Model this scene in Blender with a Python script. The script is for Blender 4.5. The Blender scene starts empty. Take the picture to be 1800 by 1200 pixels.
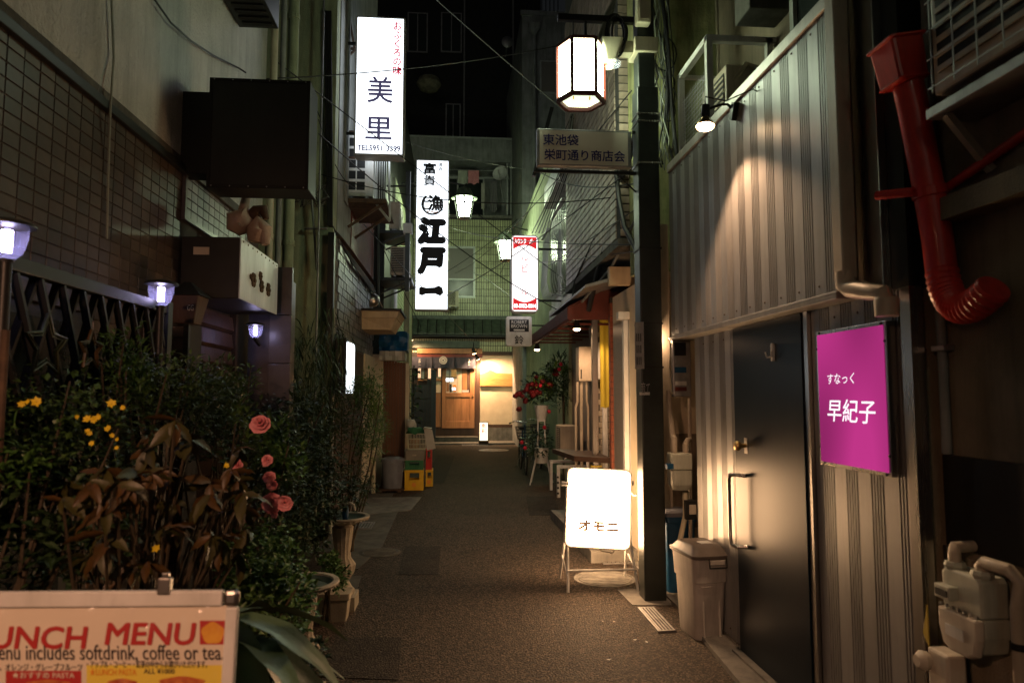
import bpy, math, random
from mathutils import Vector, Matrix
random.seed(7)
C = bpy.context.scene
COL = C.collection
# ---------------------------------------------------------------- camera, world, exposure
FPX = 1200.0
PITCH = math.atan(93 / FPX)
YAW = math.atan(100 / FPX * math.cos(PITCH))
EYE = Vector((0, 0, 1.55))
cam = bpy.data.objects.new('camera', bpy.data.cameras.new('camera'))
COL.objects.link(cam)
cam.location = EYE
cam.rotation_euler = (math.pi / 2 + PITCH, 0, -YAW)
cam.data.sensor_width = 36
cam.data.lens = 24
cam.data.clip_start = 0.05
cam.data.clip_end = 600
cam.data.dof.use_dof = True
cam.data.dof.focus_distance = 7.5
cam.data.dof.aperture_fstop = 3.2
C.camera = cam
C.render.resolution_x = 1024
C.render.resolution_y = 682
w = bpy.data.worlds.new('World')
C.world = w
w.use_nodes = True
wn = w.node_tree.nodes
sky = wn.new('ShaderNodeTexSky')
sky.sky_type = 'NISHITA'
sky.sun_disc = False
sky.sun_elevation = math.radians(4)
sky.sun_rotation = math.radians(200)
hs = wn.new('ShaderNodeHueSaturation')
hs.inputs['Saturation'].default_value = 0.35
w.node_tree.links.new(sky.outputs[0], hs.inputs['Color'])
w.node_tree.links.new(hs.outputs[0], wn['Background'].inputs[0])
wn['Background'].inputs[1].default_value = 0.0045
C.view_settings.view_transform = 'Standard'
C.view_settings.look = 'None'
C.view_settings.exposure = 0.0
C.view_settings.gamma = 1
C.cycles.max_bounces = 7
C.cycles.diffuse_bounces = 4
C.cycles.glossy_bounces = 4
C.cycles.transmission_bounces = 5
C.cycles.sample_clamp_indirect = 4
C.cycles.sample_clamp_direct = 0
C.cycles.caustics_reflective = False
C.cycles.caustics_refractive = False
C.cycles.use_denoising = True

CM = Matrix.Rotation(-YAW, 3, 'Z') @ Matrix.Rotation(math.pi / 2 + PITCH, 3, 'X')


def at(px, py, X=None, Y=None, Z=None):
    """where the line of sight of a photo pixel meets a real plane of the place"""
    d = CM @ Vector(((px - 900) / FPX, -(py - 600) / FPX, -1))
    if Y is not None:
        t = Y / d.y
    elif X is not None:
        t = X / d.x
    else:
        t = (Z - EYE.z) / d.z
    return EYE + d * t


def R(x0, y0, x1, y1, Y):
    xm, ym = (x0 + x1) / 2, (y0 + y1) / 2
    return at(x0, ym, Y=Y).x, at(x1, ym, Y=Y).x, at(xm, y1, Y=Y).z, at(xm, y0, Y=Y).z


# ---------------------------------------------------------------- materials
def mat(name, c1, c2=None, scale=4, rough=0.6, metal=0.0, bump=0.0, bscale=60, emit=None, strength=0, stretch=None,
        trans=0, speck=None, coat=0, dirt=0.0, ior=1.45, alpha=1, rvar=0.0, spec=None, detail=5, ramp=(0.35, 0.65), warp=0, tone=0):
    m = bpy.data.materials.new(name)
    m.use_nodes = True
    nt = m.node_tree
    N, L = nt.nodes, nt.links
    b = N['Principled BSDF']
    b.inputs['Roughness'].default_value = rough
    b.inputs['Metallic'].default_value = metal
    b.inputs['IOR'].default_value = ior
    b.inputs['Alpha'].default_value = alpha
    b.inputs['Transmission Weight'].default_value = trans
    b.inputs['Coat Weight'].default_value = coat
    if spec is not None:
        b.inputs['Specular IOR Level'].default_value = spec
    b.inputs['Base Color'].default_value = (*c1, 1)
    tc = N.new('ShaderNodeTexCoord')
    mp = N.new('ShaderNodeMapping')
    L.new(tc.outputs['Object'], mp.inputs[0])
    if stretch:
        mp.inputs['Scale'].default_value = stretch
    col = None
    if c2 is not None:
        n = N.new('ShaderNodeTexNoise')
        n.inputs['Scale'].default_value = scale
        n.inputs['Detail'].default_value = detail
        n.inputs['Roughness'].default_value = 0.62
        n.inputs['Distortion'].default_value = warp
        L.new(mp.outputs[0], n.inputs['Vector'])
        r = N.new('ShaderNodeMapRange')
        r.inputs[1].default_value, r.inputs[2].default_value = ramp
        L.new(n.outputs[0], r.inputs[0])
        mx = N.new('ShaderNodeMix')
        mx.data_type = 'RGBA'
        mx.inputs[6].default_value = (*c1, 1)
        mx.inputs[7].default_value = (*c2, 1)
        L.new(r.outputs[0], mx.inputs[0])
        col = mx.outputs[2]
        if rvar:
            rr = N.new('ShaderNodeMapRange')
            rr.inputs[3].default_value = rough - rvar
            rr.inputs[4].default_value = rough + rvar
            L.new(n.outputs[0], rr.inputs[0])
            L.new(rr.outputs[0], b.inputs['Roughness'])
    if dirt:
        # grime with a shape of its own: vertical rain streaks and blotches
        mp2 = N.new('ShaderNodeMapping')
        mp2.inputs['Scale'].default_value = (5, 5, 0.6)
        L.new(tc.outputs['Object'], mp2.inputs[0])
        n2 = N.new('ShaderNodeTexNoise')
        n2.inputs['Scale'].default_value = 2.2
        n2.inputs['Detail'].default_value = 8
        n2.inputs['Roughness'].default_value = 0.7
        L.new(mp2.outputs[0], n2.inputs['Vector'])
        r2 = N.new('ShaderNodeMapRange')
        r2.inputs[1].default_value, r2.inputs[2].default_value = 0.45, 0.75
        r2.inputs[4].default_value = dirt
        L.new(n2.outputs[0], r2.inputs[0])
        mx2 = N.new('ShaderNodeMix')
        mx2.data_type = 'RGBA'
        mx2.inputs[6].default_value = (*c1, 1)
        mx2.inputs[7].default_value = (0.03, 0.028, 0.022, 1)
        if col:
            L.new(col, mx2.inputs[6])
        L.new(r2.outputs[0], mx2.inputs[0])
        col = mx2.outputs[2]
    if speck:
        # pale stone chips
        v = N.new('ShaderNodeTexVoronoi')
        v.inputs['Scale'].default_value = speck[0]
        L.new(tc.outputs['Object'], v.inputs['Vector'])
        sp = N.new('ShaderNodeSeparateColor')
        L.new(v.outputs['Color'], sp.inputs[0])
        r3 = N.new('ShaderNodeMapRange')
        r3.inputs[1].default_value, r3.inputs[2].default_value = speck[1], 1.0
        L.new(sp.outputs[0], r3.inputs[0])
        mx3 = N.new('ShaderNodeMix')
        mx3.data_type = 'RGBA'
        mx3.inputs[6].default_value = (*c1, 1)
        mx3.inputs[7].default_value = (*speck[2], 1)
        if col:
            L.new(col, mx3.inputs[6])
        L.new(r3.outputs[0], mx3.inputs[0])
        col = mx3.outputs[2]
    if tone:
        # every piece fired or rolled a little lighter or darker than the next
        oi, ge = N.new('ShaderNodeObjectInfo'), N.new('ShaderNodeNewGeometry')
        ad = N.new('ShaderNodeMath')
        ad.operation = 'ADD'
        L.new(oi.outputs['Random'], ad.inputs[0])
        L.new(ge.outputs['Random Per Island'], ad.inputs[1])
        fr = N.new('ShaderNodeMath')
        fr.operation = 'FRACT'
        L.new(ad.outputs[0], fr.inputs[0])
        mr = N.new('ShaderNodeMapRange')
        mr.inputs[3].default_value, mr.inputs[4].default_value = 1 - tone, 1 + tone
        L.new(fr.outputs[0], mr.inputs[0])
        hv = N.new('ShaderNodeHueSaturation')
        hv.inputs['Color'].default_value = (*c1, 1)
        if col:
            L.new(col, hv.inputs['Color'])
        L.new(mr.outputs[0], hv.inputs['Value'])
        col = hv.outputs[0]
    if col:
        L.new(col, b.inputs['Base Color'])
    if bump:
        n4 = N.new('ShaderNodeTexNoise')
        n4.inputs['Scale'].default_value = bscale
        n4.inputs['Detail'].default_value = 4
        L.new(mp.outputs[0] if stretch else tc.outputs['Object'], n4.inputs['Vector'])
        bp = N.new('ShaderNodeBump')
        bp.inputs['Strength'].default_value = 1.0
        bp.inputs['Distance'].default_value = bump
        L.new(n4.outputs[0], bp.inputs['Height'])
        L.new(bp.outputs[0], b.inputs['Normal'])
    if emit:
        b.inputs['Emission Color'].default_value = (*emit, 1)
        b.inputs['Emission Strength'].default_value = strength
    return m


def glow(name, col, s):
    m = bpy.data.materials.new(name)
    m.use_nodes = True
    N, L = m.node_tree.nodes, m.node_tree.links
    for n in list(N):
        N.remove(n)
    e = N.new('ShaderNodeEmission')
    e.inputs[0].default_value = (*col, 1)
    e.inputs[1].default_value = s
    o = N.new('ShaderNodeOutputMaterial')
    L.new(e.outputs[0], o.inputs[0])
    return m


M = {}
M['asphalt'] = mat('asphalt', (.016, .012, .0092), (.036, .027, .02), 1.3, .75, bump=.03, bscale=80, speck=(100, .5, (.15, .112, .083)), detail=8, spec=.28)
M['asphalt_patch'] = mat('asphalt_patch', (.013, .0105, .0085), (.026, .02, .016), 3, .8, bump=.02, bscale=110, speck=(125, .6, (.085, .068, .054)), spec=.28)
M['ground'] = mat('ground_soil', (.04, .035, .03), (.06, .05, .04), 1, .9)
M['concrete'] = mat('concrete', (.2, .19, .17), (.11, .105, .095), 6, .8, bump=.003, bscale=90, dirt=.5)
M['concrete_dark'] = mat('stained_concrete', (.12, .115, .1), (.06, .058, .05), 5, .85, bump=.004, bscale=60, dirt=.6)
M['steel'] = mat('brushed_steel', (.55, .53, .5), (.42, .4, .38), 8, .28, 1, stretch=(1, 1, .05), rvar=.08)
M['zinc'] = mat('dull_zinc', (.42, .42, .42), (.3, .3, .3), 9, .48, .85, dirt=.3)
M['siding'] = mat('grey_metal_siding', (.32, .32, .315), (.26, .26, .255), 2.2, .4, .4, rvar=.06, dirt=.35, tone=.07)
M['siding_trim'] = mat('pale_metal_trim', (.45, .43, .39), (.34, .32, .29), 8, .42, .5, dirt=.35)
M['door_black'] = mat('blue_black_door_paint', (.007, .016, .024), (.005, .011, .018), 3, .3, 0, ior=1.22, dirt=.15)
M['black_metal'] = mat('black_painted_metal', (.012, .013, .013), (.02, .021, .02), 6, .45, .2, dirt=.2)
M['black'] = mat('matt_black', (.008, .008, .008), None, rough=.7)
M['grout_brown'] = mat('brown_grout', (.065, .05, .038), None, rough=.9)
M['sign_cream'] = mat('cream_sign_acrylic', (.85, .8, .68), (.78, .73, .6), 5, .45)
M['pole'] = mat('dark_green_pole_paint', (.028, .034, .03), (.018, .022, .02), 8, .4, .2, bump=.0006, bscale=120, dirt=.3)
M['cream_plastic'] = mat('yellowed_cream_plastic', (.55, .5, .36), (.44, .4, .29), 5, .5, dirt=.35)
M['white_paint'] = mat('white_paint', (.72, .72, .7), (.58, .58, .55), 4, .5, dirt=.25)
M['white_metal'] = mat('white_enamel_metal', (.62, .62, .6), (.5, .5, .47), 5, .42, dirt=.3)
M['beige_metal'] = mat('beige_enamel_metal', (.5, .43, .33), (.4, .34, .26), 5, .45, dirt=.35)
M['grey_plastic'] = mat('grey_plastic', (.2, .21, .25), (.15, .16, .19), 5, .5, dirt=.3)
M['bin'] = mat('pale_grey_plastic', (.64, .6, .54), (.52, .49, .44), 5, .5, bump=.0006, bscale=90, dirt=.35)
M['bin_lid'] = mat('brown_grey_lid_plastic', (.17, .14, .12), (.12, .1, .085), 6, .38, dirt=.2)
M['red_paint'] = mat('red_duct_paint', (.78, .05, .035), (.58, .04, .03), 5, .34, 0, dirt=.35, coat=.1)
M['plaster_brown'] = mat('brownish_render', (.30, .245, .17), (.2, .165, .115), 3, .85, bump=.004, bscale=120, dirt=.45)
M['plaster_moss'] = mat('mossy_render', (.34, .33, .16), (.2, .22, .09), 4, .9, bump=.006, bscale=40, dirt=.75)
M['plaster_grey'] = mat('grey_render', (.3, .31, .3), (.2, .21, .2), 2.5, .8, bump=.003, bscale=60, dirt=.5)
M['plaster_green'] = mat('greenish_render', (.34, .38, .24), (.25, .28, .18), 3, .85, bump=.004, bscale=70, dirt=.6)
M['stucco'] = mat('sprayed_stucco', (.5, .5, .46), (.4, .4, .37), 3, .62, bump=.02, bscale=55, dirt=.35)
M['tile_brown'] = mat('dark_brown_glazed_tile', (.075, .05, .035), (.05, .034, .024), 9, .38, tone=.3)
M['grout'] = mat('pale_grout', (.15, .13, .11), None, rough=.9)
M['grout_dark'] = mat('dark_grout', (.035, .032, .03), None, rough=.9)
M['tile_grey'] = mat('grey_wall_tile', (.19, .18, .185), (.14, .135, .14), 7, .4, tone=.15)
M['tile_tan'] = mat('brown_facade_tile', (.3, .235, .19), (.2, .155, .125), 5, .55, dirt=.35, tone=.25)
M['tile_lime'] = mat('olive_mosaic_tile', (.6, .62, .38), (.48, .5, .3), 4, .38, dirt=.3, tone=.16)
M['brick_red'] = mat('red_brick_tile', (.26, .07, .035), (.18, .05, .025), 12, .6, bump=.002)
M['brick_cream'] = mat('cream_brick_tile', (.5, .44, .34), (.4, .34, .26), 9, .6, bump=.002)
M['slate'] = mat('grey_shingle', (.15, .155, .17), (.09, .095, .105), 12, .42, bump=.003, bscale=60, tone=.35)
M['roof'] = mat('dark_green_roof_tile', (.07, .09, .065), (.04, .05, .038), 8, .45, bump=.002)
M['wood'] = mat('oiled_door_wood', (.34, .17, .075), (.24, .115, .05), 9, .42, stretch=(1, 1, .12), bump=.001, warp=1)
M['wood_dark'] = mat('dark_brown_wood', (.07, .036, .022), (.045, .024, .015), 8, .55, stretch=(1, 1, .12), bump=.002, warp=1)
M['wood_red'] = mat('reddish_brown_boards', (.17, .07, .035), (.11, .045, .024), 8, .55, stretch=(1, 1, .1), bump=.002)
M['wood_black'] = mat('charred_fence_wood', (.05, .052, .058), (.03, .032, .036), 8, .6, stretch=(1, 1, .12), bump=.002)
M['plaque'] = mat('carved_plaque_wood', (.5, .29, .1), (.36, .19, .06), 14, .5, stretch=(.25, 1, 1), bump=.003, warp=1)
M['plaster_cream'] = mat('cream_plaster', (.66, .57, .42), (.56, .48, .35), 3, .85, bump=.002, bscale=60)
M['maroon'] = mat('maroon_awning_canvas', (.13, .025, .018), (.085, .018, .013), 5, .7, bump=.002, bscale=30, dirt=.3)
M['maroon_paint'] = mat('maroon_frame_paint', (.15, .03, .02), (.1, .02, .015), 5, .5)
M['awning_beige'] = mat('beige_canopy_paint', (.5, .38, .24), (.4, .3, .19), 4, .6, dirt=.25)
M['yellow_cloth'] = mat('yellow_cloth', (.62, .5, .05), (.52, .4, .035), 3, .8, bump=.002)
M['indigo'] = mat('faded_indigo_cloth', (.035, .038, .06), (.06, .062, .085), 4, .85)
M['white_ink'] = mat('white_ink', (.75, .73, .68), None, rough=.7)
M['blue_ink'] = mat('navy_ink', (.015, .015, .16), None, rough=.6)
M['black_ink'] = mat('black_ink', (.008, .008, .01), None, rough=.6)
M['grey_ink'] = mat('dark_grey_ink', (.06, .05, .1), None, rough=.6, emit=(.1, .09, .2), strength=.5)
M['red_ink'] = mat('crimson_ink', (.55, .02, .05), None, rough=.6, emit=(.9, .03, .09), strength=.55)
M['menu_red'] = mat('menu_red_ink', (.42, .03, .03), None, rough=.5)
M['menu_black'] = mat('menu_black_ink', (.04, .03, .03), None, rough=.5)
M['menu_orange'] = mat('menu_orange_ink', (.75, .28, .03), None, rough=.5)
M['menu_yellow'] = mat('menu_yellow_band', (.75, .6, .08), None, rough=.5)
M['menu_food'] = mat('menu_food_print', (.6, .2, .05), (.35, .05, .02), 40, .5)
M['menu_orange_fruit'] = mat('menu_orange_print', (.75, .4, .05), (.6, .25, .03), 20, .5)
M['paper'] = mat('menu_paper', (.72, .64, .52), (.66, .58, .47), 3, .6)
def film():
    m = bpy.data.materials.new('clear_menu_film')
    m.use_nodes = True
    N, L = m.node_tree.nodes, m.node_tree.links
    for n in list(N):
        N.remove(n)
    a, b = N.new('ShaderNodeBsdfTransparent'), N.new('ShaderNodeBsdfGlossy')
    b.inputs['Roughness'].default_value = .12
    x, o = N.new('ShaderNodeMixShader'), N.new('ShaderNodeOutputMaterial')
    x.inputs[0].default_value = .07
    L.new(a.outputs[0], x.inputs[1]); L.new(b.outputs[0], x.inputs[2]); L.new(x.outputs[0], o.inputs[0])
    return m


M['film'] = film()
M['glass'] = mat('window_glass', (.02, .025, .025), (.03, .035, .035), 2, .22, spec=.4)
M['glass_frost'] = mat('frosted_window_glass', (.22, .2, .18), (.16, .15, .14), 60, .4)
M['clear_glass'] = mat('ribbed_lamp_glass', (.7, .72, 1), None, rough=.15, alpha=.13, spec=.7)
M['alu'] = mat('aluminium_window_frame', (.5, .52, .5), (.4, .42, .4), 6, .45, .4)
M['cable'] = mat('black_cable_sheath', (.012, .012, .013), None, rough=.5)
M['cable_grey'] = mat('grey_cable_sheath', (.16, .17, .16), None, rough=.5)
M['cable_copper'] = mat('pale_wire_sheath', (.25, .27, .22), None, rough=.5)
M['crate_yellow'] = mat('yellow_crate_plastic', (.75, .46, .01), (.65, .38, .01), 5, .45, dirt=.15)
M['crate_red'] = mat('red_crate_plastic', (.55, .015, .012), (.45, .012, .01), 5, .45)
M['crate_green'] = mat('green_crate_plastic', (.02, .16, .06), (.015, .12, .045), 5, .45)
M['crate_grey'] = mat('grey_box_plastic', (.26, .235, .19), (.2, .18, .15), 5, .5)
M['cloth_white'] = mat('white_cloth', (.5, .48, .42), (.4, .38, .33), 6, .85)
M['cloth_green'] = mat('green_cloth', (.03, .13, .05), (.02, .1, .04), 6, .85)
M['tarp'] = mat('blue_tarpaulin', (.01, .09, .2), (.008, .06, .14), 5, .45, bump=.006, bscale=18)
M['stone'] = mat('cast_stone', (.44, .39, .3), (.33, .29, .22), 10, .75, bump=.003, bscale=80, dirt=.3)
M['stone_pink'] = mat('buff_stone_statue', (.46, .34, .26), (.36, .26, .2), 8, .7, bump=.004, bscale=40)
M['basin_green'] = mat('green_basin_lining', (.1, .15, .12), (.08, .12, .1), 6, .6)
M['terracotta'] = mat('terracotta', (.35, .17, .08), (.28, .13, .06), 8, .8)
M['soil'] = mat('potting_soil', (.025, .018, .012), (.045, .03, .02), 20, .95, bump=.02, bscale=60)
M['pillar_stone'] = mat('polished_pillar_stone', (.13, .115, .12), (.09, .08, .085), 8, .3)
M['sign_metal'] = mat('brushed_sign_steel', (.82, .88, .92), (.5, .55, .58), 3.2, .4, .0, stretch=(1, 1, .35), dirt=.22, rvar=.1)
M['iron'] = mat('rusty_iron', (.1, .06, .035), (.05, .03, .02), 14, .8)
M['rust'] = mat('rust_stained_sheet', (.010, .009, .008), (.022, .015, .010), 3, .5, .1, dirt=.3, rvar=.15)
M['meter'] = mat('gas_meter_paint', (.52, .54, .45), (.42, .44, .36), 6, .5, dirt=.4)
M['meter_face'] = mat('gas_meter_cream_face', (.64, .58, .48), (.52, .47, .38), 6, .5, dirt=.3)
M['brass'] = mat('brass', (.6, .4, .16), None, rough=.3, metal=1)
M['tape_yellow'] = mat('yellow_plastic', (.6, .45, .05), None, rough=.5)
for nm, a, b_ in (('leaf_fern', (.035, .085, .022), (.07, .13, .03)), ('leaf_dark', (.014, .035, .012), (.03, .06, .02)),
                  ('leaf_mid', (.035, .1, .02), (.07, .15, .03)), ('leaf_bright', (.07, .15, .018), (.11, .2, .025)),
                  ('leaf_brown', (.075, .036, .010), (.038, .028, .008)), ('leaf_olive', (.055, .05, .012), (.028, .032, .009)),
                  ('leaf_broad', (.07, .12, .055), (.045, .08, .035))):
    M[nm] = mat(nm, a, b_, 7, .45, bump=.0008, bscale=120)
    M[nm].node_tree.nodes['Principled BSDF'].inputs['Subsurface Weight'].default_value = 0
M['stem'] = mat('plant_stem', (.06, .045, .025), (.04, .03, .018), 20, .8)
M['petal_yellow'] = mat('yellow_petal', (.62, .46, .01), None, rough=.6)
M['petal_pink'] = mat('pink_petal', (.78, .34, .36), (.62, .2, .22), 30, .6)
M['petal_red'] = mat('deep_red_petal', (.07, .004, .008), (.2, .008, .012), 14, .6)
M['petal_bright'] = mat('bright_red_petal', (.6, .025, .06), None, rough=.6)
# things that give off light
M['g_misato'] = glow('sign_light_cool_white', (.86, .93, 1), 3.4)
M['g_edo'] = glow('sign_light_blue_white', (.86, .93, 1), 2.4)
M['g_ruby'] = glow('sign_light_white', (1, .95, .95), 1.9)
M['g_ruby_red'] = glow('sign_light_red', (.85, .03, .035), .9)
M['g_omoni'] = glow('sign_light_warm_white', (1, .58, .29), 40)
M['g_omoni_ink'] = glow('lit_lettering_brown', (1, .45, .2), .3)
M['g_lantern'] = glow('lantern_paper_light', (.85, 1, .66), 38)
M['g_lantern_fill'] = glow('fill_lantern_light', (.88, 1, .72), 8)
M['g_bulb'] = glow('warm_bulb_glass', (1, .62, .34), 30)
M['g_cool'] = glow('cool_tube_light', (.62, .55, 1), 22)
M['g_street'] = glow('street_lamp_light', (.82, 1, .62), 110)
M['g_door_sign'] = glow('doorway_sign_light', (.9, .97, 1), 3.0)
M['g_small'] = glow('floor_lamp_paper_light', (1, .8, .5), 3.0)
M['g_interior'] = glow('shop_interior_light', (1, .6, .32), 1.3)
M['g_white_text'] = glow('backlit_white_lettering', (1, .88, .96), 1.3)


def pink_panel():
    # backlit acrylic: uneven backlight painted into the emission by smooth noise
    m = glow('backlit_magenta_acrylic', (.5, .035, .23), .62)
    N, L = m.node_tree.nodes, m.node_tree.links
    e = [n for n in N if n.type == 'EMISSION'][0]
    tc = N.new('ShaderNodeTexCoord')
    mp = N.new('ShaderNodeMapping')
    mp.inputs['Scale'].default_value = (.6, 2.2, .9)
    L.new(tc.outputs['Object'], mp.inputs[0])
    n = N.new('ShaderNodeTexNoise')
    n.inputs['Scale'].default_value = 1.2
    n.inputs['Detail'].default_value = 0
    L.new(mp.outputs[0], n.inputs['Vector'])
    r = N.new('ShaderNodeMapRange')
    r.inputs[1].default_value, r.inputs[2].default_value = .35, .65
    r.inputs[3].default_value, r.inputs[4].default_value = .55, 1.05
    L.new(n.outputs[0], r.inputs[0])
    L.new(r.outputs[0], e.inputs[1])
    return m


M['g_pink'] = pink_panel()

# ---------------------------------------------------------------- builders
ORG = {}


def org(o):
    return ORG.get(o.name, Vector((0, 0, 0))) if o else Vector((0, 0, 0))


def tag(o, label=None, cat=None, group=None, kind=None):
    if label:
        o['label'] = label
    if cat:
        o['category'] = cat
    if group:
        o['group'] = group
    if kind:
        o['kind'] = kind
    return o


def thing(name, label, cat, loc, group=None):
    o = bpy.data.objects.new(name, None)
    o.empty_display_size = .1
    COL.objects.link(o)
    o.location = loc
    ORG[o.name] = Vector(loc)
    return tag(o, label, cat, group)


class MB:
    def __init__(s):
        s.v, s.f = [], []

    def add(s, vs, fs):
        k = len(s.v)
        s.v += [Vector(p) for p in vs]
        s.f += [tuple(i + k for i in f) for f in fs]
        return s

    def box(s, x0, x1, y0, y1, z0, z1):
        x0, x1 = sorted((x0, x1)); y0, y1 = sorted((y0, y1)); z0, z1 = sorted((z0, z1))
        return s.add([(x, y, z) for x in (x0, x1) for y in (y0, y1) for z in (z0, z1)],
                     [(0, 1, 3, 2), (4, 6, 7, 5), (0, 4, 5, 1), (2, 3, 7, 6), (0, 2, 6, 4), (1, 5, 7, 3)])

    def obb(s, c, size, rot):
        c = Vector(c)
        hx, hy, hz = [a / 2 for a in size]
        vs = [c + rot @ Vector((x, y, z)) for x in (-hx, hx) for y in (-hy, hy) for z in (-hz, hz)]
        return s.add(vs, [(0, 1, 3, 2), (4, 6, 7, 5), (0, 4, 5, 1), (2, 3, 7, 6), (0, 2, 6, 4), (1, 5, 7, 3)])

    def bar(s, a, b, wx, wy=None, up=(0, 0, 1)):
        a, b = Vector(a), Vector(b)
        wy = wy or wx
        d = (b - a)
        ln = d.length
        d.normalize()
        u = Vector(up)
        if abs(d.dot(u)) > .98:
            u = Vector((0, 1, 0))
        x = d.cross(u).normalized()
        y = x.cross(d)
        rot = Matrix((x, y, d)).transposed()
        return s.obb((a + b) / 2, (wx, wy, ln), rot)

    def tube(s, pts, r, n=8, caps=True):
        pts = [Vector(p) for p in pts]
        rs = r if isinstance(r, (list, tuple)) else [r] * len(pts)
        k = len(s.v)
        prev = None
        for i, p in enumerate(pts):
            d = (pts[min(i + 1, len(pts) - 1)] - pts[max(i - 1, 0)])
            if d.length < 1e-9:
                d = Vector((0, 0, 1))
            d.normalize()
            if prev is None:
                u = d.cross(Vector((0, 0, 1)))
                if u.length < .05:
                    u = d.cross(Vector((0, 1, 0)))
            else:
                u = prev - d * prev.dot(d)
            u.normalize()
            prev = u
            w_ = d.cross(u)
            for j in range(n):
                a = 2 * math.pi * j / n
                s.v.append(p + (u * math.cos(a) + w_ * math.sin(a)) * rs[i])
        for i in range(len(pts) - 1):
            for j in range(n):
                a, b = k + i * n + j, k + i * n + (j + 1) % n
                s.f.append((a, a + n, b + n, b))
        if caps:
            s.f.append(tuple(k + j for j in range(n)))
            e = k + (len(pts) - 1) * n
            s.f.append(tuple(e + j for j in reversed(range(n))))
        return s

    def lathe(s, prof, c, n=24, rot=None, caps=True, ribs=0, ribn=0):
        c = Vector(c)
        rot = rot or Matrix.Identity(3)
        k = len(s.v)
        for r, z in prof:
            for j in range(n):
                a = 2 * math.pi * j / n
                rr = r * (1 + (ribs * (1 if j % 2 else -1) if ribs else 0))
                s.v.append(c + rot @ Vector((rr * math.cos(a), rr * math.sin(a), z)))
        for i in range(len(prof) - 1):
            for j in range(n):
                a, b = k + i * n + j, k + i * n + (j + 1) % n
                s.f.append((a, b, b + n, a + n))
        if caps:
            s.f.append(tuple(k + j for j in reversed(range(n))))
            e = k + (len(prof) - 1) * n
            s.f.append(tuple(e + j for j in range(n)))
        return s

    def loft(s, rings, caps=True):
        k = len(s.v)
        n = len(rings[0])
        for r in rings:
            s.v += [Vector(p) for p in r]
        for i in range(len(rings) - 1):
            for j in range(n):
                a, b = k + i * n + j, k + i * n + (j + 1) % n
                s.f.append((a, b, b + n, a + n))
        if caps:
            s.f.append(tuple(k + j for j in reversed(range(n))))
            e = k + (len(rings) - 1) * n
            s.f.append(tuple(e + j for j in range(n)))
        return s

    def prism(s, pts, vec):
        vec = Vector(vec)
        return s.loft([[Vector(p) for p in pts], [Vector(p) + vec for p in pts]])

    def build(s, name, m, parent=None, smooth=False, bev=0, kind=None, label=None, cat=None, group=None):
        o_ = org(parent)
        if parent is None:
            xs = [p.x for p in s.v]; ys = [p.y for p in s.v]; zs = [p.z for p in s.v]
            o_ = Vector(((min(xs) + max(xs)) / 2, (min(ys) + max(ys)) / 2, min(zs)))
        me = bpy.data.meshes.new(name)
        me.from_pydata([p - o_ for p in s.v], [], s.f)
        me.materials.append(M[m] if isinstance(m, str) else m)
        me.update()
        ob = bpy.data.objects.new(name, me)
        COL.objects.link(ob)
        if parent is None:
            ob.location = o_
        else:
            ob.parent = parent
        ORG[ob.name] = o_
        if smooth:
            me.polygons.foreach_set('use_smooth', [True] * len(me.polygons))
            me.set_sharp_from_angle(angle=math.radians(38))
        if bev:
            bm_ = ob.modifiers.new('bevel', 'BEVEL')
            bm_.width = bev
            bm_.segments = 2
            bm_.limit_method = 'ANGLE'
            bm_.angle_limit = math.radians(50)
        return tag(ob, label, cat, group, kind)


def box(name, m, parent, x0, x1, y0, y1, z0, z1, bev=0, **k):
    return MB().box(x0, x1, y0, y1, z0, z1).build(name, m, parent, bev=bev, **k)


def tube(name, m, parent, pts, r, n=8, **k):
    return MB().tube(pts, r, n).build(name, m, parent, smooth=True, **k)


def rrect(cx, cy, z, hx, hy, r, seg=4):
    out = []
    for (sx, sy, a0) in ((1, 1, 0), (-1, 1, 90), (-1, -1, 180), (1, -1, 270)):
        for i in range(seg + 1):
            a = math.radians(a0 + 90 * i / seg)
            out.append(Vector((cx + sx * (hx - r) + r * math.cos(a), cy + sy * (hy - r) + r * math.sin(a), z)))
    return out


def fpt(o, u, v, a, b, n=None, c=0):
    return Vector(o) + Vector(u) * a + Vector(v) * b + (Vector(n) * c if n is not None else Vector())


_tc = {}


def text_mesh(s, bold=0.0, line=1.0, italic=0.0, extrude=0.0):
    key = (s, bold, line, italic, extrude)
    if key in _tc:
        return _tc[key]
    cu = bpy.data.curves.new('t', 'FONT')
    cu.body = s
    cu.offset = bold
    cu.space_line = line
    cu.shear = italic
    cu.align_x = 'CENTER'
    cu.resolution_u = 3
    ob = bpy.data.objects.new('t', cu)
    COL.objects.link(ob)
    dg = bpy.context.evaluated_depsgraph_get()
    me = bpy.data.meshes.new_from_object(ob.evaluated_get(dg))
    vs = [Vector(v.co) for v in me.vertices]
    fs = [tuple(p.vertices) for p in me.polygons]
    bpy.data.objects.remove(ob)
    bpy.data.curves.remove(cu)
    bpy.data.meshes.remove(me)
    _tc[key] = (vs, fs)
    return vs, fs


def strokes(b, pts, fs, u, v, n, r):
    """heavier strokes: the glyph laid down several times in a small circle"""
    b.add(pts, fs)
    if r > 0:
        for k_ in range(8):
            a = k_ * math.pi / 4
            b.add([p + u * (r * math.cos(a)) + v * (r * math.sin(a)) - n * (.00012 * (k_ + 1)) for p in pts], fs)


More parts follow.
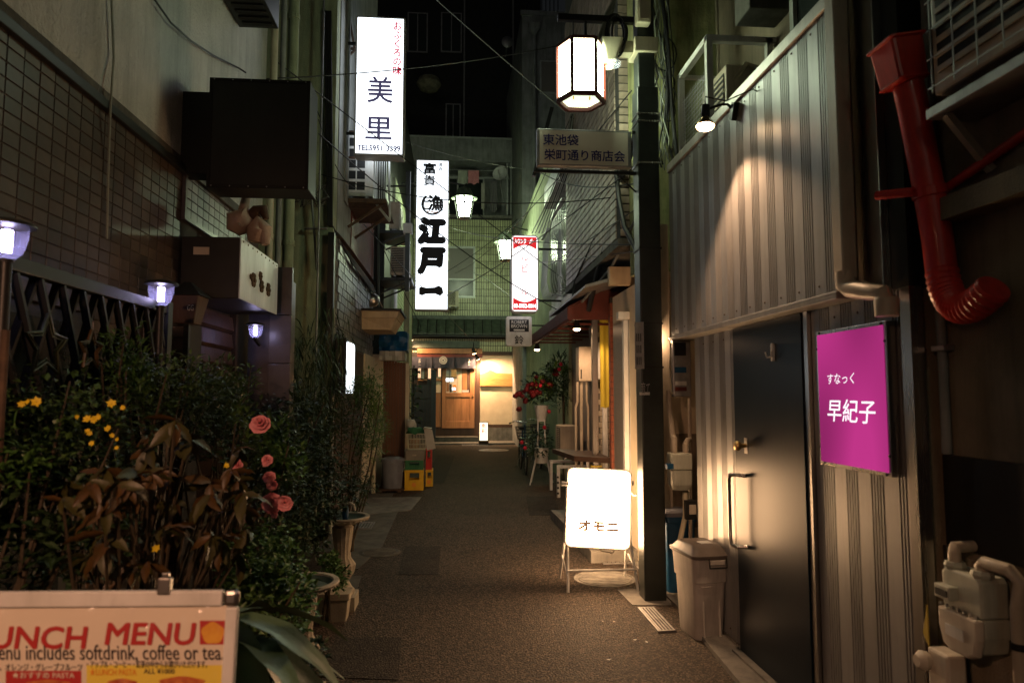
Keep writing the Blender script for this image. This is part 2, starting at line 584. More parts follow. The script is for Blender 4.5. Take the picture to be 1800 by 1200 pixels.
def lettering(s, parent, o, u, v, w_, h_, m, bold=0.0, line=1.0, italic=0.0, keep=False, name='lettering', proud=.003, **k):
    """text fitted into the rectangle w_ x h_ whose lower left corner is o, on the plane spanned by u, v"""
    vs, fs = text_mesh(s, 0.0, line, italic)
    u, v = Vector(u).normalized(), Vector(v).normalized()
    n = u.cross(v)
    x0, x1 = min(p.x for p in vs), max(p.x for p in vs)
    y0, y1 = min(p.y for p in vs), max(p.y for p in vs)
    sx, sy = w_ / (x1 - x0), h_ / (y1 - y0)
    ox = oy = 0
    if keep:
        q = min(sx, sy)
        ox, oy = (w_ - q * (x1 - x0)) / 2, (h_ - q * (y1 - y0)) / 2
        sx = sy = q
    b = MB()
    strokes(b, [Vector(o) + u * ((p.x - x0) * sx + ox) + v * ((p.y - y0) * sy + oy) + n * proud for p in vs], fs, u, v, n, max(0, bold) * min(sx, sy))
    return b.build(name, m, parent, **k)


def tiles(parent, o, u, v, w_, h_, tw, th, gap, m, thick=.006, n=None, name='tile', off=0.0, limit=300, jitter=.0015, skip=None):
    """tiles laid on a plane: the nearest ones parts of their own, the rest joined as stuff"""
    u, v = Vector(u).normalized(), Vector(v).normalized()
    n = Vector(n) if n is not None else u.cross(v)
    o = Vector(o)
    hx, hy = (tw - gap) / 2, (th - gap) / 2
    me = bpy.data.meshes.new(name)
    vs = []
    for q, c_ in ((0.0, 0), (1.0, 0)):
        for a, b in ((-1, -1), (1, -1), (1, 1), (-1, 1)):
            ins = .0 if q == 0 else min(gap, .002)
            vs.append(u * (a * (hx - ins)) + v * (b * (hy - ins)) + n * (thick * q))
    fs = [(4, 5, 6, 7), (0, 1, 5, 4), (1, 2, 6, 5), (2, 3, 7, 6), (3, 0, 4, 7)]
    me.from_pydata(vs, [], fs)
    me.materials.append(M[m])
    cells = []
    nr = int(round(h_ / th)); nc = int(round(w_ / tw))
    for r_ in range(nr):
        for c_ in range(nc):
            p = o + u * ((c_ + .5) * tw + (off * tw if r_ % 2 else 0)) + v * ((r_ + .5) * th)
            if skip and skip(p):
                continue
            cells.append((p, (p - EYE).length))
    cells.sort(key=lambda t: t[1])
    po = org(parent)
    rest = MB()
    for i, (p, d) in enumerate(cells):
        q = p + n * random.uniform(-jitter, jitter)
        if i < limit:
            ob = bpy.data.objects.new(name, me)
            COL.objects.link(ob)
            ob.parent = parent
            ob.location = q - po
            ob.rotation_euler = (random.uniform(-.004, .004), random.uniform(-.004, .004), random.uniform(-.004, .004))
        else:
            rest.add([q + x for x in vs], fs)
    if rest.v:
        rest.build(name + '_field', m, parent, kind='stuff')


def pieces(parent, name, m, boxes, bev=0):
    return [box(name, m, parent, *b, bev=bev) for b in boxes]


def copy_tree(o, loc, label=None):
    c = o.copy()
    COL.objects.link(c)
    c.location = loc
    if label:
        c['label'] = label
    for ch in [x for x in bpy.data.objects if x.parent == o]:
        d = ch.copy(); COL.objects.link(d); d.parent = c
        for g in [x for x in bpy.data.objects if x.parent == ch]:
            e = g.copy(); COL.objects.link(e); e.parent = d
    return c


def lamp(name, kind, parent, loc, power, col, size=.05, rot=None, spot=None, blend=.3, **k):
    l = bpy.data.lights.new(name, kind)
    l.energy = power
    l.color = col
    if kind == 'AREA':
        l.size = size
    else:
        l.shadow_soft_size = size
    if spot:
        l.spot_size = math.radians(spot)
        l.spot_blend = blend
    o = bpy.data.objects.new(name, l)
    COL.objects.link(o)
    o.parent = parent
    o.location = Vector(loc) - org(parent)
    if rot is not None:
        o.rotation_euler = rot
    return o


def aim(d):
    return Vector(d).to_track_quat('-Z', 'Y').to_euler()


def sag(a, b, s_, n=14):
    a, b = Vector(a), Vector(b)
    return [a.lerp(b, t / n) + Vector((0, 0, -s_ * 4 * (t / n) * (1 - t / n))) for t in range(n + 1)]


WH, CR = 'white_metal', 'cream_plastic'
# ================================================================ SETTING
g = MB().add([(-300, -300, -.02), (300, -300, -.02), (300, 300, -.02), (-300, 300, -.02)], [(0, 1, 2, 3)])
g.build('ground', 'ground', kind='structure')
g = MB().add([(-3, -8, 0), (3, -8, 0), (3, 26, 0), (-3, 26, 0)], [(0, 1, 2, 3)])
g.build('road', 'asphalt', kind='structure')


def slab(name, pts, z, m, th=.03, **k):
    return MB().prism([(x, y, z - th) for x, y in pts], (0, 0, th)).build(name, m, kind='structure', **k)


def G(px, py):
    p = at(px, py, Z=0)
    return (p.x, p.y)


# left concrete aprons and drain, right kerb, step and pole footing
slab('pavement', [(-1.36, 6.3), (-.85, 6.3), G(672, 960), G(700, 898), (-1.36, G(700, 898)[1])], .006, 'concrete_dark')
slab('pavement', [(-1.36, 8.9), G(722, 897), G(741, 874), (-1.36, G(741, 874)[1])], .010, 'concrete')
slab('pavement', [(-1.36, G(741, 874)[1] + .01), (-.95, G(741, 874)[1] + .01), (-.95, 11.0), (-1.36, 11.0)], .006, 'concrete_dark')
slab('pavement', [(-1.0, G(600, 1093)[1]), G(608, 1092), G(636, 1012), (-1.0, G(636, 1012)[1])], .006, 'concrete_dark')
slab('pavement', [G(1085, 1037), G(1112, 1064), G(1180, 1064), G(1180, 1030)], .006, 'concrete')
slab('kerb', [(1.42, 2.2), (1.72, 2.2), (1.72, 4.9), (1.6, 4.9)], .03, 'concrete')
slab('pavement', [(1.62, 4.92), (2.4, 4.92), (2.4, 7.3), (1.62, 7.3)], .02, 'concrete')
st = slab('doorstep', [(1.26, 6.35), (2.4, 6.35), (2.4, 8.6), (1.2, 8.6)], .11, 'concrete', th=.11)
slab('pavement', [(-.95, 21.3), (1.9, 21.3), (1.9, 22.5), (-.95, 22.5)], .05, 'concrete', th=.05)
slab('doorstep', [(-1.4, 21.9), (.75, 21.9), (.75, 22.5), (-1.4, 22.5)], .2, 'concrete_dark', th=.15)


def manhole(px, py, r, label, m='concrete_dark', z=.006):
    p = at(px, py, Z=0)
    t = thing('manhole_cover', label, 'manhole cover', (p.x, p.y, 0))
    b = MB().lathe([(r, -.02), (r, z), (r * .9, z), (r * .9, z - .004), (r * .88, z - .004)], (p.x, p.y, 0), 40)
    b.build('rim', m, t)
    b = MB().lathe([(r * .86, -.02), (r * .86, z + .001)], (p.x, p.y, 0), 40)
    b.build('plate', m, t)
    b = MB()
    for i in range(-4, 5):
        hw = math.sqrt(max(0, (r * .78) ** 2 - (i * r * .18) ** 2))
        b.box(p.x - hw, p.x + hw, p.y + i * r * .18 - r * .03, p.y + i * r * .18 + r * .03, z + .001, z + .004)
    b.build('raised_bars', m, t)
    return t


manhole(1063, 1017, .26, 'round concrete manhole cover under the lit white sandwich sign', 'concrete')
manhole(668, 971, .2, 'round worn manhole cover at the edge of the left apron')
manhole(868, 791, .42, 'oval looking manhole cover in front of the far doorway', 'zinc')
manhole(715, 810, .35, 'dark manhole cover beside the stacked crates')


def grating(x0, x1, y0, y1, label, n=14, z=.012):
    t = thing('drain_grating', label, 'drain grating', ((x0 + x1) / 2, (y0 + y1) / 2, 0))
    b = MB().box(x0, x1, y0, y0 + .015, 0, z).box(x0, x1, y1 - .015, y1, 0, z).box(x0, x0 + .015, y0 + .015, y1 - .015, 0, z).box(x1 - .015, x1, y0 + .015, y1 - .015, 0, z)
    b.build('frame', 'zinc', t)
    MB().box(x0 + .015, x1 - .015, y0 + .015, y1 - .015, .0005, .004).build('sump', 'black', t)
    b = MB()
    wdt = (x1 - x0 - .03) / n
    for i in range(n):
        b.box(x0 + .018 + i * wdt, x0 + .018 + i * wdt + wdt * .5, y0 + .016, y1 - .016, .005, z - .001)
    b.build('bars', 'zinc', t)


p0, p1 = at(1056, 986, Z=0), at(1118, 992, Z=0)
grating(p0.x, p1.x, p0.y - .12, p0.y + .12, 'steel drain grating behind the lit white sandwich sign', 7)
grating(1.33, 1.45, 4.5, 5.0, 'small steel drain grating beside the pale grey bin', 4)
p0, p1 = at(812, 781, Z=.01), at(860, 785, Z=.01)
grating(p0.x, p1.x, p0.y - .35, p0.y + .35, 'wide drain grating in front of the far doorway', 16, .02)
grating(-1.28, -.95, 8.1, 8.5, 'dark drain grating in the left concrete apron', 9, .02)
# asphalt patches of older road repairs
slab('road_patch', [G(700, 1010), G(770, 1010), G(775, 960), G(712, 960)], .004, 'asphalt_patch', th=.003)
slab('road_patch', [G(930, 905), G(985, 905), G(975, 872), G(925, 872)], .004, 'asphalt_patch', th=.003)
slab('road_patch', [G(560, 1190), G(700, 1195), G(706, 1120), G(590, 1120)], .004, 'asphalt_patch', th=.003)
slab('road_patch', [G(745, 850), G(780, 850), G(800, 800), G(768, 800)], .004, 'asphalt_patch', th=.003)
# litter on the road
for (px, py, c_, lab) in ((1060, 1093, 'leaf_brown', 'small dry leaf lying on the asphalt in front of the sandwich sign'), (1080, 1094, 'brick_cream', 'pale scrap right beside the small dry leaf on the asphalt'), (1116, 1126, 'white_ink', 'tiny white scrap on the asphalt left of the bin'), (1137, 1130, 'white_ink', 'tiny white scrap on the asphalt nearest the bin'), (1070, 1161, 'white_ink', 'lowest tiny white scrap near the frame bottom')):
    p = at(px, py, Z=0)
    a = random.random() * 3
    b = MB().add([p + Vector((math.cos(a + k_ * 1.57) * (.016 if k_ % 2 else .008), math.sin(a + k_ * 1.57) * (.016 if k_ % 2 else .008), .008 + .003 * (k_ % 2))) for k_ in range(4)], [(0, 1, 2, 3)])
    b.build('litter_scrap', c_, label=lab, cat='litter', group='scraps lying on the road')

# ================================================================ RIGHT: corrugated metal shop
J = thing('metal_clad_shop', 'shop front clad in grey ribbed metal with a black door', 'building', (2.2, 3.8, 0))
YD0, YD1 = at(1421, 700, X=1.72).y, at(1298, 700, X=1.72).y
YN, YF = 2.4, 4.79


def siding(parent, X, y0, y1, z0, z1, step=.18, start=None):
    """ribbed sheets: each 180 mm wide, five grooves and one flat band"""
    y = y0
    while y < y1 - .004:
        ye = min(y + step, y1)
        prof = []
        yy = y
        ks = [0.006 + i * .019 for i in range(5)]
        prof.append((y, X))
        for k_ in ks:
            if y + k_ + .011 < ye:
                prof += [(y + k_, X), (y + k_ + .0015, X + .026), (y + k_ + .0085, X + .026), (y + k_ + .010, X)]
        prof.append((ye - .001, X))
        pts = [(a, yy_, z0) for yy_, a in prof] + [(X + .029, ye - .001, z0), (X + .029, y, z0)]
        MB().prism(pts[::-1], (0, 0, z1 - z0)).build('siding_panel', 'siding', parent)
        y = ye


XL, XU = 1.72, 1.62
ZD = 1.955
siding(J, XL, YN + .06, YD0 - .05, .05, ZD)
siding(J, XL, YD1 + .012, YF, .05, ZD)
box('wall', 'plaster_brown', J, XL + .031, 2.6, YN + .03, YF - .01, 0, 3.05)
box('corner_trim', 'steel', J, XL - .03, XL + .02, YN, YN + .058, 0, ZD)
box('base_trim', 'steel', J, XL - .012, XL + .03, YD1 + .012, YF, .031, .05)
box('base_trim', 'steel', J, XL - .012, XL + .03, YN + .06, YD0 - .05, .031, .05)
# upper projecting band
YU0, YU1 = 2.75, 5.0
pz = at(1200, 592, X=XU)
siding(J, XU, YU0, YU1, 1.99, 3.24)
box('upper_wall', 'siding_trim', J, XU + .030, XL + .3, YU0, YU1, 1.99, 3.24)
box('top_trim', 'siding_trim', J, XU - .014, XL + .3, YU0 - .004, YU1 + .004, 3.24, 3.30, bev=.003)
box('bottom_trim', 'siding_trim', J, XU - .008, XL + .3, YU0, YU1, ZD, 1.99, bev=.002)
for i in range(3):
    box('bottom_bead', 'siding_trim', J, XU - .012, XU - .0085, YU0, YU1, 1.957 + i * .011, 1.963 + i * .011)
box('corner_trim', 'siding_trim', J, XU - .02, XU + .02, YU0 - .05, YU0 - .005, 1.99, 3.28)
b = MB()
y = YU0 + .15
while y < YU1:
    for z in (2.03, 3.2):
        b.lathe([(.006, 0), (.004, .004)], (XU, y, z), 6, Matrix.Rotation(-math.pi / 2, 3, 'Y'))
    y += .18
for y in (4.25, 4.43, 4.61, 2.6, 2.78, 2.96):
    for z in (.1, 1.9):
        b.lathe([(.006, 0), (.004, .004)], (XL, y, z), 6, Matrix.Rotation(-math.pi / 2, 3, 'Y'))
b.build('screws', 'iron', J, kind='stuff')
# tall steel corner column between the shop and the near wall
box('steel_column', 'steel', J, 1.655, 1.72, 2.50, 2.66, ZD + .0, 5.2, bev=.002)
box('steel_column', 'black_metal', J, 1.69, 1.9, 2.40, 2.498, ZD + .0, 5.2)
# door
D = thing('black_door', 'tall blue black metal door with long pull handle', 'door', (XL, (YD0 + YD1) / 2, .05))
MB().box(XL - .028, XL + .025, YD0, YD1, .045, ZD - .004).build('door_leaf', 'door_black', D, bev=.003)
box('frame', 'steel', D, XL - .02, XL + .03, YD0 - .045, YD0 - .003, .04, ZD - .002)
box('frame', 'steel', D, XL - .006, XL + .03, YD1 + .002, YD1 + .011, .04, ZD - .002)
box('threshold', 'concrete', D, XL - .07, XL + .03, YD0 - .05, YD1 + .02, .0305, .044)
p = at(1297, 833, X=1.65); q = at(1297, 962, X=1.65)
hy = YD1 - .035
tube('pull_handle', 'steel', D, [(XL - .028, hy - .10, p.z - .01), (XL - .075, hy - .08, p.z - .005), (XL - .09, hy - .03, p.z - .01), (XL - .09, hy - .01, p.z - .04), (XL - .09, hy - .01, q.z + .04), (XL - .09, hy - .03, q.z + .01), (XL - .075, hy - .08, q.z + .005), (XL - .028, hy - .10, q.z + .01)], .011, 10)
p = at(1308, 783, X=1.68)
MB().lathe([(.012, 0), (.014, .03), (.026, .04), (.03, .055), (.022, .068), (.004, .071)], (XL - .028, p.y, p.z), 16, Matrix.Rotation(-math.pi / 2, 3, 'Y')).build('knob', 'brass', D, smooth=True)
MB().box(XL - .031, XL - .028, p.y - .02, p.y + .02, p.z - .045, p.z + .045).build('knob_plate', 'steel', D)
p = at(1360, 620, X=1.69)
MB().loft([rrect(0, 0, 0, .016, .045, .01), rrect(0, 0, .012, .014, .042, .01)]).add([], [])
hk = MB()
hk.prism([(XL - .03, p.y + a, p.z + b) for a, b in ((-.012, -.045), (.012, -.045), (.016, .04), (.008, .052), (-.008, .052), (-.016, .04))], (-.012, 0, 0))
hk.tube([(XL - .038, p.y + .005, p.z - .02), (XL - .055, p.y + .028, p.z - .022), (XL - .06, p.y + .036, p.z + .006)], .005, 6)
hk.tube([(XL - .038, p.y - .005, p.z - .02), (XL - .055, p.y - .028, p.z - .022), (XL - .06, p.y - .036, p.z + .006)], .005, 6)
hk.build('coat_hook', 'white_paint', D, bev=.002)
# magenta sign
PS = thing('magenta_sign', 'backlit magenta sign panel with white brush lettering', 'sign', (1.69, 2.9, 1.2))
XP = 1.675
ya, yb = at(1562, 700, X=XP).y, at(1438, 700, X=XP).y
za = at(1562, 838, X=XP).z; zb = at(1562, 562, X=XP).z
MB().box(XP, XP + .04, ya, yb, za, zb).build('sign_case', 'steel', PS, bev=.002)
MB().box(XP - .004, XP, ya + .016, yb - .016, za + .016, zb - .016).build('sign_panel', 'g_pink', PS)
for yy_, zz_ in ((ya + .03, za + .008), (yb - .03, za + .008), (ya + .03, zb - .008), (yb - .03, zb - .008), (ya + .008, za + .08), (ya + .008, zb - .08), (yb - .008, za + .08), (yb - .008, zb - .08)):
    MB().lathe([(.006, 0), (.005, .004)], (XP, yy_, zz_), 8, Matrix.Rotation(-math.pi / 2, 3, 'Y')).build('screw', 'black_metal', PS)
W_, H_ = yb - ya, zb - za
uu = (0, -1, 0)
lettering('すなっく', PS, (XP - .004, yb - W_ * .19, za + H_ * .60), uu, (0, 0, 1), W_ * .40, H_ * .075, 'g_white_text', italic=.12)
lettering('早紀子', PS, (XP - .004, yb - W_ * .17, za + H_ * .33), uu, (0, 0, 1), W_ * .68, H_ * .16, 'g_white_text', bold=.004, italic=.14)

# downpipe on the shop's near corner
t = thing('square_downpipe', 'beige square downpipe on the near corner of the ribbed metal band', 'downpipe', (1.6, 2.78, 1.9))
MB().box(1.56, 1.623, 2.61, 2.68, 2.02, 5.0).build('pipe', 'beige_metal', t, bev=.006)
b = MB()
b.tube([(1.59, 2.645, 2.05), (1.59, 2.64, 1.995), (1.59, 2.61, 1.975), (1.59, 2.49, 1.945), (1.60, 2.42, 1.93), (1.60, 2.40, 1.87)], [.038, .040, .038, .034, .034, .03], 12)
b.build('elbow', 'beige_metal', t, smooth=True)
MB().lathe([(.042, 0), (.044, .06), (.04, .07)], (1.6, 2.40, 1.84), 14).build('socket', 'beige_metal', t, smooth=True)

# spot lamp on the ribbed band
t = thing('reflector_spot_lamp', 'lit reflector bulb on a bent arm above the ribbed metal wall', 'lamp', (1.6, 4.02, 3.0))
bp_ = at(1241, 222, X=1.43)
mt = at(1290, 190, X=1.6)
tube('arm', 'black_metal', t, [(1.606, mt.y, mt.z - .02), (1.57, mt.y + .02, mt.z + .03), (1.53, mt.y + .03, mt.z + .03), (bp_.x + .01, bp_.y, bp_.z + .10)], .008, 8)
MB().obb((1.60, mt.y, mt.z - .02), (.03, .05, .10), Matrix.Rotation(.5, 3, 'X')).build('clamp', 'black_metal', t, bev=.004)
dn = Vector((-.08, -.12, -1)).normalized()
rot = dn.to_track_quat('Z', 'Y').to_matrix()
top_ = Vector((bp_.x, bp_.y, bp_.z + .125))
MB().lathe([(.012, 0), (.024, .005), (.026, .07), (.022, .08)], top_, 16, rot).build('holder', 'black_metal', t, smooth=True)
MB().lathe([(.02, .075), (.024, .09), (.045, .115), (.052, .135)], top_, 24, rot, caps=False).build('reflector', 'brass', t, smooth=True)
MB().lathe([(.051, .133), (.045, .143), (.02, .15), (.001, .151)], top_, 24, rot, caps=False).build('bulb', 'g_bulb', t, smooth=True)
tube('lead', 'cable', t, [top_, top_ + Vector((0, 0, .05)), (1.53, bp_.y - .05, 3.22), (1.6, bp_.y - .25, 3.2), (1.7, bp_.y - .3, 3.12)], .004, 6)
lamp('spot_light', 'SPOT', t, top_ + dn * .16, 110, (1, .58, .32), .025, aim(dn), 108, .45)

# first floor set back behind the band, with the air conditioner platform
K2 = thing('upper_storey', 'upper storey above the ribbed metal shop with window and eaves', 'building', (2.4, 4, 3.0))
box('wall', 'plaster_brown', K2, 2.3, 4.0, 2.5, 5.62, 2.9, 7.5)
box('eaves', 'concrete_dark', K2, 1.95, 2.32, 2.6, 4.62, 4.55, 4.75, bev=.01)
box('eaves_bracket', 'concrete_dark', K2, 2.0, 2.298, 4.35, 4.6, 4.2, 4.545, bev=.01)
box('window_pane', 'glass', K2, 2.27, 2.298, 2.9, 4.25, 3.3, 4.4)
for a in (2.88, 3.55, 4.22):
    box('window_frame', 'alu', K2, 2.24, 2.268, a, a + .05, 3.25, 4.5)
box('window_frame', 'alu', K2, 2.235, 2.268, 2.88, 4.27, 4.40, 4.46)
pf = thing('pipe_frame_rack', 'steel tube platform frame holding the unit above the ribbed wall', 'rack', (1.9, 5.1, 3.1))
X8 = 1.8
for (x, y) in ((X8, 4.60), (X8, 5.20), (2.25, 4.60)):
    MB().bar((x, y, 3.30), (x, y, 4.12), .045).build('post', WH, pf)
for z in (4.10, 3.33):
    MB().bar((X8, 4.58, z), (X8, 5.22, z), .045).build('rail', WH, pf)
    MB().bar((X8 + .02, 4.60, z), (2.3, 4.60, z), .045).build('rail', WH, pf)
MB().bar((X8, 5.2, 4.1), (2.28, 5.2, 4.1), .03).build('rail', WH, pf)
b = MB()
for i in range(16):
    a = i / 16
    b.bar((X8, 4.63 + .55 * a, 3.36), (X8, 4.63 + .55 * a, 3.9), .003)
    b.bar((X8, 4.62, 3.36 + .54 * a), (X8, 5.18, 3.36 + .54 * a), .003)
b.build('mesh_panel', 'zinc', pf)


def condenser(x0, x1, y0, y1, z0, z1, face, label, m=WH, lattice=False, far=False, name='air_conditioner_unit', group='air conditioner units on the walls'):
    """outdoor unit; face '-y', '+x' or '-x' is the fan side"""
    t = thing(name, label, 'air conditioner', ((x0 + x1) / 2, (y0 + y1) / 2, z0), group)
    box('case', m, t, x0, x1, y0, y1, z0 + .03, z1, bev=.012)
    d = .008

    def P(a, b, c_, e, dep):
        # a..b along the face, c..e up
        if far:
            a, b = 1.03 - b * 1.12, 1.03 - a * 1.12
        if face == '-y':
            return (x0 + a * (x1 - x0), x0 + b * (x1 - x0), y0 - dep, y0 - dep + .006, z0 + .03 + c_ * (z1 - z0 - .03), z0 + .03 + e * (z1 - z0 - .03))
        if face == '-x':
            return (x0 - dep, x0 - dep + .006, y0 + a * (y1 - y0), y0 + b * (y1 - y0), z0 + .03 + c_ * (z1 - z0 - .03), z0 + .03 + e * (z1 - z0 - .03))
        return (x1 + dep - .006, x1 + dep, y0 + a * (y1 - y0), y0 + b * (y1 - y0), z0 + .03 + c_ * (z1 - z0 - .03), z0 + .03 + e * (z1 - z0 - .03))
    MB().box(*P(.06, .72, .08, .92, .007)).build('fan_opening', 'black', t)
    b = MB()
    if lattice:
        for i in range(3):
            b.box(*P(.05 + .325 * i, .09 + .325 * i, .05, .95, .014))
        for i in range(6):
            b.box(*P(.06, .73, .05 + .17 * i, .09 + .17 * i, .0135))
    else:
        nn = 14
        for i in range(nn):
            b.box(*P(.06, .72, .08 + .84 * i / nn, .08 + .84 * i / nn + .022, .013))
    b.build('grille', m, t)
    MB().box(x0 + .06, x0 + .10, y0, y1, z0, z0 + .029).box(x1 - .10, x1 - .06, y0, y1, z0, z0 + .029).build('feet', 'zinc', t)
    return t


condenser(1.95, 2.28, 4.66, 5.15, 3.2, 3.95, '-x', 'beige air conditioner unit inside the tube frame above ribbed wall', 'beige_metal')
tube('drain_hose', 'cream_plastic', None, [(1.95, 4.7, 3.75), (2.1, 4.65, 3.95), (2.22, 4.62, 3.9), (2.25, 4.6, 3.4), (2.25, 4.6, 3.1)], .022, 8, label='bent cream hose beside the unit above the ribbed wall', cat='hose')

# ================================================================ RIGHT: near rendered wall
N_ = thing('near_wall', 'brown rendered wall at the right edge of the lane', 'wall', (2, 1.5, 0))
box('render', 'plaster_brown', N_, 1.8, 2.4, -2.0, 2.395, 0, 6.5)
z0, z1 = at(1700, 965, X=1.79).z, at(1700, 803, X=1.79).z
box('stained_sheet', 'rust', N_, 1.775, 1.799, .2, 2.38, z0, z1)
box('lower_sheet', 'plaster_brown', N_, 1.785, 1.799, .2, 2.3, .1, z0 - .03)
box('conduit_strip', 'steel', N_, 1.765, 1.8, 2.33, 2.385, .05, z0 - .002)
t = thing('wall_conduit', 'thin grey conduit pipe running down the brown rendered wall', 'pipe', (1.78, 2.3, 1.4))
pc = at(1658, 700, X=1.77)
tube('pipe', 'plaster_grey', t, [(1.775, pc.y, z1 + .005), (1.775, pc.y, 3.2)], .017, 10)
MB().box(1.755, 1.799, pc.y - .035, pc.y + .035, at(1658, 612, X=1.77).z - .01, at(1658, 612, X=1.77).z + .012).build('clip', 'zinc', t, bev=.003)
# red duct
t = thing('red_exhaust_duct', 'red exhaust duct with square hood and ribbed elbow on brown wall', 'duct', (1.7, 2.35, 2))
YR = 2.28
P_ = lambda x, y: at(x, y, Y=YR)
c = [P_(1592, 130), P_(1607, 200), P_(1632, 330), P_(1648, 420), P_(1655, 478)]
tube('pipe', 'red_paint', t, c, .051, 24)
el = []
rr = []
a0, a1, a2 = P_(1655, 474), at(1672, 590, Y=2.22), at(1748, 505, Y=2.03)
for i in range(37):
    s_ = i / 36
    p = a0.lerp(a1, s_).lerp(a1.lerp(a2, s_), s_) 
    el.append(p)
    rr.append(.055 if i % 2 else .050)
MB().tube(el, rr, 24).build('ribbed_elbow', 'red_paint', t, smooth=False)
hd = (c[0] - c[1]).normalized()
rot = hd.to_track_quat('Z', 'Y').to_matrix()
hb = P_(1590, 150)
rings = [[hb + rot @ v for v in rrect(0, 0, z, h, h * .9, .012, 2)] for z, h in ((0, .056), (.006, .068), (.014, .062), (.15, .068), (.155, .078), (.162, .078))]
MB().loft(rings, caps=True).build('hood', 'red_paint', t)
cb = P_(1633, 338)
MB().lathe([(.054, -.018), (.057, -.015), (.057, .015), (.054, .018)], cb, 24, rot).build('collar', 'red_paint', t)
e = at(1800, 232, Y=1.95)
tube('stay', 'red_paint', t, [cb + Vector((.06, 0, .01)), at(1720, 292, Y=2.12), at(1818, 224, Y=1.93)], .017, 10)
tube('stay', 'red_paint', t, [cb + Vector((-.06, 0, .0)), cb + Vector((-.12, .12, .02))], .017, 10)
# big unit top right
U_ = condenser(1.62, 1.795, 1.2, 2.13, 2.53, 3.4, '-x', 'large wall hung air conditioner with wire guard above brown wall', 'beige_metal', name='air_conditioner_unit', far=True)
b = MB()
for i in range(9):
    b.bar((1.595, 1.3 + i * .1, 2.56), (1.595, 1.3 + i * .1, 3.25), .004)
for i in range(7):
    b.bar((1.595, 1.25, 2.58 + i * .1), (1.595, 2.12, 2.58 + i * .1), .004)
b.build('wire_guard', 'alu', U_)
bk = thing('wall_bracket', 'rusty bracket shelf under the large wall hung air conditioner', 'bracket', (1.7, 1.7, 2.4))
box('shelf', 'zinc', bk, 1.61, 1.799, 1.2, 2.16, 2.49, 2.525, bev=.003)
MB().bar((1.64, 2.1, 2.487), (1.79, 2.1, 2.30), .024).build('strut', 'beige_metal', bk)
MB().bar((1.64, 1.5, 2.487), (1.79, 1.5, 2.30), .024).build('strut', 'beige_metal', bk)
box('ledge', 'plaster_brown', N_, 1.70, 1.799, .5, 2.25, 2.16, 2.24)
# gas meter on near wall
t = thing('gas_meter', 'pale green gas meter with cream face low on the brown wall', 'gas meter', (1.7, 2.1, .8))
gx = 1.70
g0 = at(1655, 1100, X=1.66); g1 = at(1745, 1100, X=1.72)
yc = at(1700, 1060, X=1.68).y
zt = at(1690, 1000, X=1.68).z; zb_ = at(1700, 1145, X=1.68).z
zt -= .02
zm = (zt + zb_) / 2 + .01
MB().loft([[Vector((1.66 + d_, yc + a * .088, zm + b)) for a, b in ((-1, .0), (1, 0), (1, (zt - zm)), (.85, (zt - zm) + .015), (-.85, (zt - zm) + .015), (-1, (zt - zm)))] for d_ in (0, .095)]).build('upper_case', 'meter', t, bev=.008)
lowp = [(-.98, 0), (-.98, -.06), (-.8, -.115), (-.45, zb_ - zm), (.45, zb_ - zm), (.8, -.115), (.98, -.06), (.98, 0)]
MB().loft([[Vector((1.64, yc + a * .088, zm - .002 + b)) for a, b in lowp], [Vector((1.668, yc + a * .092, zm - .002 + b * 1.03)) for a, b in lowp]]).build('face_plate', 'meter_face', t, bev=.008)
MB().loft([[Vector((1.67 + d_, yc + a * .085, zm - .002 + b * .95)) for a, b in lowp] for d_ in (0, .09)]).build('lower_case', 'meter', t, bev=.006)
MB().box(1.625, 1.66, yc + .01, yc + .08, zm + .03, zm + .075).build('counter_housing', 'meter', t, bev=.004)
MB().box(1.622, 1.625, yc + .018, yc + .072, zm + .04, zm + .062).build('counter_window', 'black', t)
MB().box(1.636, 1.6395, yc - .03, yc + .05, zm - .085, zm - .05).build('data_plate', 'white_paint', t)
b = MB()
for k_ in range(7):
    a = -.9 + 1.8 * k_ / 6
    b.lathe([(.006, 0), (.006, .008)], (1.652, yc + a * .088, zm + .006), 6, Matrix.Rotation(-math.pi / 2, 3, 'Y'))
b.build('flange_bolts', 'zinc', t)
MB().lathe([(.03, 0), (.034, .012), (.03, .024)], (1.69, yc + .06, zt + .012), 8).build('union_nut', 'meter', t)
MB().lathe([(.03, 0), (.034, .012), (.03, .024)], (1.69, yc - .06, zt + .012), 8).build('union_nut', 'meter', t)
tube('inlet_pipe', 'beige_metal', t, [(1.69, yc + .06, zt + .005), (1.69, yc + .06, zt + .06), (1.70, yc + .07, zt + .08), (1.77, yc + .08, zt + .08), (1.795, yc + .08, zt + .08)], .02, 10)
tube('outlet_pipe', 'beige_metal', t, [(1.69, yc - .06, zt + .005), (1.69, yc - .06, zt + .05), (1.69, yc - .07, zt + .062), (1.7, yc - .16, zt + .06), (1.71, yc - .19, zt + .03), (1.71, yc - .17, zt - .05), (1.71, yc - .17, .0)], .021, 10)
MB().lathe([(.026, 0), (.026, .02)], (1.71, yc - .17, zm - .06), 12).build('pipe_band', 'black_metal', t)
MB().prism([(1.60, yc + .085, zm - .0), (1.60, yc + .11, zm - .10), (1.60, yc + .085, zm - .14)], (.004, 0, 0)).build('warning_tag', 'tape_yellow', t)
t = thing('junction_box', 'small cream valve box under the gas meter on brown wall', 'valve box', (1.7, 2.2, .3))
p = at(1655, 1165, X=1.68)
MB().box(1.65, 1.72, p.y - .07, p.y + .03, p.z - .12, p.z + .05).build('case', 'meter_face', t, bev=.01)
